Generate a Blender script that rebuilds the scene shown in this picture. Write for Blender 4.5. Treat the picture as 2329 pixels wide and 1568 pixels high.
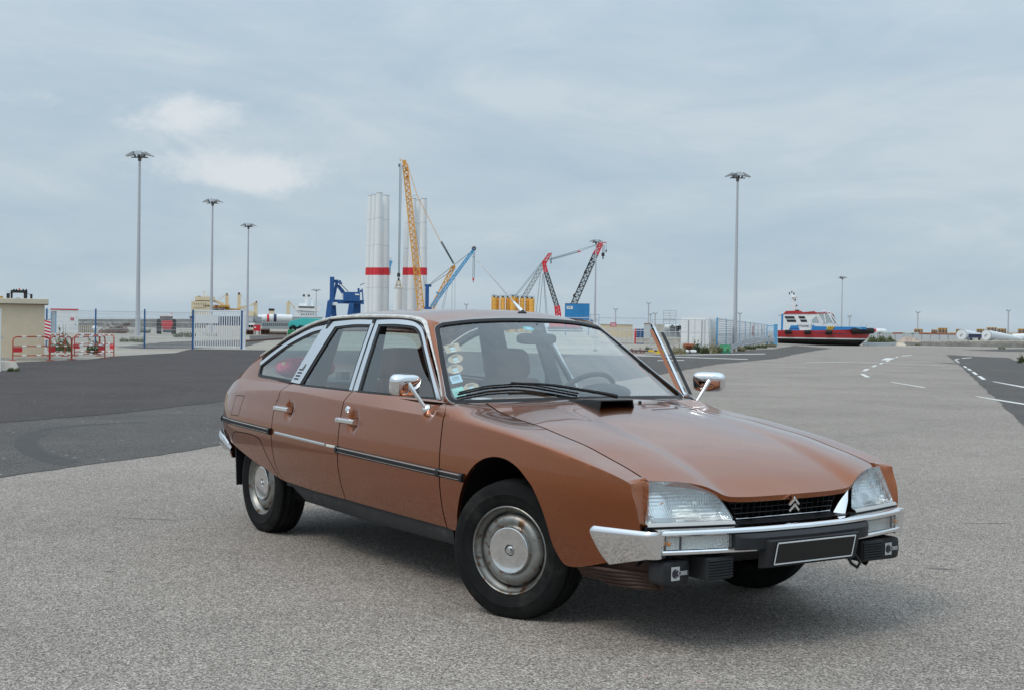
import bpy, bmesh, math, random
import numpy as np
from mathutils import Vector, Matrix

for o in list(bpy.data.objects):
    bpy.data.objects.remove(o, do_unlink=True)
SC = bpy.context.scene
COL = SC.collection
R = math.radians
rng = random.Random(7)

# ---------------------------------------------------------------- camera
CAM_POS = np.array([5.0423, -4.1950, 1.3191])
YAW, PITCH, ROLL, FPX = 2.54784366, -0.01348068, 0.01555524, 3049.33     # focal length in pixels of a 2328 px wide picture
_f = np.array([math.cos(YAW) * math.cos(PITCH), math.sin(YAW) * math.cos(PITCH), math.sin(PITCH)])
_r = np.cross(_f, [0, 0, 1]); _r /= np.linalg.norm(_r)
_u = np.cross(_r, _f)
CF = _f; CR = math.cos(ROLL) * _r + math.sin(ROLL) * _u; CU = -math.sin(ROLL) * _r + math.cos(ROLL) * _u
cd = bpy.data.cameras.new('camera'); cam = bpy.data.objects.new('camera', cd); COL.objects.link(cam)
cd.sensor_width = 36; cd.sensor_fit = 'HORIZONTAL'; cd.lens = 36 * FPX / 2328
cd.clip_start = .05; cd.clip_end = 60000
cam.matrix_world = Matrix(((CR[0], CU[0], -CF[0], CAM_POS[0]), (CR[1], CU[1], -CF[1], CAM_POS[1]), (CR[2], CU[2], -CF[2], CAM_POS[2]), (0, 0, 0, 1)))
SC.camera = cam
FH = np.array([math.cos(YAW), math.sin(YAW), 0]); RH = np.array([math.sin(YAW), -math.cos(YAW), 0])   # horizontal ahead / to the right

# ---------------------------------------------------------------- sky and sun
SUN_EL, SUN_AZ = R(52), YAW + R(128)         # overcast: the sun stands high, behind the camera to the left
w = bpy.data.worlds.new('World'); SC.world = w; w.use_nodes = True
nt = w.node_tree; nt.nodes.clear()
def wn(t, **k):
    n = nt.nodes.new(t)
    for a, b in k.items(): setattr(n, a, b)
    return n
def wl(a, b): nt.links.new(a, b)
def wmath(op, a, b=None, c=None, clamp=False):
    n = wn('ShaderNodeMath', operation=op, use_clamp=clamp)
    for i, q in enumerate((a, b, c)):
        if q is None: continue
        if isinstance(q, (int, float)): n.inputs[i].default_value = q
        else: wl(q, n.inputs[i])
    return n.outputs[0]
out = wn('ShaderNodeOutputWorld'); bg = wn('ShaderNodeBackground'); bg.inputs[1].default_value = .1
sky = wn('ShaderNodeTexSky', sky_type='NISHITA', sun_disc=False, sun_elevation=SUN_EL, sun_rotation=math.pi / 2 - SUN_AZ)
sky.air_density = 1.0; sky.dust_density = 2.0; sky.ozone_density = 1.5
geo = wn('ShaderNodeTexCoord'); sep = wn('ShaderNodeSeparateXYZ'); wl(geo.outputs['Generated'], sep.inputs[0])
vz = wmath('MAXIMUM', sep.outputs[2], 0.0)
den = wmath('ADD', vz, .22)
comb = wn('ShaderNodeCombineXYZ')
# axes turned to the view so that the cloud bands can lie across it
fx = wmath('ADD', wmath('MULTIPLY', sep.outputs[0], FH[0]), wmath('MULTIPLY', sep.outputs[1], FH[1]))
rx = wmath('ADD', wmath('MULTIPLY', sep.outputs[0], RH[0]), wmath('MULTIPLY', sep.outputs[1], RH[1]))
wl(wmath('DIVIDE', fx, den), comb.inputs[0]); wl(wmath('DIVIDE', rx, den), comb.inputs[1])
mp = wn('ShaderNodeMapping'); wl(comb.outputs[0], mp.inputs[0]); mp.inputs['Rotation'].default_value = (0, 0, R(-14)); mp.inputs['Scale'].default_value = (1.9, .75, 1)
def noise(vec, scale, detail, rough, dist=0):
    n = wn('ShaderNodeTexNoise'); wl(vec, n.inputs['Vector'])
    n.inputs['Scale'].default_value = scale; n.inputs['Detail'].default_value = detail; n.inputs['Roughness'].default_value = rough; n.inputs['Distortion'].default_value = dist
    return n.outputs[0]
mpd = wn('ShaderNodeMapping'); wl(geo.outputs['Generated'], mpd.inputs[0]); mpd.inputs['Rotation'].default_value = (R(4), R(-5), 0); mpd.inputs['Scale'].default_value = (1, 1, 3.4)
n1 = noise(mp.outputs[0], .55, 6, .5, .5)
n3 = noise(mpd.outputs[0], 4.2, 7, .56, .9)
n2 = noise(mpd.outputs[0], 11, 8, .6, .5)
band = wmath('ADD', wmath('ADD', wmath('MULTIPLY', n1, .30), wmath('MULTIPLY', n3, .48)), wmath('MULTIPLY', n2, .22))
ramp = wn('ShaderNodeValToRGB'); wl(band, ramp.inputs[0])
cr = ramp.color_ramp
cr.elements[0].position = .39; cr.elements[0].color = (4.30, 5.55, 6.55, 1)
cr.elements[1].position = .62; cr.elements[1].color = (5.9, 6.75, 7.35, 1)
e = cr.elements.new(.5); e.color = (4.95, 6.05, 6.9, 1)
# bank of brighter cumulus low on the left
dirv = geo.outputs['Generated']
def toward(px, py):
    d = CF + CR * (px - 1164) / FPX - CU * (py - 784) / FPX
    return d / np.linalg.norm(d)
def blob(px, py, wid, hei, amt):
    c = toward(px, py)
    s = np.cross(c, [0, 0, 1]); s /= np.linalg.norm(s)
    dn = wn('ShaderNodeVectorMath', operation='DOT_PRODUCT'); wl(dirv, dn.inputs[0]); dn.inputs[1].default_value = tuple(s)
    a = wmath('DIVIDE', dn.outputs['Value'], wid / FPX)
    b = wmath('DIVIDE', wmath('SUBTRACT', sep.outputs[2], float(c[2])), hei / FPX)
    r2 = wmath('ADD', wmath('MULTIPLY', a, a), wmath('MULTIPLY', b, b))
    fr = wn('ShaderNodeVectorMath', operation='DOT_PRODUCT'); wl(dirv, fr.inputs[0]); fr.inputs[1].default_value = tuple(c)
    g = wmath('POWER', 2.718, wmath('MULTIPLY', r2, -1.0))
    return wmath('MULTIPLY', wmath('MULTIPLY', g, amt), wmath('GREATER_THAN', fr.outputs['Value'], 0.0))
b1 = wmath('ADD', wmath('ADD', blob(540, 395, 210, 52, 1.15), blob(430, 265, 180, 60, .75)), wmath('ADD', blob(60, 215, 110, 55, .7), blob(1900, 520, 700, 30, .25)))
mpc = wn('ShaderNodeMapping'); wl(dirv, mpc.inputs[0]); mpc.inputs['Scale'].default_value = (1, 1, 1.7)
puff = noise(mpc.outputs[0], 15, 10, .64, .3)
edge = wn('ShaderNodeMapRange'); edge.interpolation_type = 'SMOOTHSTEP'; edge.inputs[1].default_value = .56; edge.inputs[2].default_value = .84
wl(wmath('ADD', wmath('MULTIPLY', b1, .42), wmath('MULTIPLY', puff, .80)), edge.inputs[0])
cmix = wn('ShaderNodeMix', data_type='RGBA'); wl(edge.outputs[0], cmix.inputs[0]); wl(ramp.outputs[0], cmix.inputs[6]); cmix.inputs[7].default_value = (7.3, 7.8, 8.2, 1)
# a closed cloud sheet is about twice as bright overhead as near the horizon
zen = wn('ShaderNodeMapRange'); zen.interpolation_type = 'SMOOTHSTEP'; wl(vz, zen.inputs[0]); zen.inputs[1].default_value = .10; zen.inputs[2].default_value = .9; zen.inputs[3].default_value = 1.0; zen.inputs[4].default_value = 2.1
sc_ = wn('ShaderNodeVectorMath', operation='SCALE'); wl(cmix.outputs[2], sc_.inputs[0]); wl(zen.outputs[0], sc_.inputs['Scale'])
fin = wn('ShaderNodeMix', data_type='RGBA'); fin.inputs[0].default_value = .9; wl(sky.outputs[0], fin.inputs[6]); wl(sc_.outputs[0], fin.inputs[7])
wl(fin.outputs[2], bg.inputs[0]); wl(bg.outputs[0], out.inputs[0])

sl = bpy.data.lights.new('sun', 'SUN'); so = bpy.data.objects.new('sun', sl); COL.objects.link(so)
sl.energy = 1.25; sl.angle = R(24); sl.color = (1, .93, .84)
sd = Vector((math.cos(SUN_AZ) * math.cos(SUN_EL), math.sin(SUN_AZ) * math.cos(SUN_EL), math.sin(SUN_EL)))
so.rotation_euler = sd.to_track_quat('Z', 'Y').to_euler(); so.location = (0, -20, 40)
vs = SC.view_settings
vs.view_transform = 'Standard'; vs.look = 'None'; vs.exposure = 0.0; vs.gamma = 1; vs.use_curve_mapping = False
SC.cycles.use_denoising = True
SC.cycles.max_bounces = 8; SC.cycles.transparent_max_bounces = 24; SC.cycles.transmission_bounces = 8
# ---------------------------------------------------------------- helpers
class MB:
    """collects faces; build() links them as ONE mesh object"""
    def __init__(self): self.v = []; self.f = []
    def add(self, vs, fs):
        o = len(self.v); self.v += [tuple(map(float, p)) for p in vs]; self.f += [tuple(i + o for i in q) for q in fs]; return self
    def grid(self, P, flip=False, closed=False):
        m, n = len(P), len(P[0]); vs = [p for row in P for p in row]; fs = []
        for i in range(m - 1):
            for j in range(n if closed else n - 1):
                k = (j + 1) % n
                q = (i * n + j, i * n + k, (i + 1) * n + k, (i + 1) * n + j)
                fs.append(q[::-1] if flip else q)
        return self.add(vs, fs)
    def panel(self, P, inward, depth=.02, flip=False):
        """a sheet with a turned-in rim"""
        self.grid(P, flip)
        m, n = len(P), len(P[0])
        loop = [P[0][j] for j in range(n)] + [P[i][n - 1] for i in range(1, m)] + [P[m - 1][j] for j in range(n - 2, -1, -1)] + [P[i][0] for i in range(m - 2, 0, -1)]
        L = np.array(loop); L2 = np.array([q + np.asarray(inward(q)) * depth for q in L]) if callable(inward) else L + np.asarray(inward) * depth
        k = len(L)
        self.add(list(L) + list(L2), [((i + 1) % k, i, k + i, k + (i + 1) % k) if not flip else (i, (i + 1) % k, k + (i + 1) % k, k + i) for i in range(k)])
        return self
    def box(self, c, s, rz=0, ry=0, rx=0):
        M = Matrix.Translation(Vector(c)) @ Matrix.Rotation(rz, 4, 'Z') @ Matrix.Rotation(ry, 4, 'Y') @ Matrix.Rotation(rx, 4, 'X')
        a, b, d = s[0] / 2, s[1] / 2, s[2] / 2
        vs = [M @ Vector((x * a, y * b, z * d)) for z in (-1, 1) for x, y in ((-1, -1), (1, -1), (1, 1), (-1, 1))]
        return self.add(vs, [(3, 2, 1, 0), (4, 5, 6, 7), (0, 1, 5, 4), (1, 2, 6, 5), (2, 3, 7, 6), (3, 0, 4, 7)])
    def bar(self, a, b, w, h=None):
        """square bar from a to b"""
        h = h or w; a = Vector(a); b = Vector(b); d = (b - a)
        if d.length < 1e-6: return self
        d.normalize(); up = Vector((0, 0, 1)) if abs(d.z) < .95 else Vector((1, 0, 0))
        s = d.cross(up).normalized() * (w / 2); t = s.cross(d).normalized() * (h / 2)
        vs = [p + i * s + j * t for p in (a, b) for i, j in ((-1, -1), (1, -1), (1, 1), (-1, 1))]
        return self.add(vs, [(3, 2, 1, 0), (4, 5, 6, 7), (0, 1, 5, 4), (1, 2, 6, 5), (2, 3, 7, 6), (3, 0, 4, 7)])
    def tube(self, pts, r, n=8, cap=True):
        pts = [Vector(p) for p in pts]; rr = r if hasattr(r, '__len__') else [r] * len(pts)
        rows = []; prev = None
        for i, p in enumerate(pts):
            d = (pts[min(i + 1, len(pts) - 1)] - pts[max(i - 1, 0)]).normalized()
            if prev is None:
                up = Vector((0, 0, 1)) if abs(d.z) < .95 else Vector((1, 0, 0)); s = d.cross(up).normalized()
            else:
                s = (prev - d * prev.dot(d)).normalized()
            prev = s; t = d.cross(s)
            rows.append([p + (s * math.cos(2 * math.pi * k / n) + t * math.sin(2 * math.pi * k / n)) * rr[i] for k in range(n)])
        o = len(self.v); self.grid(rows, closed=True, flip=True)
        if cap:
            self.f.append(tuple(range(o, o + n))); e = o + (len(rows) - 1) * n; self.f.append(tuple(range(e + n - 1, e - 1, -1)))
        return self
    def lathe(self, prof, org=(0, 0, 0), axis=(0, 0, 1), n=32, cap=False):
        """profile of (radius, along axis)"""
        a = Vector(axis).normalized(); u = a.orthogonal().normalized(); t = a.cross(u); org = Vector(org)
        rows = [[org + a * h + (u * math.cos(2 * math.pi * k / n) + t * math.sin(2 * math.pi * k / n)) * r for k in range(n)] for r, h in prof]
        o = len(self.v); self.grid(rows, closed=True)
        if cap:
            self.f.append(tuple(range(o + n - 1, o - 1, -1))); e = o + (len(rows) - 1) * n; self.f.append(tuple(range(e, e + n)))
        return self
    def prism(self, poly, a, b, plane='xz'):
        """polygon extruded between a and b along the remaining axis"""
        def P(p, c): return {'xz': (p[0], c, p[1]), 'xy': (p[0], p[1], c), 'yz': (c, p[0], p[1])}[plane]
        n = len(poly)
        return self.add([P(p, a) for p in poly] + [P(p, b) for p in poly],
                        [tuple(range(n)), tuple(range(2 * n - 1, n - 1, -1))] + [((i + 1) % n, i, n + i, n + (i + 1) % n) for i in range(n)])
    def sphere(self, c, r, n=12, m=8):
        r = r if hasattr(r, '__len__') else (r, r, r)
        return self.grid([[(c[0] + r[0] * math.sin(math.pi * i / m) * math.cos(2 * math.pi * k / n), c[1] + r[1] * math.sin(math.pi * i / m) * math.sin(2 * math.pi * k / n),
                            c[2] + r[2] * math.cos(math.pi * i / m)) for k in range(n)] for i in range(m + 1)], closed=True, flip=True)
    def build(self, name, mat, parent=None, smooth=None, bevel=0, loc=None, label=None, kind=None, weld=True):
        me = bpy.data.meshes.new(name); me.from_pydata(self.v, [], self.f); 
        bm = bmesh.new(); bm.from_mesh(me)
        if weld: bmesh.ops.remove_doubles(bm, verts=bm.verts, dist=1e-5)
        bmesh.ops.recalc_face_normals(bm, faces=bm.faces)
        bm.to_mesh(me); bm.free()
        if smooth:
            me.polygons.foreach_set('use_smooth', [True] * len(me.polygons)); me.set_sharp_from_angle(angle=R(smooth))
        me.materials.append(MAT[mat] if isinstance(mat, str) else mat)
        o = bpy.data.objects.new(name, me); COL.objects.link(o)
        if parent is not None: o.parent = parent
        if loc is not None: o.location = loc
        if bevel:
            b = o.modifiers.new('bevel', 'BEVEL'); b.width = bevel; b.segments = 2; b.limit_method = 'ANGLE'; b.angle_limit = R(40)
        if label: o['label'] = label
        if kind: o['kind'] = kind
        return o
def tag(o, label, cat, group=None):
    o['label'] = label; o['category'] = cat
    if group: o['group'] = group
    return o
def thing(name, label, cat, loc=(0, 0, 0), rz=0, group=None):
    o = bpy.data.objects.new(name, None); COL.objects.link(o)
    o.location = loc; o.rotation_euler = (0, 0, rz); o.empty_display_size = .2
    return tag(o, label, cat, group)
def dup(o, parent=None, loc=None, rz=None, label=None):
    c = o.copy(); COL.objects.link(c); c.parent = parent
    if loc is not None: c.location = loc
    if rz is not None: c.rotation_euler = (0, 0, rz)
    if label: c['label'] = label
    for ch in list(o.children): dup(ch, c)
    return c
def text(body, size, mat, parent, M, name='lettering', ext=.001, bold=0, align='CENTER', sx=1):
    cu = bpy.data.curves.new(name, 'FONT'); cu.body = body; cu.size = size; cu.align_x = align; cu.align_y = 'CENTER'; cu.extrude = ext; cu.offset = bold; cu.space_character = 1.02
    t = bpy.data.objects.new(name, cu); COL.objects.link(t); me = bpy.data.meshes.new_from_object(t); bpy.data.objects.remove(t)
    me.materials.clear(); me.materials.append(MAT[mat])
    o = bpy.data.objects.new(name, me); COL.objects.link(o); o.parent = parent; o.matrix_local = M @ Matrix.Diagonal((sx, 1, 1, 1))
    return o
def frame_mat(org, xdir, zdir):
    """matrix with local x = xdir, local z = zdir (facing)"""
    z = Vector(zdir).normalized(); x = Vector(xdir); x = (x - z * x.dot(z)).normalized(); y = z.cross(x)
    return Matrix(((x.x, y.x, z.x, org[0]), (x.y, y.y, z.y, org[1]), (x.z, y.z, z.z, org[2]), (0, 0, 0, 1)))
# places in the photograph's own pixel grid (2328 wide) turned into points of the place
def at(px, py, D):
    return CAM_POS + (CF + CR * (px - 1164) / FPX - CU * (py - 784) / FPX) * D
def gnd(px, py, z=0.):
    d = CF + CR * (px - 1164) / FPX - CU * (py - 784) / FPX
    return CAM_POS + d * ((z - CAM_POS[2]) / d[2])
def foot(px, D):
    """ground point seen at column px (taken at the horizon) at distance D"""
    p = at(px, 743, D); return Vector((p[0], p[1], 0))
FACE = YAW - math.pi / 2            # rotation that turns local x to the picture's right and local y away from the camera

# ---------------------------------------------------------------- materials
MAT = {}
def mat(name, col, rough=.6, metal=0, var=0, scale=8, bump=0, bscale=None, coat=0, spec=.5, var2=None, detail=6, coords='Object', wear=None, wscale=3, wlo=.55, whi=.7):
    m = bpy.data.materials.new(name); m.use_nodes = True; t = m.node_tree; b = t.nodes['Principled BSDF']
    b.inputs['Base Color'].default_value = (*col, 1); b.inputs['Roughness'].default_value = rough; b.inputs['Metallic'].default_value = metal
    b.inputs['Specular IOR Level'].default_value = spec
    if coat: b.inputs['Coat Weight'].default_value = coat; b.inputs['Coat Roughness'].default_value = .06
    tc = t.nodes.new('ShaderNodeTexCoord')
    def nz(s, d=6, r=.6):
        n = t.nodes.new('ShaderNodeTexNoise'); t.links.new(tc.outputs[coords], n.inputs['Vector']); n.inputs['Scale'].default_value = s; n.inputs['Detail'].default_value = d; n.inputs['Roughness'].default_value = r
        return n.outputs[0]
    last = None
    if var:
        mx = t.nodes.new('ShaderNodeMix'); mx.data_type = 'RGBA'
        rp = t.nodes.new('ShaderNodeMapRange'); rp.inputs[1].default_value = .3; rp.inputs[2].default_value = .7; t.links.new(nz(scale, detail), rp.inputs[0]); t.links.new(rp.outputs[0], mx.inputs[0])
        c2 = var2 or tuple(min(1, c * (1 + var)) for c in col); c1 = tuple(c * (1 - var) for c in col) if var2 is None else col
        mx.inputs[6].default_value = (*c1, 1); mx.inputs[7].default_value = (*c2, 1); last = mx.outputs[2]
    if wear:
        mw = t.nodes.new('ShaderNodeMix'); mw.data_type = 'RGBA'
        rp = t.nodes.new('ShaderNodeMapRange'); rp.inputs[1].default_value = wlo; rp.inputs[2].default_value = whi; t.links.new(nz(wscale, 8, .65), rp.inputs[0]); t.links.new(rp.outputs[0], mw.inputs[0])
        if last is not None: t.links.new(last, mw.inputs[6])
        else: mw.inputs[6].default_value = (*col, 1)
        mw.inputs[7].default_value = (*wear, 1); last = mw.outputs[2]
    if last is not None: t.links.new(last, b.inputs['Base Color'])
    if bump:
        bp = t.nodes.new('ShaderNodeBump'); bp.inputs['Strength'].default_value = bump; bp.inputs['Distance'].default_value = .01
        t.links.new(nz(bscale or scale, 4), bp.inputs['Height']); t.links.new(bp.outputs[0], b.inputs['Normal'])
    MAT[name] = m
    return m
def glass(name, tint, refl=1.0, rough=.015, f0=.07):
    """single pane: clear sheet under a Fresnel (Schlick) reflection"""
    m = bpy.data.materials.new(name); m.use_nodes = True; t = m.node_tree; t.nodes.clear()
    N = t.nodes.new; L = t.links.new
    o = N('ShaderNodeOutputMaterial'); mx = N('ShaderNodeMixShader'); tr = N('ShaderNodeBsdfTransparent'); gl = N('ShaderNodeBsdfGlossy'); g = N('ShaderNodeNewGeometry')
    tr.inputs[0].default_value = (*tint, 1); gl.inputs['Roughness'].default_value = rough; gl.inputs[0].default_value = (1, 1, 1, 1)
    dt = N('ShaderNodeVectorMath'); dt.operation = 'DOT_PRODUCT'; L(g.outputs['Normal'], dt.inputs[0]); L(g.outputs['Incoming'], dt.inputs[1])
    def mt(op, a, b=None):
        n = N('ShaderNodeMath'); n.operation = op
        for i, q in enumerate((a, b)):
            if q is None: continue
            if isinstance(q, (int, float)): n.inputs[i].default_value = q
            else: L(q, n.inputs[i])
        return n.outputs[0]
    p5 = mt('POWER', mt('SUBTRACT', 1.0, mt('ABSOLUTE', dt.outputs['Value'])), 4.0)
    fr = mt('MULTIPLY', mt('ADD', f0, mt('MULTIPLY', p5, 1 - f0)), refl)
    L(fr, mx.inputs[0]); L(tr.outputs[0], mx.inputs[1]); L(gl.outputs[0], mx.inputs[2]); L(mx.outputs[0], o.inputs[0])
    MAT[name] = m
# ---------------------------------------------------------------- ground
def asphalt(name, c1, c2, stone, big, grain=150, bump=.5, patch=.12, specks=0):
    m = bpy.data.materials.new(name); m.use_nodes = True; t = m.node_tree; b = t.nodes['Principled BSDF']; N = t.nodes.new; L = t.links.new
    tc = N('ShaderNodeTexCoord')
    v = N('ShaderNodeTexVoronoi'); v.inputs['Scale'].default_value = grain; L(tc.outputs['Object'], v.inputs['Vector'])
    n0 = N('ShaderNodeTexNoise'); n0.inputs['Scale'].default_value = grain * .55; n0.inputs['Detail'].default_value = 4; n0.inputs['Roughness'].default_value = .7; L(tc.outputs['Object'], n0.inputs['Vector'])
    sep = N('ShaderNodeSeparateColor'); L(v.outputs['Color'], sep.inputs[0])
    r = N('ShaderNodeValToRGB'); L(sep.outputs[0], r.inputs[0]); cr = r.color_ramp
    cr.elements[0].position = 0; cr.elements[0].color = (*c1, 1); cr.elements[1].position = 1; cr.elements[1].color = (*stone, 1)
    e = cr.elements.new(.45); e.color = (*c2, 1); e = cr.elements.new(.8); e.color = (*[(a + q) / 2 for a, q in zip(c2, stone)], 1)
    # dark joints between the stones
    dj = N('ShaderNodeMapRange'); L(n0.outputs[0], dj.inputs[0]); dj.inputs[1].default_value = .36; dj.inputs[2].default_value = .60; dj.inputs[3].default_value = .42; dj.inputs[4].default_value = 1.18
    n1 = N('ShaderNodeTexNoise'); n1.inputs['Scale'].default_value = big; n1.inputs['Detail'].default_value = 7; n1.inputs['Roughness'].default_value = .6; L(tc.outputs['Object'], n1.inputs['Vector'])
    mr = N('ShaderNodeMapRange'); L(n1.outputs[0], mr.inputs[0]); mr.inputs[1].default_value = .3; mr.inputs[2].default_value = .7; mr.inputs[3].default_value = 1 - patch; mr.inputs[4].default_value = 1 + patch
    n2 = N('ShaderNodeTexNoise'); n2.inputs['Scale'].default_value = 6; n2.inputs['Detail'].default_value = 6; n2.inputs['Roughness'].default_value = .7; L(tc.outputs['Object'], n2.inputs['Vector'])
    m2 = N('ShaderNodeMapRange'); L(n2.outputs[0], m2.inputs[0]); m2.inputs[1].default_value = .3; m2.inputs[2].default_value = .72; m2.inputs[3].default_value = .9; m2.inputs[4].default_value = 1.1
    def mul(a, q):
        x = N('ShaderNodeMath'); x.operation = 'MULTIPLY'; L(a, x.inputs[0]); L(q, x.inputs[1]); return x.outputs[0]
    s = N('ShaderNodeVectorMath'); s.operation = 'SCALE'; L(r.outputs[0], s.inputs[0]); L(mul(mul(dj.outputs[0], mr.outputs[0]), m2.outputs[0]), s.inputs['Scale'])
    base = s.outputs[0]
    if specks:          # loose pale chippings
        vs_ = N('ShaderNodeTexVoronoi'); vs_.inputs['Scale'].default_value = 5; L(tc.outputs['Object'], vs_.inputs['Vector']); sc2 = N('ShaderNodeSeparateColor'); L(vs_.outputs['Color'], sc2.inputs[0])
        lt = N('ShaderNodeMath'); lt.operation = 'LESS_THAN'; L(vs_.outputs['Distance'], lt.inputs[0]); lt.inputs[1].default_value = .09
        gt = N('ShaderNodeMath'); gt.operation = 'GREATER_THAN'; L(sc2.outputs[1], gt.inputs[0]); gt.inputs[1].default_value = specks
        mx = N('ShaderNodeMix'); mx.data_type = 'RGBA'; L(mul(lt.outputs[0], gt.outputs[0]), mx.inputs[0]); L(base, mx.inputs[6]); mx.inputs[7].default_value = (.36, .33, .30, 1); base = mx.outputs[2]
    L(base, b.inputs['Base Color']); b.inputs['Roughness'].default_value = .85; b.inputs['Specular IOR Level'].default_value = .3
    bp = N('ShaderNodeBump'); bp.inputs['Strength'].default_value = bump; bp.inputs['Distance'].default_value = .006; L(v.outputs['Distance'], bp.inputs['Height']); L(bp.outputs[0], b.inputs['Normal'])
    MAT[name] = m
asphalt('worn_asphalt', (.120, .100, .084), (.292, .252, .219), (.56, .50, .445), .35, grain=165, bump=.5, patch=.15)
asphalt('grey_asphalt', (.044, .039, .036), (.080, .072, .067), (.21, .19, .175), .5, bump=.3, patch=.2, specks=.5)
asphalt('purple_asphalt', (.030, .0235, .0230), (.052, .042, .041), (.14, .118, .113), .5, bump=.3, patch=.2, specks=.6)
asphalt('concrete_yard', (.25, .225, .19), (.37, .335, .285), (.48, .44, .38), .12, grain=30, bump=.1, patch=.22)
mat('gravel_verge', (.30, .27, .23), .95, var=.35, scale=2.5, bump=.6, bscale=20)
mat('white_paint', (.66, .65, .62), .7, var=.08, scale=25, wear=(.42, .40, .38), wscale=9, wlo=.52, whi=.7)
mat('rust', (.12, .055, .035), .85, var=.5, scale=6, bump=.3)
mat('seam_shade', (.055, .052, .051), .8); mat('skid_soft', (.042, .038, .036), .8, var=.15, scale=5); mat('skid_light', (.23, .20, .176), .8, var=.2, scale=6)
mat('sea', (.16, .22, .26), .25, bump=.4, bscale=.6)

def sheet(name, pts, z, m, parent=None, kind='structure', rag=0):
    if rag:
        q = random.Random(len(pts)); out_ = []
        for i, p in enumerate(pts):
            a = np.array(p[:2], float); b = np.array(pts[(i + 1) % len(pts)][:2], float); L = np.linalg.norm(b - a); n = int(min(60, max(1, L / .22))) if L < 60 else 1
            for k in range(n):
                c = a + (b - a) * k / n; nn = np.array([-(b - a)[1], (b - a)[0]]) / (L + 1e-9); e = rag * (q.gauss(0, .45) + .7 * math.sin(k * .37 + i)) if 0 < k else 0; out_.append(c + nn * e)
        pts = out_
    mb = MB(); mb.add([(p[0], p[1], z) for p in pts], [tuple(range(len(pts)))])
    return mb.build(name, m, parent, kind=None if parent is not None else kind)
KDG = 3696 / 2328
def gp(*px): return [gnd(a, b) for a, b in px]
def off(fwd, right): return CAM_POS + FH * fwd + RH * right
sheet('sea', [off(380, -30000), off(30000, -30000), off(30000, 30000), off(380, 30000)], -.02, 'sea')
sheet('ground', [off(-60, -500), off(1400, -1500), off(1400, 1600), off(-60, 500)], 0, 'concrete_yard')
sheet('road', [off(-40, -60)] + [off(-40, 60)] + gp((2700, 792), (2328, 791), (2150, 789), (1980, 788), (1840, 786), (1600, 790), (1000, 820), (300, 900), (-400, 1000)), .004, 'worn_asphalt')
NEAR = [(-500, 1160), (0, 1087), (540, 1008), (1493, 852), (1629, 828), (1764, 815), (1813, 804), (1854, 797), (1892, 792)]
FAR = [(1806, 785.5), (1770, 791.5), (1763, 793), (1600, 801), (1447, 809), (1000, 797), (612, 796), (560, 795.3), (438, 793.4), (426, 795), (398, 802), (261, 809.5), (200, 817), (60, 822), (-100, 832), (-500, 850)]
sheet('asphalt_patch', gp(*(NEAR + FAR)), .008, 'grey_asphalt', rag=.035)
sheet('asphalt_patch', gp((-500, 1015), (0, 962), (120, 953), (270, 940), (400, 925), (515, 912), (700, 893), (1000, 858), (1250, 828), (1300, 806), (1000, 797.5), (612, 796.4), (560, 795.7), (438, 793.8), (427, 795.5), (398, 802.5), (262, 810), (200, 817.5), (60, 822.5), (-100, 832.5), (-500, 850.5)), .012, 'purple_asphalt', rag=.03)
def z7(*p): return [((3100 + a * .31889) / 1.5876, (1000 + b * .31889) / 1.5876) for a, b in p]
sheet('asphalt_patch', gp(*z7((985, 878), (1040, 920), (1095, 968), (1160, 1010), (1260, 1110), (1400, 1240), (1560, 1390), (1700, 1530), (1900, 1700), (2600, 2100), (2600, 1200), (1869, 978), (1760, 940), (1690, 910), (1500, 905), (1200, 888))), .008, 'grey_asphalt', rag=.03)
sheet('asphalt_patch', gp(*z7((1170, 826), (1600, 815), (2300, 806), (2300, 850), (1869, 846), (1500, 837))), .008, 'grey_asphalt')
sheet('seam_shadow', gp(*z7((820, 958), (1040, 970), (1200, 986), (1500, 997), (1820, 1010), (2200, 1020), (2200, 1028), (1820, 1024), (1500, 1006), (1200, 994), (1040, 979))), .0088, 'seam_shade')  # shadow of a slight step in the asphalt, painted as a dark strip
sheet('asphalt_patch', gp(*[((a * .30056) / KDG, (950 + b * .30056) / KDG) for a, b in ((1400, 1010), (1560, 990), (1950, 950), (2330, 935), (3000, 920), (3000, 870), (3300, 868), (3900, 872), (3900, 890), (3200, 930), (2960, 1000), (2320, 1020), (1750, 1024))]), .008, 'grey_asphalt', rag=.05)
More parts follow.
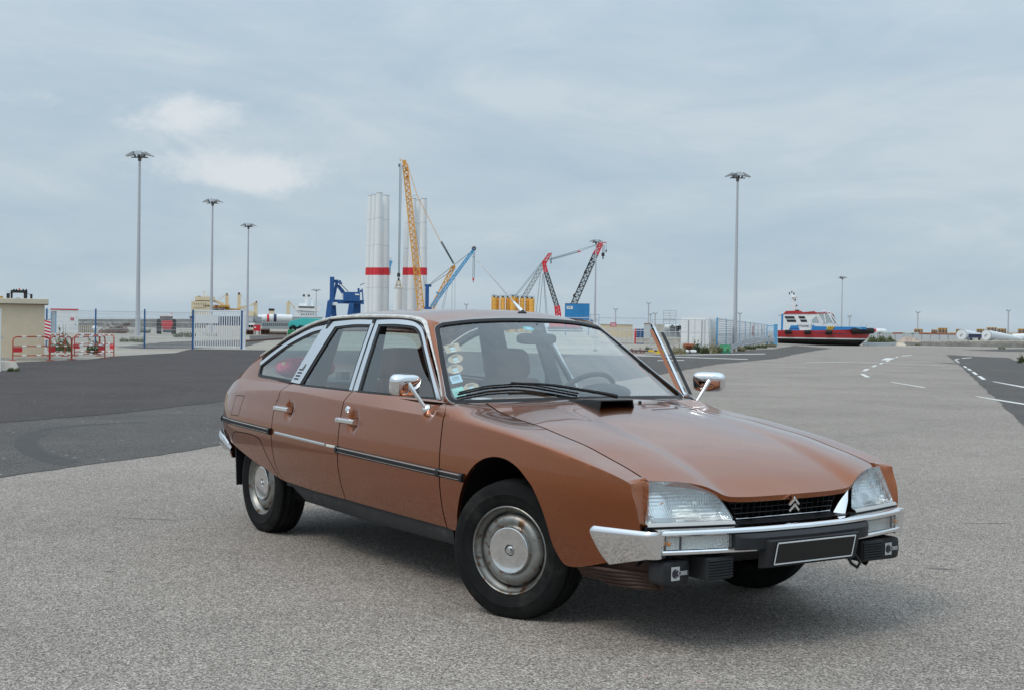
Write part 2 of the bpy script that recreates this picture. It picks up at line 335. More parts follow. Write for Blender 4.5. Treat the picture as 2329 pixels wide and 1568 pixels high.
road_marks = [((10, 1094), (55, 1094), (132, 1132), (75, 1132)), ((30, 1062), (75, 1037), (125, 1037), (85, 1062)), ((135, 1016), (175, 996), (213, 996), (175, 1016)),
    ((220, 985), (255, 968), (287, 968), (255, 984)), ((297, 956), (320, 942), (352, 942), (330, 956)), ((248, 938), (305, 914), (410, 916), (345, 940)), ((407, 909), (425, 898), (449, 898), (435, 909)),
    ((340, 1185), (380, 1186), (768, 1250), (720, 1251)), ((1310, 1350), (1350, 1350), (1900, 1436), (1900, 1450), (1570, 1397)), ((1500, 1180), (1535, 1181), (1900, 1244), (1900, 1253), (1850, 1249)),
    ((1338, 1117), (1380, 1117), (1443, 1159), (1395, 1159)), ((1272, 1070), (1308, 1070), (1352, 1104), (1315, 1104)), ((1217, 1034), (1250, 1034), (1284, 1056), (1252, 1056)), ((1178, 1006), (1205, 1006), (1228, 1026), (1200, 1026)),
    ((1112, 962), (1135, 962), (1143, 970), (1118, 970)), ((1088, 940), (1112, 940), (1132, 954), (1105, 954)), ((1070, 934), (1120, 922), (1142, 924), (1090, 938)), ((1165, 914), (1275, 907), (1275, 912), (1170, 920)),
    ((480, 886), (600, 882), (600, 887), (490, 892)), ((1825, 956), (1860, 953), (1900, 965), (1900, 972)), ((1790, 940), (1830, 936), (1840, 940), (1800, 945))]
for k, q in enumerate(road_marks):
    sheet('road_marking', gp(*z7(*q)), .0095, 'white_paint')
for a, b, h in (((1530, 806), (1740, 803.5), .55), ((1440, 807.5), (1700, 816), .5), ((1495, 818.6), (1555, 818.4), .5), ((1830, 824), (1945, 822), .22), ((1955, 822.5), (2150, 831), .18)):
    sheet('road_marking', gp((a[0], a[1]), (b[0], b[1]), (b[0], b[1] + h * 2), (a[0], a[1] + h * 2)), .0097, 'white_paint')
# tyre marks turned on the grey asphalt
def arc_mark(px, wid, m='skid_soft', name='tyre_mark', z=.0165):  # worn rubber, faint
    P = [Vector(gnd(*p)) for p in px]; mb = MB(); rows = []
    for i, p in enumerate(P):
        d = (P[min(i + 1, len(P) - 1)] - P[max(i - 1, 0)]).normalized(); s = Vector((-d.y, d.x, 0)) * wid / 2
        rows.append([(p.x - s.x, p.y - s.y, z), (p.x + s.x, p.y + s.y, z)])
    mb.grid(rows); return mb.build(name, m, kind='structure')
arc_mark([(160, 1058), (110, 1048), (70, 1032), (50, 1015), (52, 1000), (75, 985), (120, 974), (200, 966), (330, 960)], .16, z=.0088)
arc_mark([(1720, 1000), (1850, 995), (1960, 988), (2060, 976), (2110, 962)], .14, 'skid_light', z=.0048)
arc_mark([(1800, 1000), (1920, 996), (2030, 985), (2120, 968)], .09, 'skid_light', z=.0050)
arc_mark([(180, 1052), (125, 1040), (90, 1026), (72, 1012), (76, 1000), (100, 988)], .10, z=.0090)
# tar spots and scuffs on the worn surface
mat('tar', (.12, .105, .094), .75, var=.3, scale=20); mat('pink_chalk', (.42, .27, .24), .9, var=.2, scale=30)
for k, (px, py, a, b, m) in enumerate(((876, 1283, .045, .018, 'tar'), (2140, 1294, .11, .03, 'tar'), (1190, 850, .3, .05, 'tar'), (2190, 945, .12, .03, 'tar'), (1985, 1075, .25, .02, 'tar'), (2240, 1190, .20, .016, 'tar'), (430, 1000, .10, .02, 'tar'), (1590, 1551, .03, .012, 'pink_chalk'), (1470, 1540, .02, .01, 'pink_chalk'), (700, 1480, .02, .012, 'tar'), (250, 1300, .03, .02, 'tar'), (1950, 940, .5, .03, 'tar'), (2080, 880, .6, .03, 'tar'), (330, 1180, .25, .012, 'tar'))):
    c = gnd(px, py); q = random.Random(k); n = 14; th = q.uniform(-.4, .4)
    pts = []
    for j in range(n):
        t = 2 * math.pi * j / n; e = q.uniform(.6, 1.1); u, v = a * math.cos(t) * e, b * math.sin(t) * e; d = RH * (u * math.cos(th) - v * math.sin(th)) + FH * (u * math.sin(th) + v * math.cos(th)); pts.append(c + d)
    sheet('ground_mark', pts, (.0085 if px < 600 and py < 1010 else .0046) + .00005 * k, m)
# ---------------------------------------------------------------- car body surface
# car frame = world frame: x forward from the front axle, y to the car's left, z up
def spl(pts):
    """monotone cubic through (x, value) knots, value may be a tuple"""
    xs = np.array([p[0] for p in pts], float)
    ys = np.array([np.atleast_1d(p[1]) for p in pts], float)
    h = np.diff(xs)[:, None]
    d = np.diff(ys, axis=0) / h
    m = np.zeros_like(ys)
    m[0], m[-1] = d[0], d[-1]
    for i in range(1, len(xs) - 1):
        a, b = d[i - 1], d[i]
        w1, w2 = 2 * h[i] + h[i - 1], h[i] + 2 * h[i - 1]
        ok = (a * b) > 0
        m[i] = np.where(ok, (w1 + w2) / (w1 / np.where(ok, a, 1) + w2 / np.where(ok, b, 1)), 0)
    def f(x):
        x = np.clip(x, xs[0], xs[-1])
        i = int(np.clip(np.searchsorted(xs, x) - 1, 0, len(xs) - 2))
        t = (x - xs[i]) / (xs[i + 1] - xs[i]); hh = xs[i + 1] - xs[i]
        r = ((1 + 2 * t) * (1 - t) ** 2 * ys[i] + t * (1 - t) ** 2 * hh * m[i]
             + t * t * (3 - 2 * t) * ys[i + 1] + t * t * (t - 1) * hh * m[i + 1])
        return float(r[0]) if len(r) == 1 else r
    return f

WM = spl([(-3.66, .70), (-3.55, .745), (-3.3, .795), (-2.845, .826), (-2.3, .850), (-1.6, .864), (-.9, .869),
          (-.3, .868), (.1, .861), (.4, .847), (.62, .825), (.8, .797), (.93, .770), (1.02, .73)])   # half width at the waist
DZ = spl([(.20, .11), (.35, .050), (.45, .021), (.55, .004), (.62, 0), (.70, .004), (.78, .014), (.86, .030), (.95, .052)])
ZC = spl([(-3.6, .835), (-3.25, .868), (-2.85, .898), (-2.3, .915), (-1.5, .893), (-.5, .868), (-.3, .858), (0, .836),
          (.3, .803), (.6, .757), (.8, .715), (.95, .66)])                                              # shoulder crease height
YG = spl([(-.60, .585), (-.51, .60), (-.2, .635), (.2, .665), (.6, .683), (.84, .69), (.95, .69)])      # bonnet gap
ZG = spl([(-.60, .943), (-.51, .938), (-.36, .907), (-.2, .888), (.02, .867), (.22, .838), (.41, .809), (.58, .771), (.72, .738), (.84, .703), (.95, .67)])
BELT = .952
def WB(x):
    k = min(max((x + 1.45) / .75, 0), 1)
    return WM(x) - .088 - .040 * k * k * (3 - 2 * k)
def greenhouse(x, z):
    h = z - BELT
    return WB(x) - .46 * h - .12 * h * h
def side(x, v):
    """right flank, v 0..1 from z=.20 to the crease, 1..2 crease to belt / bonnet gap, 2..3 belt to roof rail; returns (x, y, z) with y<0"""
    zc = ZC(x)
    wc = WM(x) - DZ(zc)
    if v <= 1:
        z = .20 + (zc - .20) * v
        return np.array([x, -(WM(x) - DZ(z)), z])
    t = v - 1
    if x <= -.62:
        if v <= 2:
            z = zc + (BELT - zc) * t
            bul = 1 - (1 - t) ** 1.25
            return np.array([x, -(wc + (WB(x) - wc) * (.55 * t + .45 * (2 * t - bul))), z])
        z = BELT + .45 * (v - 2)
        return np.array([x, -greenhouse(x, z), z])
    t = min(t, 1)
    k = np.clip((x + .62) / .9, 0, 1); k = k * k * (3 - 2 * k)          # 0 at the pillar, 1 on the round wing
    p0 = np.array([wc, zc]); p3 = np.array([YG(x), ZG(x)])
    d0 = (1 - k) * np.array([-.40, 1.0]) + k * np.array([-.30, 1.0])
    L = p3[1] - p0[1]
    p1 = p0 + d0 * (L * (1.30 * (1 - k) + .72 * k))
    p2 = p3 + np.array([(p0[0] - p3[0]) * (.62 * (1 - k) + .55 * k), -.0 * (1 - k) - .16 * L * k])
    q = (1 - t) ** 3 * p0 + 3 * t * (1 - t) ** 2 * p1 + 3 * t * t * (1 - t) * p2 + t ** 3 * p3
    return np.array([x, -q[0], q[1]])
def side_xz(x, z):
    """point of the flank at length x and height z"""
    lo, hi = 0., 3. if x <= -.62 else 2.
    for _ in range(40):
        m = (lo + hi) / 2
        if side(x, m)[2] < z: lo = m
        else: hi = m
    return lo
# ---------------------------------------------------------------- the car
def paint():
    m = bpy.data.materials.new('car_paint'); m.use_nodes = True; t = m.node_tree; b = t.nodes['Principled BSDF']; N = t.nodes.new; L = t.links.new
    tc = N('ShaderNodeTexCoord')
    n = N('ShaderNodeTexNoise'); n.inputs['Scale'].default_value = 900; n.inputs['Detail'].default_value = 1; L(tc.outputs['Object'], n.inputs['Vector'])
    n2 = N('ShaderNodeTexNoise'); n2.inputs['Scale'].default_value = 3; n2.inputs['Detail'].default_value = 6; L(tc.outputs['Object'], n2.inputs['Vector'])
    mx = N('ShaderNodeMix'); mx.data_type = 'RGBA'; mx.inputs[6].default_value = (.262, .066, .014, 1); mx.inputs[7].default_value = (.372, .104, .027, 1); L(n.outputs[0], mx.inputs[0])
    L(mx.outputs[2], b.inputs['Base Color'])
    b.inputs['Metallic'].default_value = .92; b.inputs['Coat Weight'].default_value = .85; b.inputs['Coat Roughness'].default_value = .035; b.inputs['Coat IOR'].default_value = 1.5
    mr = N('ShaderNodeMapRange'); L(n2.outputs[0], mr.inputs[0]); mr.inputs[1].default_value = .3; mr.inputs[2].default_value = .7; mr.inputs[3].default_value = .23; mr.inputs[4].default_value = .30
    L(mr.outputs[0], b.inputs['Roughness'])
    MAT['car_paint'] = m
paint()
mat('chrome', (.82, .82, .83), .07, 1)
mat('dull_chrome', (.66, .66, .67), .22, 1, var=.1, scale=60)
mat('alloy_trim', (.74, .75, .77), .22, 1)
mat('black_trim', (.010, .010, .011), .45, spec=.35)
mat('rubber', (.012, .012, .013), .62, spec=.3, var=.3, scale=20, bump=.15, bscale=60)
mat('tyre', (.011, .011, .011), .85, spec=.15, var=.35, scale=12, bump=.1, bscale=40, wear=(.028, .027, .025), wscale=7)
mat('grey_plastic', (.022, .023, .025), .55, spec=.3, var=.15, scale=30)
mat('underside', (.006, .006, .006), .95, spec=.1)
mat('sill_grey', (.026, .027, .030), .60, spec=.3, var=.25, scale=9, wear=(.09, .08, .075), wscale=14, wlo=.6, whi=.8)
mat('steel_rim', (.26, .26, .245), .42, .8, var=.3, scale=9, wear=(.12, .055, .025), wscale=20, wlo=.53, whi=.64)
mat('cap_chrome', (.74, .74, .74), .10, 1, var=.12, scale=30, wear=(.45, .42, .38), wscale=40, wlo=.6, whi=.75)
mat('seat_cloth', (.13, .065, .042), .9, var=.15, scale=60)
mat('dash', (.022, .023, .026), .6)
mat('tan_trim', (.22, .10, .05), .7)
mat('headliner', (.24, .235, .22), .9)
mat('bracket_orange', (.7, .25, .06), .5)
mat('toy_pink', (.80, .10, .20), .9, var=.3, scale=30)
mat('toy_yellow', (.65, .66, .22), .9)
mat('paper_white', (.78, .80, .80), .7)
mat('paper_kraft', (.50, .40, .30), .8)
mat('paper_mint', (.25, .68, .58), .7)
mat('paper_blue', (.45, .68, .82), .7)
mat('speckle', (.62, .60, .60), .8, var=.5, scale=120)
mat('ink', (.03, .03, .035), .7)
mat('teal_sticker', (.02, .42, .48), .4)
mat('amber', (.75, .22, .03), .3)
mat('gutter_grey', (.62, .61, .58), .45, .2, var=.25, scale=25)
glass('window_glass', (.80, .89, .88), f0=.10); glass('screen_glass', (.86, .92, .91), f0=.14); glass('lamp_glass', (.90, .93, .93), f0=.10, rough=.06)
def lens():
    m = bpy.data.materials.new('headlamp_glass'); m.use_nodes = True; t = m.node_tree; b = t.nodes['Principled BSDF']; N = t.nodes.new; L = t.links.new
    b.inputs['Base Color'].default_value = (.93, .96, .96, 1); b.inputs['Roughness'].default_value = .10; b.inputs['Transmission Weight'].default_value = .9; b.inputs['IOR'].default_value = 1.3
    tc = N('ShaderNodeTexCoord'); mp = N('ShaderNodeMapping'); L(tc.outputs['Object'], mp.inputs[0]); mp.inputs['Rotation'].default_value = (0, 0, R(-15))
    wv = N('ShaderNodeTexWave'); wv.bands_direction = 'Y'; wv.inputs['Scale'].default_value = 14; wv.inputs['Distortion'].default_value = .0; L(mp.outputs[0], wv.inputs[0])
    vo = N('ShaderNodeTexVoronoi'); vo.inputs['Scale'].default_value = 17; L(tc.outputs['Object'], vo.inputs[0])
    se = N('ShaderNodeSeparateColor'); L(vo.outputs['Color'], se.inputs[0])
    mu = N('ShaderNodeMath'); mu.operation = 'MULTIPLY'; L(wv.outputs['Fac'], mu.inputs[0]); L(se.outputs[0], mu.inputs[1])
    ad = N('ShaderNodeMath'); ad.operation = 'ADD'; L(mu.outputs[0], ad.inputs[0]); ad.inputs[1].default_value = 0
    bp = N('ShaderNodeBump'); bp.inputs['Strength'].default_value = .55; bp.inputs['Distance'].default_value = .006; L(ad.outputs[0], bp.inputs['Height']); L(bp.outputs[0], b.inputs['Normal'])
    MAT['headlamp_glass'] = m
lens()

CAR = thing('car', 'copper brown vintage hatchback saloon with chrome bumpers parked in the foreground', 'car', (0, 0, 0))
def sgn(P, s):
    """mirror a patch of points to the car's left side for s=+1 (they are laid out for the right, y<0)"""
    return [[(p[0], p[1] * (-s if s > 0 else 1), p[2]) for p in row] for row in P]
def poly_at(pts, t):
    """point at fraction t (arc length) of a polyline in the (x, v) plane"""
    P = np.array(pts, float); w = np.array([1.0, .55]); d = np.linalg.norm(np.diff(P, axis=0) * w, axis=1); s = np.concatenate([[0], np.cumsum(d)]) / d.sum()
    return np.array([np.interp(t, s, P[:, k]) for k in range(P.shape[1])])
def smooth_pl(pts, n=40):
    """Catmull-Rom through points"""
    P = [np.array(p, float) for p in pts]; P = [2 * P[0] - P[1]] + P + [2 * P[-1] - P[-2]]; out = []
    k = max(2, n // (len(pts) - 1))
    for i in range(1, len(P) - 2):
        for j in range(k):
            t = j / k; a, b, c, d = P[i - 1], P[i], P[i + 1], P[i + 2]
            out.append(.5 * ((2 * b) + (c - a) * t + (2 * a - 5 * b + 4 * c - d) * t * t + (3 * b - a - 3 * c + d) * t ** 3))
    out.append(P[-2]); return out
def xv(pts): return [(x, side_xz(x, z)) for x, z in pts]
def coons(bot, top, lef, rig, m, n, surf=side, ts=None):
    """transfinite patch in the (x, v) plane lifted on the flank; m rows bottom to top, n columns"""
    out = []
    ts = ts if ts is not None else np.linspace(0, 1, n)
    B = [poly_at(bot, t) for t in ts]; T = [poly_at(top, t) for t in ts]
    Lp = [poly_at(lef, s) for s in np.linspace(0, 1, m)]; Rp = [poly_at(rig, s) for s in np.linspace(0, 1, m)]
    for i, s in enumerate(np.linspace(0, 1, m)):
        row = []
        for j, t in enumerate(ts):
            q = (1 - s) * B[j] + s * T[j] + (1 - t) * Lp[i] + t * Rp[i] - ((1 - s) * (1 - t) * B[0] + (1 - s) * t * B[-1] + s * (1 - t) * T[0] + s * t * T[-1])
            row.append(surf(q[0], q[1]))
        out.append(row)
    return out
GAP = .0045
def shift(pts, dx): return [(p[0] + dx, p[1]) for p in pts]
# gap lines on the flank (x, z), bottom to top
G_FRONT = [(-.500, .345), (-.500, .42), (-.496, .52), (-.497, .645), (-.506, .775), (-.518, .866), (-.528, .900), (-.60, .9385)]
G_MID = [(-1.575, .358), (-1.587, .44), (-1.592, .545), (-1.591, .632), (-1.592, .72), (-1.597, .82), (-1.598, .89), (-1.594, .931), (-1.584, .952)]
G_REAR = [(-2.418, .372), (-2.462, .408), (-2.500, .465), (-2.519, .57), (-2.530, .665), (-2.531, .76), (-2.520, .845), (-2.492, .912), (-2.452, .955)]
def gapv(g): return smooth_pl(xv(g), 40)
VF, VM, VR = gapv(G_FRONT), gapv(G_MID), gapv(G_REAR)
BELT_V = 2.0
def inw(s): return (0, -s, 0)      # inward for side s (s=-1 right, +1 left)

def flank(name, P, s, parent, m='car_paint', dish=(), **k):
    for row in P:
        for i, p in enumerate(row):
            for xc, zc_, rx_, rz_, dep in dish:
                e = ((p[0] - xc) / rx_) ** 2 + ((p[2] - zc_) / rz_) ** 2
                if e < 1: p = p + np.array([0, dep * (1 - e) ** .7, 0])
            row[i] = p
    f = lambda q: (0, -s * .2, -1) if (q[0] > -.57 and q[2] > ZG(q[0]) - .004) else inw(s)
    mb = MB(); mb.panel(sgn(P, s), f, .020, flip=(s > 0)); return mb.build(name, m, parent, smooth=28, **k)

# --- doors -------------------------------------------------------
def band_on(path_a, path_b, n=24, lift=0.0):
    """strip between two paths of (x, z) on the flank, lifted outward"""
    A = smooth_pl(path_a, n) if len(path_a) > 2 else [np.array(path_a[0]) + (np.array(path_a[1]) - path_a[0]) * t for t in np.linspace(0, 1, n)]
    B = smooth_pl(path_b, n) if len(path_b) > 2 else [np.array(path_b[0]) + (np.array(path_b[1]) - path_b[0]) * t for t in np.linspace(0, 1, n)]
    k = min(len(A), len(B)); A = [poly_at(A, t) for t in np.linspace(0, 1, k)]; B = [poly_at(B, t) for t in np.linspace(0, 1, k)]
    rows = []
    for f in (0, .33, .67, 1):
        row = []
        for a, b in zip(A, B):
            q = a + (b - a) * f; p = green(q[0], q[1]); row.append(p + np.array([0, -lift, 0]))
        rows.append(row)
    return rows
def green(x, z):
    """flank point for heights above and below the belt, pillar foot included"""
    if z >= BELT - .004: return np.array([x, -greenhouse(x, z), z])
    return side(x, side_xz(x, z))
def strip(name, A, B, s, parent, m, lift=.004, depth=.012, n=24, **k):
    mb = MB(); mb.panel(sgn(band_on(A, B, n, lift), s), inw(s), depth, flip=(s > 0)); return mb.build(name, m, parent, smooth=30, **k)
def pane(name, bot, top, s, parent, m='window_glass', lift=-.006, rows=10, cols=16):
    A = [poly_at(bot, t) for t in np.linspace(0, 1, cols)]; B = [poly_at(top, t) for t in np.linspace(0, 1, cols)]
    P = [[green(*(a + (b - a) * f)) + np.array([0, -lift, 0]) for a, b in zip(A, B)] for f in np.linspace(0, 1, rows)]
    mb = MB(); mb.grid(sgn(P, s), flip=(s > 0)); return mb.build(name, m, parent, smooth=60)
def offset_box(name, x0, x1, z0, z1, s, parent, m, out, r=.006, n=10, taper=0, bevel=.003, slope=0, label=None):
    """bar that follows the flank between x0 and x1, standing proud by out; cross-section rounded"""
    rows = []
    for x in np.linspace(x0, x1, n):
        dz = slope * (x - x0)
        b = side(x, side_xz(x, z0 + dz)); t = side(x, side_xz(x, z1 + dz)); y = min(b[1], t[1])
        rows.append([(x, b[1] + .004, z0 + dz), (x, y - out * .6, z0 + dz + (z1 - z0) * .06), (x, y - out, z0 + dz + (z1 - z0) * .28), (x, y - out, z0 + dz + (z1 - z0) * .72), (x, y - out * .6, z0 + dz + (z1 - z0) * .94), (x, t[1] + .004, z1 + dz)])
    R_ = sgn(rows, s); mb = MB(); mb.grid(R_, flip=(s > 0)); o = len(mb.v)
    mb.f.append(tuple(range(0, 6))); mb.f.append(tuple(range(o - 1, o - 7, -1)))
    return mb.build(name, m, parent, smooth=35, label=label)

def trim_strip(x0, x1, z0, slope, s, parent, caps=(True, True)):
    """side rubbing strip: rubber bar with two bright lines and black end caps"""
    t = offset_box('side_trim', x0, x1, z0 - .020, z0 + .020, s, parent, 'rubber', .012, slope=slope)
    for a, b in ((.008, .017), (-.012, -.007)):
        offset_box('trim_line', x0 + .004, x1 - .004, z0 + a, z0 + b, s, t, 'chrome', .0145, slope=slope)
    for c, xa in zip(caps, (x0, x1)):
        if c: offset_box('end_cap', xa - .012, xa + .012, z0 + slope * (xa - x0) - .022, z0 + slope * (xa - x0) + .022, s, t, 'black_trim', .017, n=3)
    return t
def door_handle(x0, x1, z0, z1, zl, zh, s, parent):
    h = offset_box('door_handle', x0, x1, z0, z1, s, parent, 'chrome', .028, n=6)
    mb = MB(); p = side(x0 + .03, side_xz(x0 + .03, (z0 + z1) / 2)); mb.lathe([(.0001, .031), (.011, .031), (.012, .026)], (p[0], p[1] * (-s if s > 0 else 1), p[2]), (0, s, 0), 16); mb.build('button', 'dull_chrome', h, smooth=40)
    return h


def mirror(s, parent):
    """door mirror on a thin stalk"""
    y = -1 if s < 0 else 1
    base = side(-.737, side_xz(-.737, .905)); bx, by, bz = base[0], abs(base[1]), base[2]
    mb = MB(); mb.lathe([(.026, -.004), (.026, .004), (.018, .012), (.010, .018)], (bx, y * by, bz), (.1, y * .85, .5), 20, cap=True)
    st = Vector((bx, y * (by + .012), bz + .012)); en = Vector((-.782, y * .884, 1.030))
    mid = st + (en - st) * .5
    mb.tube([st, mid, en], [.0085, .0105, .015], 10); mb.build('mirror_stalk', 'chrome', parent, smooth=50)
    # rounded bowl facing forward, mirror glass to the rear
    cx, cy, cz = -.814, .883, 1.022; W2, H2 = .092, .056
    rows = []
    def ring(f, xo, p=4.0, n=40):
        r = []
        for k in range(n):
            a = 2 * math.pi * k / n; c, q = math.cos(a), math.sin(a); rr = (abs(c) ** p + abs(q) ** p) ** (-1 / p)
            r.append(Vector((xo, rr * c * W2 * f * (1 + .06 * (q > 0) * q), rr * q * H2 * f)))
        return r
    for f, xo in ((.05, .040), (.4, .0395), (.7, .037), (.86, .032), (.95, .022), (1, .004), (1, -.018), (.96, -.024)): rows.append(ring(f, xo))
    M = Matrix.Rotation(R(-16) * y, 4, 'Z') @ Matrix.Rotation(R(8), 4, 'Y')
    rows = [[Vector((cx, y * cy, cz)) + M @ p for p in r] for r in rows]
    mb = MB(); mb.grid(rows, closed=True); mb.f.append(tuple(range(40)))
    sh = mb.build('mirror_housing', 'chrome', parent, smooth=60)
    g = ring(.9, -.021); g = [Vector((cx, y * cy, cz)) + M @ p for p in g]
    MB().add(g, [tuple(range(40))]).build('mirror_glass', 'chrome', sh)
    return sh

def front_door(s):
    d = bpy.data.objects.new('front_door', None); COL.objects.link(d); d.parent = CAR
    # skin
    bot = xv([(-1.575 + GAP, .358), (-1.05, .351), (-.500 - GAP, .346)])
    lef = shift(VM, GAP); rig = shift(VF, -GAP)
    top = [(-1.584 + GAP, 2.0), (-1.2, 2.0), (-.9, 2.0), (-.70, 2.0), (-.64, 1.93), tuple(rig[-1])]
    flank('door_skin', coons(bot, top, lef, rig, 72, 100), s, d, dish=((-1.440, .795, .058, .056, .020), (-.662, .893, .050, .036, .012)))
    # bright window frame
    strip('window_frame', [(-1.524, .958), (-1.637, 1.321)], [(-1.572, .957), (-1.684, 1.345)], s, d, 'alloy_trim', .006)
    strip('window_frame', [(-1.640, 1.321), (-1.45, 1.324), (-1.27, 1.317), (-1.206, 1.307), (-1.155, 1.286), (-1.124, 1.266), (-1.088, 1.238)], [(-1.68, 1.345), (-1.45, 1.349), (-1.30, 1.342), (-1.22, 1.328), (-1.15, 1.303), (-1.10, 1.268), (-1.062, 1.238)], s, d, 'alloy_trim', .006, n=36)
    strip('window_frame', [(-1.088, 1.238), (-1.020, 1.182), (-.880, 1.069), (-.735, .953)], [(-1.062, 1.238), (-.988, 1.177), (-.840, 1.060), (-.694, .953)], s, d, 'alloy_trim', .006, n=24)
    strip('window_seal', [(-1.500, .962), (-1.612, 1.309)], [(-1.523, .960), (-1.636, 1.320)], s, d, 'black_trim', .001)
    strip('window_seal', [(-1.612, 1.309), (-1.45, 1.310), (-1.28, 1.304), (-1.22, 1.294), (-1.165, 1.272)], [(-1.636, 1.320), (-1.45, 1.323), (-1.27, 1.316), (-1.206, 1.306), (-1.155, 1.285)], s, d, 'black_trim', .001)
    strip('window_seal', [(-1.165, 1.272), (-1.11, 1.232), (-1.015, 1.155), (-.90, 1.063), (-.765, .955)], [(-1.155, 1.285), (-1.088, 1.238), (-1.020, 1.182), (-.880, 1.069), (-.736, .952)], s, d, 'black_trim', .001)
    strip('belt_seal', [(-1.53, .950), (-1.1, .950), (-.715, .949)], [(-1.53, .960), (-1.1, .960), (-.715, .958)], s, d, 'black_trim', .003)
    if s > 0:
        strip('frame_edge', [(-1.150, 1.303), (-1.10, 1.268), (-1.062, 1.238), (-.988, 1.177), (-.840, 1.060), (-.694, .953)], [(-1.13, 1.314), (-1.075, 1.275), (-1.032, 1.238), (-.958, 1.177), (-.81, 1.060), (-.664, .953)], s, d, 'car_paint', -.014, depth=.020, n=40)
        strip('frame_seal', [(-1.165, 1.283), (-1.11, 1.248), (-1.02, 1.175), (-.89, 1.068), (-.74, .953)], [(-1.13, 1.300), (-1.075, 1.255), (-.988, 1.177), (-.85, 1.068), (-.70, .953)], s, d, 'black_trim', .044, depth=.020, n=40)
    dz = .055 if s < 0 else .0
    pane('window_glass', [(-1.522, .952), (-1.2, .952), (-.735, .952)], [(-1.620, 1.318 - dz), (-1.40, 1.320 - dz), (-1.26, 1.312 - dz), (-1.17, 1.285 - dz), (-1.10, 1.235 - dz), (-1.01, 1.16 - dz)], s, d)
    trim_strip(-1.588, -.503, .632, -.0175, s, d)
    door_handle(-1.598, -1.385, .777, .811, .741, .849, s, d)
    p = side(-1.529, side_xz(-1.529, .856)); MB().lathe([(.0001, .010), (.011, .010), (.019, .006), (.021, -.003)], (p[0], p[1] * (-s if s > 0 else 1), p[2]), (0, s, .25), 20).build('lock_barrel', 'chrome', d, smooth=40)
    # inner trim card
    inner = [[(x, -.70 if z < .9 else -.735, z) for x in np.linspace(-1.53, -.56, 6)] for z in (.36, .6, .9, .94)]
    MB().panel(sgn(inner, s), (0, s, 0), .04, flip=(s > 0)).build('door_card', 'dash', d)
    mirror(s, d)
    return d
def rear_door(s):
    d = bpy.data.objects.new('rear_door', None); COL.objects.link(d); d.parent = CAR
    bot = xv([(-2.418 + GAP, .373), (-1.98, .360), (-1.575 - GAP, .359)])
    top = [(-2.452 + GAP, 2.0), (-2.0, 2.0), (-1.584 - GAP, 2.0)]
    flank('door_skin', coons(bot, top, shift(VR, GAP), shift(VM, -GAP), 72, 84), s, d, dish=((-2.298, .808, .056, .054, .020),))
    strip('window_frame', [(-2.288, .960), (-2.2, 1.06), (-2.145, 1.302)] and [(-2.300, .962), (-2.185, 1.303)], [(-2.335, .962), (-2.262, 1.331)], s, d, 'alloy_trim', .006)
    strip('window_frame', [(-2.187, 1.303), (-1.95, 1.318), (-1.735, 1.320)], [(-2.260, 1.331), (-1.95, 1.345), (-1.730, 1.345)], s, d, 'alloy_trim', .006)
    strip('window_frame', [(-1.590, .957), (-1.702, 1.345)], [(-1.628, .957), (-1.738, 1.345)], s, d, 'alloy_trim', .0065)
    strip('window_seal', [(-2.268, .962), (-2.155, 1.293)], [(-2.300, .962), (-2.186, 1.303)], s, d, 'black_trim', .001)
    strip('window_seal', [(-2.155, 1.293), (-1.95, 1.306), (-1.755, 1.309)], [(-2.186, 1.303), (-1.95, 1.317), (-1.74, 1.320)], s, d, 'black_trim', .001)
    strip('window_seal', [(-1.628, .957), (-1.735, 1.32)], [(-1.645, .957), (-1.752, 1.312)], s, d, 'black_trim', .001)
    strip('belt_seal', [(-2.28, .950), (-1.95, .950), (-1.63, .950)], [(-2.28, .960), (-1.95, .960), (-1.63, .960)], s, d, 'black_trim', .003)
    pane('window_glass', [(-2.285, .952), (-1.95, .952), (-1.63, .952)], [(-2.17, 1.305), (-1.95, 1.318), (-1.735, 1.320)], s, d)
    door_handle(-2.476, -2.262, .791, .825, .757, .860, s, d)
    # bright strip left where the rubber is missing
    t = offset_box('side_trim', -2.467, -1.745, .651, .669, s, d, 'alloy_trim', .006, slope=-.020, label='bare pale metal strip without its rubber')
    offset_box('trim_clip', -1.735, -1.62, .636, .652, s, t, 'gutter_grey', .003, n=3)
    inner = [[(x, -.70 if z < .9 else -.73, z) for x in np.linspace(-2.40, -1.64, 6)] for z in (.38, .6, .9, .94)]
    MB().panel(sgn(inner, s), (0, s, 0), .04, flip=(s > 0)).build('door_card', 'dash', d)
    return d
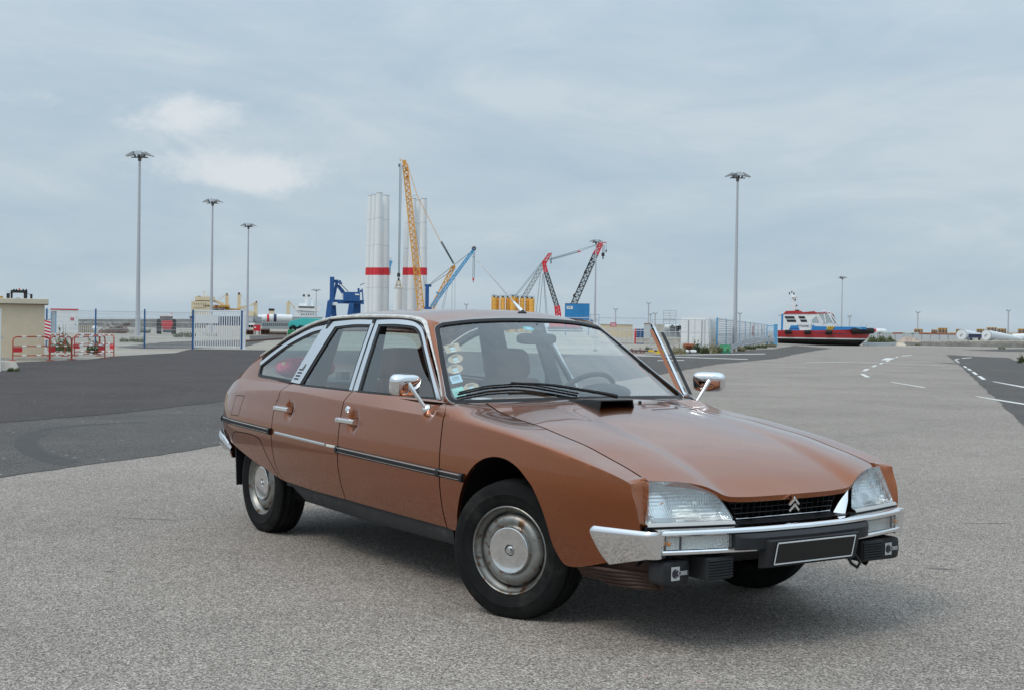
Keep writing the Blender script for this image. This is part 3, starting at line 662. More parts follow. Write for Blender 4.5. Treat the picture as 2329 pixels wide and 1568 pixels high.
def front_wing(s):
    arch = smooth_pl([(-.497, .345), (-.415, .345), (-.368, .431), (-.321, .517), (-.269, .597), (-.210, .664), (-.126, .711), (-.032, .731), (.063, .727), (.150, .701), (.217, .662), (.272, .621), (.327, .543), (.353, .468), (.367, .38), (.393, .325), (.422, .302), (.502, .307), (.667, .348), (.78, .385), (.86, .43)], 120)
    arch[0] = np.array([-.500 + GAP, .345])
    botv = [(x, side_xz(x, z)) for x, z in arch]
    rig = smooth_pl([(.86, side_xz(.86, .43)), (.895, side_xz(.895, .49)), (.902, side_xz(.902, .542)), (.886, side_xz(.886, .614)), (.855, 1.0), (.82, 1.45), (.80, 2.0)], 40)
    lef = shift(VF, GAP) + [(-.606, 1.6), (-.598, 1.8), (-.588, 2.0)]
    top = [(x, 2.0) for x in np.linspace(-.588, .80, 30)]
    # columns follow x so that the arch is sampled evenly
    B = np.array(botv); n = 96
    w_ = .6 * (B[:, 0] - B[0, 0]) / (B[-1, 0] - B[0, 0]); dd = np.linalg.norm(np.diff(B * [1, .6], axis=0), axis=1); w_ = w_ + .4 * np.concatenate([[0], np.cumsum(dd)]) / dd.sum()
    P = []; m = 40
    Bj = [np.array([np.interp(t, w_, B[:, 0]), np.interp(t, w_, B[:, 1])]) for t in np.linspace(0, 1, n)]
    fx_ = [(b[0] - Bj[0][0]) / (Bj[-1][0] - Bj[0][0]) for b in Bj]
    Tj = [np.array([-.588 + (.80 + .588) * f, 2.0]) for f in fx_]
    Lp = [poly_at(lef, q) for q in np.linspace(0, 1, m)]; Rp = [poly_at(rig, q) for q in np.linspace(0, 1, m)]
    for i, q in enumerate(np.linspace(0, 1, m)):
        row = []
        for j in range(n):
            t = fx_[j]
            c = (1 - q) * Bj[j] + q * Tj[j] + (1 - t) * Lp[i] + t * Rp[i] - ((1 - q) * (1 - t) * Bj[0] + (1 - q) * t * Bj[-1] + q * (1 - t) * Tj[0] + q * t * Tj[-1])
            row.append(side(c[0], c[1]))
        # turn round to the headlamp
        e = row[-1]; z = e[2]
        f = np.clip((z - .50) / (.703 - .50), 0, 1)
        hx, hy = (.912 - .076 * f, -(.757 - .068 * f)) if z > .525 else (.885, -.742)
        for g in (.15, .4, .7, 1.0):
            row.append(np.array([e[0] + (hx - e[0]) * g ** .8, e[1] + (hy - e[1]) * g ** 1.15, z]))
        P.append(row)
    w = flank('front_wing', P, s, CAR)
    trim_strip(-.490, -.285, .613, -.0175, s, w)
    # dark liner of the wheel arch
    A = [p for p in arch if p[0] > -.42 and p[0] < .43]
    rows = [[side(x, side_xz(x, z)) + np.array([0, .012, 0]) for x, z in A], [np.array([x, -.45, z]) for x, z in A], [np.array([x, -.44, .4]) for x, z in A]]
    MB().grid(sgn(rows, s)).build('wheel_arch_liner', 'underside', w)
    return w
def rear_quarter(s):
    bot = smooth_pl(xv([(-3.40, .560), (-3.236, .529), (-3.156, .509), (-2.905, .454), (-2.675, .414), (-2.55, .391), (-2.421 - GAP, .371)]), 30)
    lef = smooth_pl([(-3.40, side_xz(-3.40, .56)), (-3.50, side_xz(-3.5, .62)), (-3.545, side_xz(-3.545, .72)), (-3.555, side_xz(-3.555, .80)), (-3.525, side_xz(-3.525, .862)), (-3.46, side_xz(-3.46, .925)), (-3.28, side_xz(-3.28, 1.03)), (-3.115, side_xz(-3.115, 1.105))], 40)
    top = [tuple(lef[-1]), (-3.085, side_xz(-3.085, 1.07)), (-3.05, side_xz(-3.05, 1.015)), (-3.030, side_xz(-3.03, .985)), (-2.98, side_xz(-2.98, .972)), (-2.75, 2.03), (-2.456 - GAP, 2.005)]
    q = flank('rear_quarter', coons(bot, top, lef, shift(VR, -GAP), 36, 44), s, CAR)
    # wheel spat with its own edge line
    line = smooth_pl([(-3.232, .530), (-3.238, .575), (-3.20, .607), (-3.12, .615), (-2.95, .618), (-2.82, .614), (-2.74, .603), (-2.69, .575), (-2.65, .537), (-2.60, .489), (-2.545, .437), (-2.49, .389)], 60)
    mb = MB(); rows = []
    for k, (x, z) in enumerate(line):
        d = line[min(k + 1, len(line) - 1)] - line[max(k - 1, 0)]; d = d / np.linalg.norm(d); nrm = np.array([-d[1], d[0]]) * .0028
        rows.append([side(x + a * nrm[0], side_xz(x + a * nrm[0], z + a * nrm[1])) + np.array([0, -b, 0]) for a, b in ((-1, .0006), (1, .0006))])
    mb.grid(sgn(rows, s)); mb.build('spat_gap', 'underside', q)
    # fuel flap outline
    pts = [(-3.245, .845), (-3.085, .850), (-3.135, .719), (-3.285, .715), (-3.245, .845)]
    if s < 0:
        mb = MB()
        for a, b in zip(pts[:-1], pts[1:]):
            a = np.array(a); b = np.array(b); d = (b - a) / np.linalg.norm(b - a); nr = np.array([-d[1], d[0]]) * .0018
            rows = [[side(*(lambda c: (c[0], side_xz(c[0], c[1])))(a + (b - a) * t + nr * e)) + np.array([0, -.0008, 0]) for e in (-1, 1)] for t in np.linspace(0, 1, 8)]
            mb.grid(sgn(rows, s))
        mb.build('fuel_flap', 'underside', q)
    trim_strip(-3.515, -2.553, .676, -.0155, s, q)
    # quarter window
    strip('quarter_frame', [(-3.060, 1.045), (-2.88, 1.135), (-2.73, 1.195), (-2.50, 1.262), (-2.352, 1.285)], [(-3.088, 1.068), (-2.90, 1.158), (-2.745, 1.220), (-2.51, 1.286), (-2.338, 1.310)], s, q, 'alloy_trim', .006, n=30)
    strip('quarter_frame', [(-2.338, .962), (-2.263, 1.331)], [(-2.446, .966), (-2.345, 1.308)], s, q, 'alloy_trim', .005, label='wide brushed metal pillar with black vent slots')
    if True:
        for k in range(4):
            z = .988 + k * .0185; f = (z - .966) / .345; x0 = -2.446 + .101 * f + .024; mb = MB()
            mb.panel(sgn([[green(x, zz) + np.array([0, -.0062, 0]) for x in np.linspace(x0, x0 + .062, 4)] for zz in (z - .0045, z + .0045)], s), inw(s), .001, flip=(s > 0)); mb.build('vent_slot', 'black_trim', q)
        for x0, z0, w_, h_ in ((-2.362, 1.055, .03, .008), (-2.347, 1.068, .014, .02)):
            MB().panel(sgn([[green(x, zz) + np.array([0, -.0062, 0]) for x in (x0, x0 + w_)] for zz in (z0 - h_ / 2, z0 + h_ / 2)], s), inw(s), .001, flip=(s > 0)).build('vent_slot', 'black_trim', q)
    strip('window_seal', [(-2.44, .975), (-2.75, .985), (-2.98, .99), (-3.015, 1.0), (-3.045, 1.045)], [(-2.446, .957), (-2.75, .968), (-2.99, .975), (-3.035, .99), (-3.072, 1.055)], s, q, 'black_trim', .004, n=40)
    strip('window_seal', [(-3.040, 1.040), (-2.87, 1.122), (-2.73, 1.182), (-2.50, 1.248), (-2.36, 1.27)], [(-3.062, 1.048), (-2.88, 1.136), (-2.73, 1.196), (-2.50, 1.263), (-2.352, 1.286)], s, q, 'black_trim', .001, n=30)
    pane('quarter_glass', [(-3.02, 1.0), (-2.99, .978), (-2.75, .972), (-2.43, .962)], [(-3.06, 1.045), (-2.88, 1.135), (-2.73, 1.195), (-2.345, 1.29)], s, q)
    return q
FDR = front_door(-1); RDR = rear_door(-1); FWR = front_wing(-1); RQR = rear_quarter(-1)
FDL = front_door(1); RDL = rear_door(1); FWL = front_wing(1); RQL = rear_quarter(1)
# the driver's door stands ajar
DOOR_ANGLE = R(38)
hx, hy = -.50, .845
FDL.matrix_local = Matrix.Translation((hx, hy, 0)) @ Matrix.Rotation(-DOOR_ANGLE, 4, 'Z') @ Matrix.Translation((-hx, -hy, 0))

# --- roof, pillars, glass -----------------------------------------
GUT = smooth_pl([(-3.112, 1.107), (-2.908, 1.188), (-2.788, 1.238), (-2.535, 1.311), (-2.295, 1.349), (-2.055, 1.361), (-1.715, 1.365), (-1.396, 1.362), (-1.244, 1.352), (-1.155, 1.333), (-1.105, 1.303)], 90)
def gut3(x, z): return np.array([x, -greenhouse(x, z), z])
# windscreen edge (right half), from bottom centre round to top centre
WS_B = [(-.415, 0, .955), (-.430, -.25, .953), (-.475, -.48, .948), (-.545, -.66, .942), (-.578, -.715, .940)]
WS_S = [(-.592, -.745, .948), (-.62, -.748, .968), (-.80, -.672, 1.10), (-.95, -.607, 1.215), (-1.045, -.566, 1.285)]
WS_T = [(-1.070, -.548, 1.307), (-1.068, -.515, 1.324), (-1.035, -.36, 1.343), (-1.010, -.18, 1.353), (-1.003, 0, 1.356)]
def interp3(pts, n): 
    P = smooth_pl(pts, 60); d = np.linalg.norm(np.diff(np.array(P), axis=0), axis=1); s_ = np.concatenate([[0], np.cumsum(d)]) / d.sum(); P = np.array(P)
    return [np.array([np.interp(t, s_, P[:, k]) for k in range(3)]) for t in np.linspace(0, 1, n)]
def mir(p): return np.array([p[0], -p[1], p[2]])
def full(half): return half + [mir(p) for p in half[-2::-1]]
# roof panel
GR = [p for p in GUT if -2.80 <= p[0] <= -1.14]
nr = 40; rows = []
GRP = np.array(GR)
TOPE = interp3(WS_T[::-1], 25)      # centre to corner
for i in range(nr):
    f = i / (nr - 1); x = -2.80 + (-1.14 + 2.80) * f
    e = gut3(x, np.interp(x, GRP[:, 0], GRP[:, 1]))
    row = []
    for k in range(25):
        t = k / 24            # 0 centre .. 1 gutter
        xfront = TOPE[k][0] - .008; xr_ = -2.80 - .12 * (1 - t * t)
        xx = xr_ + (xfront - xr_) * f
        ez = gut3(xx, np.interp(xx, GRP[:, 0], GRP[:, 1]))
        crown = .040 if xx > -2.2 else .040 - .01 * (-2.2 - xx)
        zz = ez[2] + .012 + crown * (1 - abs(t) ** 2.3) ** 1.0 - .012 * t ** 6
        # blend down to the windscreen edge
        b_ = np.clip((f - .80) / .20, 0, 1); b_ = b_ * b_ * (1.2 - .2 * b_)
        zz = zz + (TOPE[k][2] + .010 - zz) * b_
        row.append(np.array([xx, (ez[1] - .004) * t if b_ < .01 else ((ez[1] - .004) * (1 - b_) + TOPE[-1][1] * b_) * t, zz]))
    rows.append(row[::-1] + [mir(p) for p in row[1:]])
mb = MB(); mb.panel(rows, (0, 0, -1), .012); ROOF = mb.build('roof', 'car_paint', CAR, smooth=40)
# gutters
for s in (-1, 1):
    P = [gut3(x, z) + np.array([0, -.014, .002]) for x, z in GUT] + [np.array([-1.02, -.622, 1.240]), np.array([-.94, -.648, 1.178]), np.array([-.807, -.694, 1.073]), np.array([-.685, -.742, .965])]
    P = smooth_pl(P, 160)
    prof = [(.006, -.009), (-.004, -.006), (-.005, .003), (.001, .008), (.020, .010)]
    rows_ = [[p + np.array([0, a, b * (1 if p[2] > 1.25 else .8)]) for a, b in prof] for p in P]
    MB().grid(sgn(rows_, s)).build('rain_gutter', 'gutter_grey', CAR, smooth=50)
    # black seal channel just under the gutter
    rows_ = [[gut3(x, z - .008) + np.array([0, -.001, 0]), gut3(x, z - .022) + np.array([0, .004, 0])] for x, z in GUT]
    MB().grid(sgn(rows_, s)).build('roof_seal', 'black_trim', CAR)
    # windscreen pillar
    A = smooth_pl([gut3(-1.19, 1.345) + [0, -.004, .004], gut3(-1.115, 1.312) + [0, -.004, 0], np.array([-1.036, -.616, 1.240]), np.array([-.916, -.655, 1.148]), np.array([-.806, -.694, 1.060]), np.array([-.676, -.750, .955])], 40)
    B = smooth_pl([np.array(WS_T[1]) + [-.01, -.004, .006], np.array(WS_T[0]) + [-.004, -.008, .006], np.array(WS_S[3]) + [0, -.012, .006], np.array(WS_S[2]) + [0, -.012, .006], np.array(WS_S[1]) + [.0, -.012, .0], np.array(WS_S[0]) + [.0, -.012, -.012]], 40)
    rows_ = [[A[i] + (B[i] - A[i]) * t + np.array([.006, -.004, .006]) * math.sin(math.pi * t) for i in range(min(len(A), len(B)))] for t in np.linspace(0, 1, 7)]
    MB().panel(sgn(rows_, s), (-.4, -s * .6, -.4), .012, flip=(s < 0)).build('windscreen_pillar', 'car_paint', CAR, smooth=40)
    # inner pillars behind the side glass and seat belts
    for xa, xb, wd in ((-1.60, -1.71, .085), (-2.36, -2.28, .10)):
        a = green(xa, .95) + np.array([0, .035, 0]); b = green(xb, 1.335) + np.array([0, .035, 0])
        MB().bar((a[0], a[1] * -s if s > 0 else a[1], a[2] - .3), (b[0], b[1] * -s if s > 0 else b[1], b[2]), wd, .03).build('centre_pillar' if xa > -2 else 'rear_pillar', 'dash', CAR)
    # rear pillar skin from gutter to the back window
    A = [gut3(x, z) + np.array([0, -.004, .004]) for x, z in GUT if x < -2.70] + [np.array(side(-3.28, side_xz(-3.28, 1.03))), np.array(side(-3.46, side_xz(-3.46, .925)))]
    A = sorted(A, key=lambda p: -p[0]); A = smooth_pl(A, 40)
    B = [np.array([-2.86 - .72 * t, -(.47 + .12 * t), 1.258 - .335 * t ** 1.1]) for t in np.linspace(0, 1, len(A))]
    rows_ = [[A[i] + (B[i] - A[i]) * t + np.array([0, 0, .012]) * math.sin(math.pi * t) for i in range(len(A))] for t in np.linspace(0, 1, 6)]
    MB().panel(sgn(rows_, s), (0, 0, -1), .012, flip=(s < 0)).build('tail_pillar', 'car_paint', CAR, smooth=40)
# back window, tail
rows = [[np.array([-2.86 - .72 * t - .06 * (1 - (q * q)), q * (.47 + .12 * t), 1.258 - .335 * t ** 1.1 + .035 * (1 - q * q) * (1 - t)]) for q in np.linspace(-1, 1, 13)] for t in np.linspace(0, 1, 12)]
MB().grid(rows).build('back_window', 'window_glass', CAR, smooth=60)
rows = [[np.array([xx - .04 * (1 - q * q), q * yy, zz]) for q in np.linspace(-1, 1, 17)] for xx, yy, zz in ((-3.50, .69, .905), (-3.55, .715, .86), (-3.565, .73, .75), (-3.545, .735, .62), (-3.48, .74, .52), (-3.42, .73, .42))]
TAIL = MB().panel(rows, (1, 0, 0), .02).build('tail_panel', 'car_paint', CAR, smooth=40)
# windscreen
nb = 21
def ws_half(t):
    """windscreen cross curve at t from bottom (0) to top (1), right half, centre to edge"""
    bc, tc_ = np.array(WS_B[0]), np.array(WS_T[-1])
    bot = interp3(WS_B + [WS_S[0]], nb); top = interp3(WS_T[::-1], nb)
    sd_ = interp3([WS_S[0]] + WS_S[1:] + [WS_T[0]], 41)
    k = t * 40; i = int(min(k, 39)); e = sd_[i] + (sd_[i + 1] - sd_[i]) * (k - i)
    out = []
    for j in range(nb):
        f = j / (nb - 1); lin = bot[j] + (top[j] - bot[j]) * t; el = bot[-1] + (top[-1] - bot[-1]) * t
        cen = np.array([.018, 0, .012]) * math.sin(math.pi * t) * (1 - f * f)
        out.append(lin + (e - el) * f ** 3 + cen)
    return out
rows = []
for t in np.linspace(0, 1, 18):
    h = ws_half(t); rows.append([p for p in h[::-1]] + [mir(p) for p in h[1:]])
WIND = MB().grid(rows).build('windscreen', 'screen_glass', CAR, smooth=60)
# rubber seal with a bright insert round the screen
loop = interp3(WS_B, 30) + interp3([WS_B[-1], WS_S[0], WS_S[1]], 8)[1:-1] + interp3(WS_S[1:], 40) + interp3([WS_S[-1], WS_T[0], WS_T[1]], 8)[1:-1] + interp3(WS_T[1:], 30)
loop = loop + [mir(p) for p in loop[-2:0:-1]]
cen = np.mean(loop, axis=0)
def ringstrip(name, mt, w0, w1, up):
    rows_ = []
    nrm = np.array([.60, 0, .80])
    for i, p in enumerate(loop):
        d = loop[(i + 1) % len(loop)] - loop[i - 1]; d = d / np.linalg.norm(d); n_ = nrm + np.array([0, .35 * np.sign(p[1]) * min(1, abs(p[1]) / .5), 0]); n_ /= np.linalg.norm(n_)
        o_ = np.cross(d, n_); o_ /= np.linalg.norm(o_)
        if o_ @ (p - cen) < 0: o_ = -o_
        rows_.append([p + o_ * w0 + n_ * .001, p + o_ * w0 + n_ * up, p + o_ * (w0 + w1) / 2 + n_ * (up + .002), p + o_ * w1 + n_ * up, p + o_ * w1 - n_ * .004])
    rows_.append(rows_[0]); return MB().grid(rows_).build(name, mt, WIND, smooth=50)
ringstrip('screen_seal', 'black_trim', -.016, .008, .008); ringstrip('seal_insert', 'chrome', .008, .0125, .007)

# --- bonnet -------------------------------------------------------
FE = spl([(0, (.983, .627)), (.20, (.981, .628)), (.34, (.974, .633)), (.375, (.968, .638)), (.41, (.958, .654)), (.46, (.940, .677)), (.53, (.911, .693)), (.60, (.880, .701)), (.69, (.836, .704))])
GC = spl([(0, 0), (.12, .045), (.25, .115), (.5, .285), (.75, .53), (.9, .77), (1, 1)])
def bonnet(s_, t):
    a = abs(t); xr_ = -.585 + .17 * (1 - a ** 2.2); zr_ = .9435 + .020 * (1 - a * a)
    xf_, zf_ = FE(.69 * a); x = xr_ + (xf_ - xr_) * s_
    xe = -.585 + (.836 + .585) * s_; ge = (ZG(xe) - ZG(-.585)) / (ZG(.836) - ZG(-.585)); g = GC(s_) * (1 - a ** 2.5) + ge * a ** 2.5
    return np.array([x, t * (YG(xe) - .010), zr_ + (zf_ - zr_) * g])
rows = [[bonnet(s_, t) for t in np.linspace(-1, 1, 61)] for s_ in np.linspace(0, 1, 48)]
BON = MB().panel(rows, (-.3, 0, -1), .022, flip=True).build('bonnet', 'car_paint', CAR, smooth=35)
def bonnet_z(x, y):
    """bonnet height under a plan point"""
    best = None
    lo, hi = 0., 1.
    for _ in range(30):
        m = (lo + hi) / 2; a = np.clip(y / (YG(-.585 + 1.421 * m) - .010), -1, 1)
        if bonnet(m, a)[0] < x: lo = m
        else: hi = m
    a = np.clip(y / (YG(-.585 + 1.421 * lo) - .010), -1, 1); return bonnet(lo, a)[2]
# --- underbody, sills, mudflaps ------------------------------------
mb = MB(); mb.box((-1.85, 0, .27), (2.9, 1.36, .05)); mb.box((-1.42, 0, .33), (1.9, 1.50, .06)); mb.build('floor_pan', 'underside', CAR)
mb = MB(); mb.box((.44, 0, .50), (.80, .86, .30)); mb.build('engine_bay', 'underside', CAR)
mb = MB(); mb.box((-3.15, 0, .50), (.62, 1.0, .30)); mb.build('boot_floor', 'underside', CAR)
for s in (-1, 1):
    rows = []
    for x in np.linspace(-2.42, -.462, 24):
        y = abs(side(x, side_xz(x, .352))[1]); k = np.clip((x + 2.42) / .25, 0, 1)
        zb = .262 + (1 - k) * .075 + .012 * np.clip((-1.4 - x) / .8, 0, 1)
        rows.append([(x, y - .012, .366), (x, y - .014, .345), (x, y - .020, zb + .02), (x, y - .035, zb), (x, y - .16, zb - .005)])
    MB().grid(sgn([[(p[0], -p[1], p[2]) for p in r] for r in rows], s), flip=(s < 0)).build('sill', 'sill_grey', CAR, smooth=40)
    # rear mudflap, front mudflap
    y0, y1 = s * .775, s * .52
    MB().box((-3.235, (y0 + y1) / 2, .385), (.012, abs(y0 - y1), .25), ry=R(-6)).build('mudflap', 'black_trim', CAR, bevel=.004)
    MB().box((-.405, s * .715, .29), (.012, .20, .22), ry=R(8)).build('mudflap', 'black_trim', CAR, bevel=.004)
# --- wheels --------------------------------------------------------
def wheel(c, s, steer):
    w = bpy.data.objects.new('wheel', None); COL.objects.link(w); w.parent = CAR
    ax = Matrix.Rotation(steer, 3, 'Z') @ Vector((0, s, 0)); c = Vector(c)
    def lat(name, prof, m, n=72, sm=35, cap=False):
        mb = MB(); mb.lathe(prof, c, ax, n, cap=cap)
        mb.v = [(p[0], p[1], max(p[2], .003)) for p in mb.v]
        return mb.build(name, m, w, smooth=sm)
    groove = []
    for a in (.052, .018, -.018, -.052): groove += [(.322 - .012 * abs(a) / .052, a + .006), (.313 - .010 * abs(a) / .052, a + .004), (.313 - .010 * abs(a) / .052, a - .004), (.322 - .012 * abs(a) / .052, a - .006)]
    lat('tyre', [(.186, .055), (.192, .076), (.201, .083), (.206, .0835), (.209, .086), (.225, .0925), (.250, .0965), (.253, .0985), (.257, .0965), (.280, .0935), (.298, .087), (.309, .078), (.311, .0765)] + groove + [(.311, -.0765), (.298, -.087), (.25, -.096), (.2, -.082), (.186, -.055)], 'tyre', 96, 30)
    rim = lat('rim', [(.201, .0775), (.2005, .0835), (.197, .0855), (.193, .083), (.190, .074), (.184, .064), (.176, .058), (.170, .046), (.167, .030), (.165, .030), (.1645, .046), (.160, .058), (.151, .068), (.138, .0735), (.122, .0735), (.110, .068), (.100, .064), (.05, .064)], 'steel_rim')
    cap = lat('hub_cap', [(.106, .066), (.1055, .078), (.1035, .084), (.100, .0855), (.097, .0848), (.08, .0828), (.06, .0810), (.04, .0798), (.026, .0794), (.0235, .073), (.0215, .066)], 'cap_chrome', sm=30)
    lat('hub_bolt', [(.0205, .068), (.0205, .074), (.0165, .0745), (.0162, .083), (.0125, .088), (.0001, .0885)], 'dull_chrome', 24)
    lat('brake_drum', [(.18, -.04), (.18, .02), (.05, .025)], 'underside', 24)
    return w
wheel((0, -.735, .311), -1, R(22)); wheel((0, .735, .311), 1, R(26))
wheel((-2.855, -.676, .311), -1, 0); wheel((-2.855, .676, .311), 1, 0)

# --- front end -----------------------------------------------------
XB = spl([(0, 1.085), (.235, 1.073), (.40, 1.048), (.55, 1.015), (.66, .985), (.72, .966)])
YS = np.concatenate([np.linspace(-.722, .722, 61)])
def rowsweep(ys, prof):
    """prof of (dx, z) swept along the bumper's plan curve"""
    return [[np.array([XB(abs(y)) + d, y, z]) for d, z in prof] for y in ys]
def sweep(name, ys, prof, m, parent, sm=35, closed=True):
    mb = MB(); R_ = rowsweep(ys, prof); mb.grid(R_, closed=closed, flip=True)
    if closed:
        n = len(prof); k = len(mb.v) - n; mb.f.append(tuple(range(n))); mb.f.append(tuple(range(k + n - 1, k - 1, -1)))
    return mb.build(name, m, parent, smooth=sm)
BUMP = sweep('front_bumper', YS, [(-.115, .524), (-.03, .520), (-.006, .516), (.003, .509), (.004, .500), (.0, .495), (-.006, .494), (-.05, .494), (-.115, .50)], 'chrome', CAR)
sweep('lower_blade', YS, [(-.05, .436), (-.004, .436), (.001, .431), (.001, .421), (-.006, .416), (-.05, .412)], 'chrome', BUMP)
sweep('bumper_recess', YS, [(-.030, .495), (-.026, .49), (-.026, .44), (-.03, .435), (-.06, .435), (-.06, .495)], 'black_trim', BUMP)
# rubber centre block with the plate carrier
ys = np.concatenate([[-.395, -.385, -.37], np.linspace(-.34, .34, 21), [.37, .385, .395]])
mb = MB(); rows = []
for y in ys:
    k = 1 - np.clip((abs(y) - .335) / .06, 0, 1); x = XB(abs(y))
    rows.append([np.array([x - .03, y, .4935]), np.array([x + .004 + .012 * k, y, .4935]), np.array([x + .010 + .024 * k, y, .478]), np.array([x + .008 + .022 * k, y, .432]), np.array([x - .002 + .012 * k, y, .426]), np.array([x - .03, y, .426])])
mb.grid(rows, closed=True, flip=True); mb.f.append(tuple(range(6))); e = len(mb.v) - 6; mb.f.append(tuple(range(e + 5, e - 1, -1)))
RUB = mb.build('rubber_block', 'grey_plastic', BUMP, smooth=30)
pc = MB(); pc.add([(1.060, -.275, .345), (1.060, .275, .345), (1.062, .275, .470), (1.062, -.275, .470), (1.104, -.262, .352), (1.104, .262, .352), (1.130, .262, .466), (1.130, -.262, .466)], [(0, 1, 5, 4), (1, 2, 6, 5), (2, 3, 7, 6), (3, 0, 4, 7), (4, 5, 6, 7), (3, 2, 1, 0)])
pc.build('plate_carrier', 'grey_plastic', BUMP, bevel=.005)
nrm = Vector((.114, 0, -.026)).normalized()
def plate_pt(y, v, d): return Vector((1.104 + (1.106 - 1.080) * v, y, .352 + .114 * v)) + nrm * d
mb = MB()
a, b, c_, d_ = -.233, .233, .10, .93
mb.add([plate_pt(a, c_, .001), plate_pt(b, c_, .001), plate_pt(b, d_, .001), plate_pt(a, d_, .001), plate_pt(a, c_, .004), plate_pt(b, c_, .004), plate_pt(b, d_, .004), plate_pt(a, d_, .004)], [(0, 1, 5, 4), (1, 2, 6, 5), (2, 3, 7, 6), (3, 0, 4, 7), (4, 5, 6, 7)])
mat('plate_black', (.006, .006, .007), .4)
PL = mb.build('number_plate', 'plate_black', BUMP, label='black number plate with a thin white border and no characters')
mb = MB()
for q in ([(a, c_), (b, c_), (b, c_ + .045), (a, c_ + .045)], [(a, d_ - .045), (b, d_ - .045), (b, d_), (a, d_)], [(a, c_), (a + .005, c_), (a + .005, d_), (a, d_)], [(b - .005, c_), (b, c_), (b, d_), (b - .005, d_)]):
    mb.add([plate_pt(y, v, .0052) for y, v in q] + [plate_pt(y, v, .0035) for y, v in q], [(0, 1, 2, 3), (1, 0, 4, 5), (2, 1, 5, 6), (3, 2, 6, 7), (0, 3, 7, 4)])
mb.build('plate_border', 'paper_white', PL, weld=False)
mb = MB(); mb.tube([(1.02, .30, .35), (1.05, .30, .315), (1.06, .325, .298), (1.055, .35, .315), (1.02, .35, .35)], .007, 8); mb.build('tow_eye', 'black_trim', BUMP, smooth=50)
mat('shaded_paint', (.045, .019, .011), .7, var=.3, scale=8)  # body paint darkened to carry the shade under the bumper
mat('ind_reflector', (.80, .80, .79), .12, 1, bump=.8, bscale=160)
def indic(s):
    ys_ = np.linspace(.405, .708, 14)
    P = [[np.array([XB(y) - .004, s * y, z]) for y in ys_] for z in (.4395, .452, .466, .480, .4905)]
    ind = MB().panel(P, (-1, 0, 0), .012, flip=(s < 0)).build('indicator_lens', 'lamp_glass', BUMP, smooth=40)
    MB().panel([[np.array([XB(y) - .020, s * y, z]) for y in ys_] for z in (.438, .492)], (-1, 0, 0), .004, flip=(s < 0)).build('reflector', 'ind_reflector', ind, smooth=40)
    MB().box((XB(.628) - .010, s * .628, .465), (.012, .002, .05)).build('divider', 'grey_plastic', ind)
    mb = MB(); mb.sphere((XB(.67) - .014, s * .675, .463), .009, 10, 6); mb.build('bulb', 'amber', ind, smooth=60)
def lens2():
    m = bpy.data.materials.new('indicator_glass'); m.use_nodes = True; t = m.node_tree; b = t.nodes['Principled BSDF']; N = t.nodes.new; L = t.links.new
    b.inputs['Base Color'].default_value = (.92, .92, .90, 1); b.inputs['Roughness'].default_value = .15; b.inputs['Transmission Weight'].default_value = .92; b.inputs['IOR'].default_value = 1.25
    tc = N('ShaderNodeTexCoord'); h = []
    for ax in ('Y', 'Z'):
        wv = N('ShaderNodeTexWave'); wv.bands_direction = ax; wv.inputs['Scale'].default_value = 32; L(tc.outputs['Object'], wv.inputs[0]); h.append(wv.outputs['Fac'])
    ad = N('ShaderNodeMath'); ad.operation = 'ADD'; L(h[0], ad.inputs[0]); L(h[1], ad.inputs[1])
    bp = N('ShaderNodeBump'); bp.inputs['Strength'].default_value = .4; bp.inputs['Distance'].default_value = .004; L(ad.outputs[0], bp.inputs['Height']); L(bp.outputs[0], b.inputs['Normal'])
    MAT['indicator_glass'] = m
lens2()
for s in (-1, 1): indic(s)
# chrome corner pieces wrapping to the flank
for s in (-1, 1):
    rows = []
    for f in list(np.linspace(0, .8, 8)) + [.85, .9, .95, 1.0]:               # bottom to top
        row = []
        for g in np.linspace(0, 1, 26):
            # outline: rear end slanted, top level, bottom rising to the front
            zt = .505 + .010 * g; zb = .345 + .062 * g
            xr = .615 + .055 * (1 - f) + .02 * (abs(f - .5) * 2) ** 4
            xf = .968
            if g < .86:
                u = g / .86; x = xr + (.915 - xr) * u; z = zb + (zt - zb) * f
                y = WM(x) - DZ(max(z, .36)) + .022 - .022 * (1 - f) - .020 * max(0, (f - .8) / .2) ** 2
                if u < .08: y -= .014 * (1 - u / .08) ** 2
            else:
                u = (g - .86) / .14; z = zb + (zt - zb) * f
                y0_ = WM(.915) - DZ(max(z, .36)) + .022 - .022 * (1 - f) - .020 * max(0, (f - .8) / .2) ** 2
                x = .915 + (.972 - .915) * math.sin(u * math.pi / 2); y = y0_ + (.715 - y0_) * (1 - math.cos(u * math.pi / 2))
            row.append(np.array([x, -y, z]))
        rows.append(row)
    MB().panel(sgn(rows, s), (-.3, -s, 0), .030, flip=(s > 0)).build('bumper_corner', 'chrome', BUMP, smooth=30)
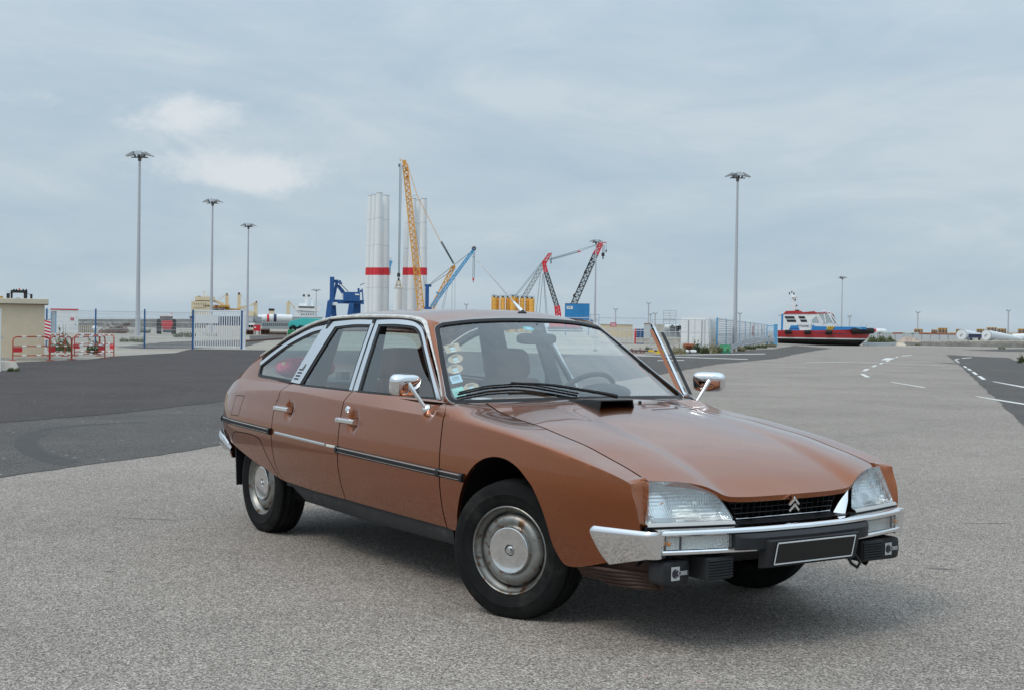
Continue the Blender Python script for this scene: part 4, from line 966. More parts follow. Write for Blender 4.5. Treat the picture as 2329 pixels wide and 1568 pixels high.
# driving lamps under the bumper
def cibie(s):
    L_ = MB(); n = 44; rows = []
    for f, x in ((.90, .875), (1, .885), (1, .955), (.97, .966), (.90, .970), (.3, .974)):
        r = []
        for k in range(n):
            a = 2 * math.pi * k / n; c, q = math.cos(a), math.sin(a); rr = (abs(c) ** 6 + abs(q) ** 6) ** (-1 / 6)
            r.append((x, s * .634 + rr * c * .072 * f, .343 + rr * q * .050 * f))
        rows.append(r)
    L_.grid(rows, closed=True); L_.f.append(tuple(range(n))); L_.f.append(tuple(range(6 * n - 1, 5 * n - 1, -1)))
    lamp = L_.build('driving_lamp', 'grey_plastic', CAR, smooth=40, label='black lamp cover with pale lettering and a round split emblem')
    # white square with a split round mark, then the name
    x = .9765; y0 = s * .634
    sg = 1   # letters read left to right seen from the front: picture right is +y
    def quad(y0_, y1_, z0_, z1_, xo, m, nm): MB().box((x + xo, (y0_ + y1_) / 2, (z0_ + z1_) / 2), (.001, y1_ - y0_, z1_ - z0_)).build(nm, m, lamp)
    quad(y0 - .032, y0 + .012, .315, .370, 0, 'paper_grey', 'badge_square')
    for half, m in ((0, 'ink'), (1, 'badge_dark')):
        pts = [(0, 0)] + [(.019 * math.cos(R(90 + (180 * half) + t)), .019 * math.sin(R(90 + 180 * half + t))) for t in range(0, 181, 15)]
        mb = MB(); mb.add([(x + .0012, y0 - .010 + p[0], .3425 + p[1]) for p in pts], [tuple(range(len(pts)))]); mb.build('badge_disc', m, lamp)
    quad(y0 - .014, y0 + .058, .332, .353, .0014, 'ink', 'badge_bar')
    text('CIBIE', .0225, 'paper_grey', lamp, frame_mat((x + .0022, y0 + .026, .3425), (0, 1, 0), (1, 0, 0)), ext=.0003, bold=.0006, sx=.95)
    MB().bar((.92, s * .634, .39), (.93, s * .634, .43), .02).build('bracket', 'black_trim', lamp)
    return lamp
mat('paper_grey', (.50, .50, .49), .6); mat('badge_dark', (.16, .16, .17), .6)
def ribbed(s):
    mb = MB(); y0, y1 = .400, .536
    mb.box((.972, s * ((y0 + y1) / 2 - .014), .356), (.12, y1 - y0, .092)); o = mb.build('spot_lamp', 'grey_plastic', CAR, bevel=.006)
    for k in range(7):
        MB().box((1.036, s * ((y0 + y1) / 2 - .014), .322 + k * .0115), (.010, y1 - y0 - .008, .0075)).build('rib', 'grey_plastic', o, bevel=.002)
    MB().bar((.97, s * .47, .39), (.98, s * .47, .43), .02).build('bracket', 'black_trim', o)
for s in (-1, 1): cibie(s); ribbed(s)
# lower apron, louvred at its ends
rows = [[np.array([XB(abs(y)) - .135 - d, y, z]) for y in np.linspace(-.70, .70, 41)] for d, z in ((0, .46), (.0, .42), (.01, .385), (.04, .35), (.10, .335))]
APR = MB().grid(rows).build('front_apron', 'black_trim', CAR, smooth=40)
for s in (-1, 1):
    for k in range(5):
        z = .318 - k * .015; p0 = (.50 + .028 * k, s * (.755 - .013 * k), z - .005); p1 = (.70 + .02 * k, s * (.748 - .013 * k), z + .004); p2 = (.85, s * (.665 - .01 * k), z + .002)
        MB().tube(smooth_pl([p0, p1, p2], 10), .0085, 6).build('louvre', 'shaded_paint', APR, smooth=50)
    rows = [[np.array([x, -(y - d), z]) for x, y in ((.42, .74), (.60, .745), (.75, .725), (.87, .65))] for d, z in ((.0, .40), (.005, .31), (.05, .25))]
    MB().grid(sgn(rows, s)).build('apron_end', 'shaded_paint', APR, smooth=40)
# headlamps
def ribbed_mirror(name, sy, sz, amt, blocks):
    m = bpy.data.materials.new(name); m.use_nodes = True; t = m.node_tree; b = t.nodes['Principled BSDF']; N = t.nodes.new; L = t.links.new
    b.inputs['Base Color'].default_value = (.74, .76, .77, 1); b.inputs['Metallic'].default_value = 1; b.inputs['Roughness'].default_value = .10
    tc = N('ShaderNodeTexCoord'); vo = N('ShaderNodeTexVoronoi'); vo.inputs['Scale'].default_value = blocks; vo.distance = 'CHEBYCHEV'; L(tc.outputs['Object'], vo.inputs[0]); se = N('ShaderNodeSeparateColor'); L(vo.outputs['Color'], se.inputs[0])
    w1 = N('ShaderNodeTexWave'); w1.bands_direction = 'Y'; w1.inputs['Scale'].default_value = sy; L(tc.outputs['Object'], w1.inputs[0])
    w2 = N('ShaderNodeTexWave'); w2.bands_direction = 'Z'; w2.inputs['Scale'].default_value = sz; L(tc.outputs['Object'], w2.inputs[0])
    def mt(op, x, y):
        n = N('ShaderNodeMath'); n.operation = op
        for i, q in enumerate((x, y)):
            if isinstance(q, (int, float)): n.inputs[i].default_value = q
            else: L(q, n.inputs[i])
        return n.outputs[0]
    h = mt('ADD', mt('MULTIPLY', w1.outputs['Fac'], mt('ADD', se.outputs[0], .15)), mt('MULTIPLY', w2.outputs['Fac'], mt('MULTIPLY', se.outputs[1], .22)))
    bp = N('ShaderNodeBump'); bp.inputs['Strength'].default_value = amt; bp.inputs['Distance'].default_value = .004; L(h, bp.inputs['Height']); L(bp.outputs[0], b.inputs['Normal']); MAT[name] = m
ribbed_mirror('reflector', 30, 22, 1.7, 15)
def hl_pt(y, z, inset=0):
    xb = np.interp(y, [.36, .55, .741], [1.002, .958, .905]); return np.array([xb - .36 * (z - .54) - inset, y, z])
TOPH = spl([(.355, .548), (.375, .592), (.40, .630), (.44, .663), (.50, .688), (.56, .699), (.63, .7025), (.70, .7035)])
def headlamp(s):
    cols = np.linspace(.358, 1, 30); rows = []
    for v in np.linspace(0, 1, 12):
        row = []
        for g in np.linspace(0, 1, 28):
            yt = .357 + (.690 - .357) * g; yb = .362 + (.741 - .362) * g
            zt = TOPH(yt); zb = .538 + .006 * g
            z = zb + (zt - zb) * v; y = yb + (yt - yb) * v
            p = hl_pt(y, z); p[0] += .014 * math.sin(math.pi * v) * math.sin(math.pi * g)
            row.append(np.array([p[0], -p[1], p[2]]))
        rows.append(row)
    h = MB().panel(sgn(rows, s), (-1, 0, 0), .02, flip=(s > 0)).build('headlamp', 'lamp_glass', CAR, smooth=50)
    # one silvered bowl behind the glass, two bulbs
    rr = []
    for v in np.linspace(0, 1, 14):
        row = []
        for g in np.linspace(0, 1, 26):
            yt = .357 + (.690 - .357) * g; yb = .362 + (.741 - .362) * g; zt = TOPH(yt) - .004; zb = .540
            z = zb + (zt - zb) * v; y = yb + (yt - yb) * v; p = hl_pt(y, z)
            dpt = .060 * (1 - (2 * v - 1) ** 2) ** .6 * (1 - (2 * g - 1) ** 4) ** .6 * (.8 + .2 * math.cos(4 * math.pi * g))
            row.append(np.array([p[0] - .006 - dpt, -p[1], p[2]]))
        rr.append(row)
    MB().grid(sgn(rr, s)).build('reflector', 'reflector', h, smooth=60)
    for yc, m_ in ((.63, 'amber'), (.48, 'paper_white')):
        xx = hl_pt(yc, .61)[0]; MB().tube([(xx - .068, s * yc, .607), (xx - .04, s * yc, .607)], .008, 8).build('bulb', m_, h)
    # pale rim under the glass and black filler to the bumper
    rim = [[np.array([hl_pt(y, z)[0] + d, -y, z]) for y in np.linspace(.360, .744, 20)] for d, z in ((.000, .541), (.010, .539), (.012, .529), (.0, .526))]
    MB().grid(sgn(rim, s)).build('lamp_rim', 'paper_grey', h, smooth=40)
    fil = [[np.array([hl_pt(y, z)[0] + d, -y, z]) for y in np.linspace(.33, .75, 20)] for d, z in ((-.02, .529), (.002, .526), (-.02, .50))]
    MB().grid(sgn(fil, s)).build('lamp_filler', 'black_trim', h)
    return h
for s in (-1, 1): headlamp(s)
# grille
mat('grille_dark', (.035, .036, .038), .35, .3)
GX = lambda y: .962 - .10 * y * y
rows = [[np.array([GX(y) - .055 - .0 * z, y, z]) for y in np.linspace(-.37, .37, 15)] for z in (.50, .58, .645)]
GR_ = MB().grid(rows).build('grille', 'underside', CAR)
for k in range(5):
    z = .5325 + k * .0215; hw = .285 + .075 * k / 4
    mb = MB(); mb.tube([(GX(y) - .022 - .15 * (z - .53), y, z) for y in np.linspace(-hw, hw, 15)], .0022 if k not in (0, 4) else .0032, 6); mb.build('grille_bar', 'chrome' if k in (0, 4) else 'grille_dark', GR_, smooth=60)
for k in range(19):
    y = -.315 + k * .035
    MB().box((GX(y) - .040, y, .577), (.030, .003, .10), ry=R(8)).build('grille_rib', 'black_trim', GR_)
for s in (-1, 1):
    # bright cheek between grille and headlamp
    rows = [[np.array([.985, -.308, .512]), np.array([.990, -.318, .511])], [np.array([.975, -.338, .575]), np.array([.981, -.346, .575])], [np.array([.955, -.362, .634]), np.array([.960, -.370, .634])]]
    P = [[r[1], r[0], r[0] + np.array([-.055, .030, .0])] for r in rows]
    MB().panel(sgn(P, s), (-.6, -s * .3, 0), .004, flip=(s > 0)).build('grille_cheek', 'chrome', GR_, smooth=30)
# black shelf between grille and bumper
rows = [[np.array([XB(abs(y)) - d, y, z]) for y in np.linspace(-.34, .34, 15)] for d, z in ((.16, .528), (.10, .5245), (.05, .5235))]
MB().grid(rows).build('grille_shelf', 'black_trim', CAR, smooth=40)
# double chevron
for z0 in (.583, .557):
    for q in (-1, 1):
        x = .995
        mb = MB(); prof = [(q * .0, z0 + .034), (q * .0, z0 + .019), (q * .026, z0 - .004), (q * .032, z0 + .004)]
        vs = [(x + .004 * (1 - abs(p[0]) / .03), p[0], p[1]) for p in prof] + [(x - .006, p[0], p[1]) for p in prof]
        mb.add(vs, [(0, 1, 2, 3), (1, 0, 4, 5), (2, 1, 5, 6), (3, 2, 6, 7), (0, 3, 7, 4)]); mb.build('emblem', 'chrome', GR_)
# --- rear bumper ----------------------------------------------------
P = [(-3.26, -.792, .490), (-3.34, -.800, .520), (-3.44, -.795, .545), (-3.52, -.76, .56), (-3.575, -.66, .56), (-3.60, -.40, .56), (-3.61, 0, .56)]
P = smooth_pl(P + [(p[0], -p[1], p[2]) for p in P[-2::-1]], 70); rows = []
for i, p in enumerate(P):
    d = P[min(i + 1, len(P) - 1)] - P[max(i - 1, 0)]; o_ = np.array([d[1], -d[0], 0]); o_ = -o_ / np.linalg.norm(o_)
    if o_ @ (p - np.array([-2.5, 0, .5])) < 0: o_ = -o_
    k = min(1, min(i, len(P) - 1 - i) / 7); h = .014 + .030 * k
    rows.append([p + o_ * a + np.array([0, 0, b * h]) for a, b in ((0, 1), (.008, .85), (.014, .2), (.012, -.5), (.002, -1), (-.01, -.9))])
mb = MB(); mb.grid(rows, closed=True); mb.build('rear_bumper', 'dull_chrome', CAR, smooth=40)

# --- things on the bonnet and screen --------------------------------
sx0, sx1 = -.39, -.115
rows = []
prof = []
for x, hh in ((-.37, .001), (-.32, .010), (-.23, .018), (-.115, .019)):
    k = (x + .37) / .255; hw0, hw1 = .112, .102; yc = -.088 + .0 * k
    zb = min(bonnet_z(x, yc - .1), bonnet_z(x, yc + .1)) - .004
    zt = bonnet_z(-.26, yc) + hh * 1.15 if x > -.3 else bonnet_z(x, yc) + hh
    rows.append([(x, yc - hw0 + .0, zb), (x, yc - hw1, zt), (x, yc + hw1, zt), (x, yc + hw0, zb)])
mb = MB(); mb.grid(rows); 
inn = [[(p[0], -.088 + (p[1] + .088) * .93, p[2] - (.007 if i in (1, 2) else 0)) for i, p in enumerate(r)] for r in rows[1:]]
mb.grid(inn, flip=True); mb.grid([rows[-1], inn[-1]])
mb.build('air_scoop', 'black_trim', CAR, bevel=.0015)
mb = MB(); z_ = bonnet_z(-.228, .151); mb.lathe([(.009, -.003), (.009, .008), (.006, .012), (.0001, .013)], (-.228, .151, z_), (0, 0, 1), 12); mb.build('washer_jet', 'black_trim', CAR, smooth=40)
blade = [(-.606, -.702, .981), (-.588, -.633, .997), (-.572, -.555, 1.012), (-.550, -.48, 1.018), (-.532, -.409, 1.022), (-.501, -.321, 1.015), (-.463, -.221, .998), (-.425, -.10, .976)]
WIP = MB().tube(smooth_pl(blade, 40), .0055, 6).build('wiper', 'black_trim', CAR, smooth=50)
MB().tube(smooth_pl([tuple(np.array(p) + [.012, 0, .012]) for p in blade], 40), .0045, 6).build('wiper_blade', 'rubber', WIP, smooth=50)
arm = [(-.525, -.44, 1.040), (-.475, -.239, 1.030), (-.425, -.063, 1.004), (-.395, .06, .984), (-.375, .12, .970)]
MB().tube(smooth_pl(arm, 24), [.006 + .006 * i / 24 for i in range(25)], 6).build('wiper_arm', 'black_trim', WIP, smooth=50)
# aerial on the roof
mat('lamp_grey_car', (.40, .41, .42), .35, .7)
ROOFZ = 1.398
AER = MB().lathe([(.026, 0), (.024, .008), (.014, .014), (.0001, .016)], (-1.077, 0, ROOFZ - .006), (0, 0, 1), 18).build('aerial', 'black_trim', CAR, smooth=40)
d = Vector((-.455, 0, .292)).normalized(); b0 = Vector((-1.077, 0, ROOFZ + .004))
MB().tube([b0, b0 + d * .05, b0 + d * .10], [.013, .010, .006], 10).build('aerial_base', 'chrome', AER, smooth=50)
MB().tube([b0 + d * .09, b0 + d * .30, b0 + d * .53, b0 + d * .535, b0 + d * .545], [.0042, .0036, .0030, .0048, .0048], 8).build('aerial_rod', 'lamp_grey_car', AER, smooth=50)

# --- stickers inside the screen --------------------------------------
from mathutils.bvhtree import BVHTree
def sticker(p, n, shape, w_, h_, m, lines=(), year=None):
    p = np.array(p) + np.array([-.006, 0, -.006]); M = frame_mat(p, (.08, 1, -.02), n)
    pts = {'rect': [(-1, -1), (1, -1), (1, 1), (-1, 1)], 'oct': [(math.cos(R(22.5 + 45 * k)) / math.cos(R(22.5)), math.sin(R(22.5 + 45 * k)) / math.cos(R(22.5))) for k in range(8)],
           'oval': [(math.cos(R(15 * k)), math.sin(R(15 * k))) for k in range(24)], 'hex': [(-1, 0), (-.55, -1), (.55, -1), (1, 0), (.55, 1), (-.55, 1)]}[shape]
    mb = MB(); mb.add([(a * w_ / 2, b * h_ / 2, 0) for a, b in pts], [tuple(range(len(pts)))]); o = mb.build('sticker', m, WIND); o.matrix_local = M
    for (cx_, cy_, a, b, mm) in lines:
        q = MB(); q.add([(cx_ - a / 2, cy_ - b / 2, .0006), (cx_ + a / 2, cy_ - b / 2, .0006), (cx_ + a / 2, cy_ + b / 2, .0006), (cx_ - a / 2, cy_ + b / 2, .0006)], [(0, 1, 2, 3)]); q.build('sticker_print', mm, o)
    if year: text(year, .017, 'ink', o, Matrix.Translation((0, h_ * .27, .0008)), ext=0, bold=.0004)
    return o
N1 = (.62, -.38, .68)
for yr, p, sh_ in (('2023', (-.902, -.552, 1.21), 'rect'), ('2022', (-.831, -.576, 1.157), 'oval'), ('2021', (-.773, -.613, 1.107), 'oct')):
    sticker(p, N1, sh_, .080, .060 if sh_ != 'rect' else .056, 'paper_kraft', [(0, -.004, .024, .016, 'paper_blue'), (0, -.021, .03, .007, 'paper_white')], yr)
sticker((-.629, -.605, 1.019), N1, 'oct', .080, .062, 'paper_kraft', [(0, -.004, .024, .016, 'paper_blue'), (0, -.021, .03, .007, 'paper_white')], '2020')
sticker((-.715, -.642, 1.059), N1, 'rect', .058, .052, 'paper_blue', [(0, .012, .034, .004, 'ink'), (0, .002, .04, .002, 'ink'), (0, -.006, .03, .002, 'ink')])
sticker((-.638, -.674, .999), N1, 'rect', .060, .058, 'paper_mint', [(-.004, .016, .034, .004, 'paper_white'), (0, -.002, .036, .002, 'ink'), (0, -.01, .04, .002, 'ink')])
sticker((-.934, -.05, 1.316), (.62, 0, .78), 'hex', .075, .036, 'teal_sticker', [(0, 0, .03, .014, 'paper_blue')])
sticker((-.934, .017, 1.316), (.62, 0, .78), 'rect', .050, .022, 'dash')

# --- cabin ------------------------------------------------------------
mb = MB(); rows = [[np.array([x - .15 * (abs(y) / .7) ** 2, y, z]) for y in np.linspace(-.72, .72, 21)] for x, z in ((-.46, .93), (-.60, .945), (-.76, .935), (-.83, .90), (-.84, .78), (-.80, .55))]
DASH = mb.grid(rows).build('dashboard', 'dash', CAR, smooth=50)
MB().box((-.66, -.30, .950), (.10, .50, .014), rz=R(3)).build('shelf_trim', 'tan_trim', DASH, bevel=.004)
mb = MB(); mb.sphere((-.80, .37, .965), (.10, .17, .055), 16, 8); mb.build('instrument_pod', 'dash', DASH, smooth=60)
mb = MB(); mb.lathe([(.13, -.002), (.08, .0005), (.001, .001)], (-.56, -.58, .962), (0, 0, 1), 6); 
# steering wheel with its single spoke
sc0 = Vector((-.985, .36, .93)); ax = Vector((-.72, 0, .69)).normalized(); u_ = Vector((0, 1, 0)); v_ = ax.cross(u_)
SW = MB().tube([sc0 + (u_ * math.cos(a) + v_ * math.sin(a)) * .19 for a in np.linspace(0, 2 * math.pi, 41)], .014, 8, cap=False).build('steering_wheel', 'dash', CAR, smooth=60)
MB().tube([sc0 + v_ * .0, sc0 + (v_ if v_.z < 0 else -v_) * .19], [.035, .02], 8).build('spoke', 'dash', SW, smooth=60)
MB().tube([sc0, sc0 - ax * .25], .03, 10).build('column', 'dash', SW, smooth=60)
def blob_box(c, sz, rz=0, ry=0, p=5, n=20, m=12):
    """pillowy block"""
    mb = MB(); M = Matrix.Translation(Vector(c)) @ Matrix.Rotation(rz, 4, 'Z') @ Matrix.Rotation(ry, 4, 'Y'); rows = []
    for i in range(m + 1):
        th = math.pi * i / m; row = []
        for k in range(n):
            ph = 2 * math.pi * k / n; d = np.array([math.sin(th) * math.cos(ph), math.sin(th) * math.sin(ph), math.cos(th)]); r = (np.abs(d) ** p).sum() ** (-1 / p)
            row.append(M @ Vector((d[0] * r * sz[0] / 2, d[1] * r * sz[1] / 2, d[2] * r * sz[2] / 2)))
        rows.append(row)
    mb.grid(rows, closed=True, flip=True); return mb
def seat(y):
    s_ = blob_box((-1.42, y, .47), (.52, .50, .18)).build('front_seat', 'seat_cloth', CAR, smooth=60)
    blob_box((-1.70, y, .74), (.17, .52, .56), ry=R(-16)).build('backrest', 'seat_cloth', s_, smooth=60)
    blob_box((-1.775, y, 1.09), (.11, .30, .19), ry=R(-14)).build('headrest', 'seat_cloth', s_, smooth=60)
    for q in (-.06, .06): MB().tube([(-1.76, y + q, .95), (-1.775, y + q, 1.05)], .006, 6).build('headrest_post', 'chrome', s_)
    return s_
seat(-.37); seat(.37)
rs = blob_box((-2.35, 0, .47), (.50, 1.30, .20)).build('rear_seat', 'seat_cloth', CAR, smooth=60)
blob_box((-2.62, 0, .70), (.18, 1.30, .50), ry=R(-18)).build('backrest', 'seat_cloth', rs, smooth=60)
MB().panel([[np.array([x, y, .945 + .01 * (x < -3)]) for y in np.linspace(-.66, .66, 9)] for x in (-2.74, -2.95, -3.2, -3.40)], (0, 0, -1), .02).build('parcel_shelf', 'dash', CAR)
MB().panel([[np.array([x, y, np.interp(x, [-2.9, -2.2, -1.2, -1.08], [1.30, 1.372, 1.375, 1.33]) - .03 * (abs(y) / .53) ** 3]) for y in np.linspace(-.53, .53, 11)] for x in (-2.85, -2.4, -1.9, -1.4, -1.12)], (0, 0, 1), .008).build('headlining', 'headliner', CAR, smooth=50)
blob_box((-.985, .035, 1.255), (.025, .235, .062), rz=R(-12), p=4).build('inside_mirror', 'dash', CAR, smooth=60)
MB().tube([(-.98, .02, 1.28), (-.965, .02, 1.335)], .007, 8).build('mirror_stem', 'dash', CAR)
for s in (-1, 1):
    mb = MB(); mb.grid([[(-1.70 + .0, s * .60, 1.26), (-1.66, s * .60, 1.26)], [(-1.72, s * .62, .95), (-1.67, s * .62, .95)], [(-1.73, s * .60, .5), (-1.68, s * .60, .5)]]); mb.build('seat_belt', 'dash', CAR)
# --- things lying on the parcel shelf ----------------------------------
rt = random.Random(3)
TOY = blob_box((-2.93, -.43, 1.035), (.20, .42, .14), rz=R(8), p=2.6, n=24, m=14).build('plush_toy', 'toy_pink', smooth=60)
tag(TOY, 'pink plush toy with yellow and blue patches behind the rear side window of the car', 'plush toy')
for dx, dy, dz, m in ((.06, -.17, .02, 'toy_yellow'), (.085, .04, .045, 'toy_yellow'), (.085, -.06, .03, 'paper_blue'), (.06, .12, .055, 'toy_yellow'), (.09, -.02, -.01, 'paper_blue')):
    p = Vector((-2.93 + dx, -.43 + dy, 1.035 + dz)); blob_box(p, (.03, .045, .045), p=2.2, n=10, m=6).build('patch', m, TOY, smooth=60)
tag(MB().box((-2.84, -.205, .985), (.05, .085, .055), rz=R(20)).build('white_box', 'paper_white', bevel=.004), 'small white box beside the pink toy on the parcel shelf', 'box')
tag(MB().lathe([(.055, 0), (.05, .006), (.03, .008), (.001, .009)], (-.585, -.575, .957), (0, 0, 1), 18).build('speckled_pad', 'speckle', smooth=40), 'flat speckled white pad lying on the dashboard at the screen corner', 'pad')
# ---------------------------------------------------------------- port behind the car
mat('plaster_beige', (.60, .51, .38), .9, var=.06, scale=3, bump=.2, bscale=40)
mat('slab_beige', (.60, .53, .42), .85, var=.08, scale=4)
mat('concrete', (.42, .40, .36), .9, var=.2, scale=2.5, bump=.3)
mat('grey_concrete', (.24, .23, .215), .9, var=.35, scale=1.2, bump=.3)
mat('white_metal', (.78, .79, .80), .45, var=.05, scale=2)
mat('white_tower', (.70, .72, .73), .5, var=.03, scale=.2)
mat('galv', (.50, .52, .54), .5, .3, var=.1, scale=6)
mat('mast_grey', (.45, .46, .49), .5, .2)
mat('lamp_dark', (.10, .10, .105), .5, .3)
mat('lamp_grey', (.30, .31, .32), .45, .5)
mat('post_blue', (.02, .10, .26), .5)
mat('light_blue', (.10, .34, .58), .5, var=.1, scale=3)
mat('port_blue', (.012, .085, .27), .5, var=.2, scale=.6)
mat('box_blue', (.02, .20, .46), .55, var=.12, scale=1.2, wear=(.30, .26, .22), wscale=.9, wlo=.60, whi=.68)
mat('sig_red', (.60, .022, .035), .55, var=.12, scale=2)
mat('barrier_red', (.40, .07, .042), .55, var=.15, scale=8)
mat('crane_yellow', (.70, .34, .07), .5, var=.1, scale=.4)
mat('silo_yellow', (.80, .42, .08), .6, var=.08, scale=.5)
mat('cargo_yellow', (.55, .30, .05), .6, var=.2, scale=.6)
mat('cargo_brown', (.10, .045, .03), .8, var=.4, scale=.8)
mat('cream', (.68, .56, .38), .6, var=.06, scale=.5)
mat('ship_white', (.76, .77, .77), .5, var=.05, scale=.4)
mat('navy', (.03, .04, .10), .5); mat('black_paint', (.02, .02, .022), .5, var=.2, scale=3)
mat('lattice_grey', (.30, .33, .34), .6); mat('lattice_dark', (.06, .075, .08), .6)
mat('teal_cover', (.06, .46, .44), .6, var=.1, scale=.5)
mat('green_plastic', (.02, .24, .11), .5, var=.15, scale=4)
mat('hi_yellow', (.75, .52, .02), .5)
mat('dark_glass', (.02, .024, .028), .08); mat('pale_glass', (.38, .44, .46), .1)
mat('sand', (.50, .43, .34), .95, var=.2, scale=.6); mat('rubble', (.40, .32, .26), .95, var=.35, scale=1.5, bump=.5)
mat('leaf', (.13, .15, .065), .8, var=.45, scale=9); mat('leaf_dry', (.30, .26, .15), .9, var=.4, scale=9); mat('leaf_dark', (.07, .095, .04), .8, var=.4, scale=9)
mat('pipe_green', (.36, .40, .37), .6, var=.1, scale=1); mat('pipe_rust', (.30, .09, .045), .8, var=.3, scale=2)
mat('orange_lamp', (.75, .16, .03), .4); mat('sign_pink', (.50, .09, .14), .6, var=.2, scale=6)
ZT = {'1': (0, 950, 700 / 2329), '2': (600, 950, 700 / 2329), '3': (1150, 520, 600 / 1470), '4': (1650, 820, 700 / 2329), '5': (2100, 1050, 700 / 2329), '6': (2750, 1000, 500 / 2329), '7': (3100, 1000, 596 / 1869), '8': (400, 500, 600 / 2329)}
KD = 3696 / 2328
class Spot:
    """a place at distance D under picture column px; q(px, py) gives metres to the right and up from there"""
    def __init__(self, tab, px, D):
        self.t = ZT.get(tab); self.D = D; p = self.d(px, 0)[0]; self.o = foot(p, D)
        n = np.array(self.o) - CAM_POS; n[2] = 0; self.L = float(np.linalg.norm(n)); self.n = n / self.L; self.r = np.array([self.n[1], -self.n[0], 0]); self.rz = math.atan2(self.n[1], self.n[0]) - math.pi / 2
    def d(self, a, b):
        if self.t is None: return a, b
        return (self.t[0] + a * self.t[2]) / KD, (self.t[1] + b * self.t[2]) / KD
    def q(self, a, b, dy=0.):
        u, w = self.d(a, b); d = CF + CR * (u - 1164) / FPX - CU * (w - 784) / FPX; P = CAM_POS + d * ((self.L + dy) / float(d @ self.n)); return float((P - np.array(self.o)) @ self.r), float(P[2])
    def p(self, a, b, dy=0.):
        x, z = self.q(a, b, dy); return (x, dy, z)
    def thing(self, name, label, cat, group=None): return thing(name, label, cat, self.o, self.rz, group)
def gdist(py, px):
    """distance of the ground seen at row py (picture px 2328)"""
    p = gnd(px, py); return float((p - CAM_POS) @ FH)
def rect(mb, S, a0, b0, a1, b1, y0, y1):
    x0, z1 = S.q(a0, b0); x1, z0 = S.q(a1, b1)
    mb.box(((x0 + x1) / 2, (y0 + y1) / 2, (z0 + z1) / 2), (abs(x1 - x0), abs(y1 - y0), abs(z1 - z0))); return mb
def lattice(mb, a, b, w0, w1, n, t=.12, d=.08):
    """four-chord lattice boom from a to b"""
    a = Vector(a); b = Vector(b); D = (b - a).normalized(); s = Vector((0, 1, 0)); u = D.cross(s).normalized()
    def c(f, i, j): w = (w0 + (w1 - w0) * f) / 2; return a + (b - a) * f + u * w * i + s * w * j
    for i, j in ((-1, -1), (1, -1), (1, 1), (-1, 1)): mb.bar(c(0, i, j), c(1, i, j), t)
    for k in range(n):
        f0, f1 = k / n, (k + 1) / n; q = 1 if k % 2 else -1
        for j in (-1, 1): mb.bar(c(f0, -q, j), c(f1, q, j), d)
        for i in (-1, 1): mb.bar(c(f0, i, -q), c(f1, i, q), d)
        mb.bar(c(f1, -1, -1), c(f1, 1, -1), d)
    return mb
# --- far land and sea walls ------------------------------------------
def ridge(name, label, cat, tab, pts, base, D, m, depth=8):
    S = Spot(tab, pts[0][0], D); r = S.thing(name, label, cat); mb = MB(); top = [S.p(a, b) for a, b in pts]
    rows = [[(x, 0, -.5) for x, y, z in top], top, [(x, depth, z + .1) for x, y, z in top], [(x, depth + 2, -.5) for x, y, z in top]]
    mb.grid(rows); mb.build('bank', m, r, smooth=40); return r
rb = random.Random(5)
ridge('breakwater', 'long grey breakwater on the horizon behind the left fence', 'breakwater', '1', [(x, 676 + rb.uniform(-1.5, 1.5) - 22 * (x < 1000) * 0) for x in range(-300, 2500, 60)], 0, 330, 'grey_concrete')
ridge('rock_bank', 'dark rock armour bank in front of the grey breakwater', 'rock bank', '1', [(x, 716 + rb.uniform(-5, 5)) for x in range(-300, 2500, 25)], 0, 260, 'black_rock' if 'black_rock' in MAT else 'grey_concrete')
ridge('sandbank', 'low beige sandbank on the horizon at the far right', 'bank', '7', [(x, 626 + rb.uniform(-1.5, 2.0)) for x in range(60, 2600, 50)], 0, 420, 'sand')
# --- utility building, post, block -------------------------------------
S = Spot('1', 537, 43.7); r = S.thing('utility_building', 'small beige rendered utility building with flat slab roof at the left edge', 'building')
x1, zt = S.q(537, 500); W_ = 7.0
MB().box((x1 - W_ / 2, 1.6, zt / 2), (W_, 3.2, zt)).build('wall', 'plaster_beige', r, bevel=.01)
xr, z0 = S.q(583, 500); _, z1 = S.q(583, 436)
MB().box((xr - (W_ + .3) / 2, 1.6, (z0 + z1) / 2 + .01), (W_ + .3, 3.5, z1 - z0)).build('roof', 'slab_beige', r, bevel=.015)
MB().box((x1 - W_ / 2, 1.6, .04), (W_ + .06, 3.26, .08)).build('plinth', 'concrete', r)
S = Spot('1', 5, 33.4); r = S.thing('gate_post', 'white gate post cut by the left edge of the picture', 'post')
a, zt = S.q(17, 562); mb = MB(); mb.box((a - .07, 0, zt / 2), (.14, .14, zt)); mb.build('post', 'white_metal', r, bevel=.006); MB().box((a - .07, 0, zt + .012), (.16, .16, .024)).build('cap', 'white_metal', r)
MB().box((a + .03, -.02, S.q(17, 895)[1]), (.06, .03, .03)).build('latch', 'galv', r)
S = Spot('1', 110, 34.2); mb = MB(); x0, zt = S.q(8, 1178); x1, _ = S.q(222, 1178)
rows = []
for k, x in enumerate(np.linspace(x0, x1, 9)):
    h = zt * (1 - .55 * max(0, (k - 6) / 2) ** 2); rows.append([(x, -.02 * k, 0), (x, .05, h), (x, .45, h), (x, .5, 0)])
mb.grid(rows); mb.add(rows[0], [(0, 1, 2, 3)]); mb.add(rows[-1], [(3, 2, 1, 0)])
o = mb.build('concrete_block', 'concrete', smooth=35); o.location = S.o; o.rotation_euler = (0, 0, S.rz); tag(o, 'weathered concrete block on the asphalt by the left white gate post', 'block')

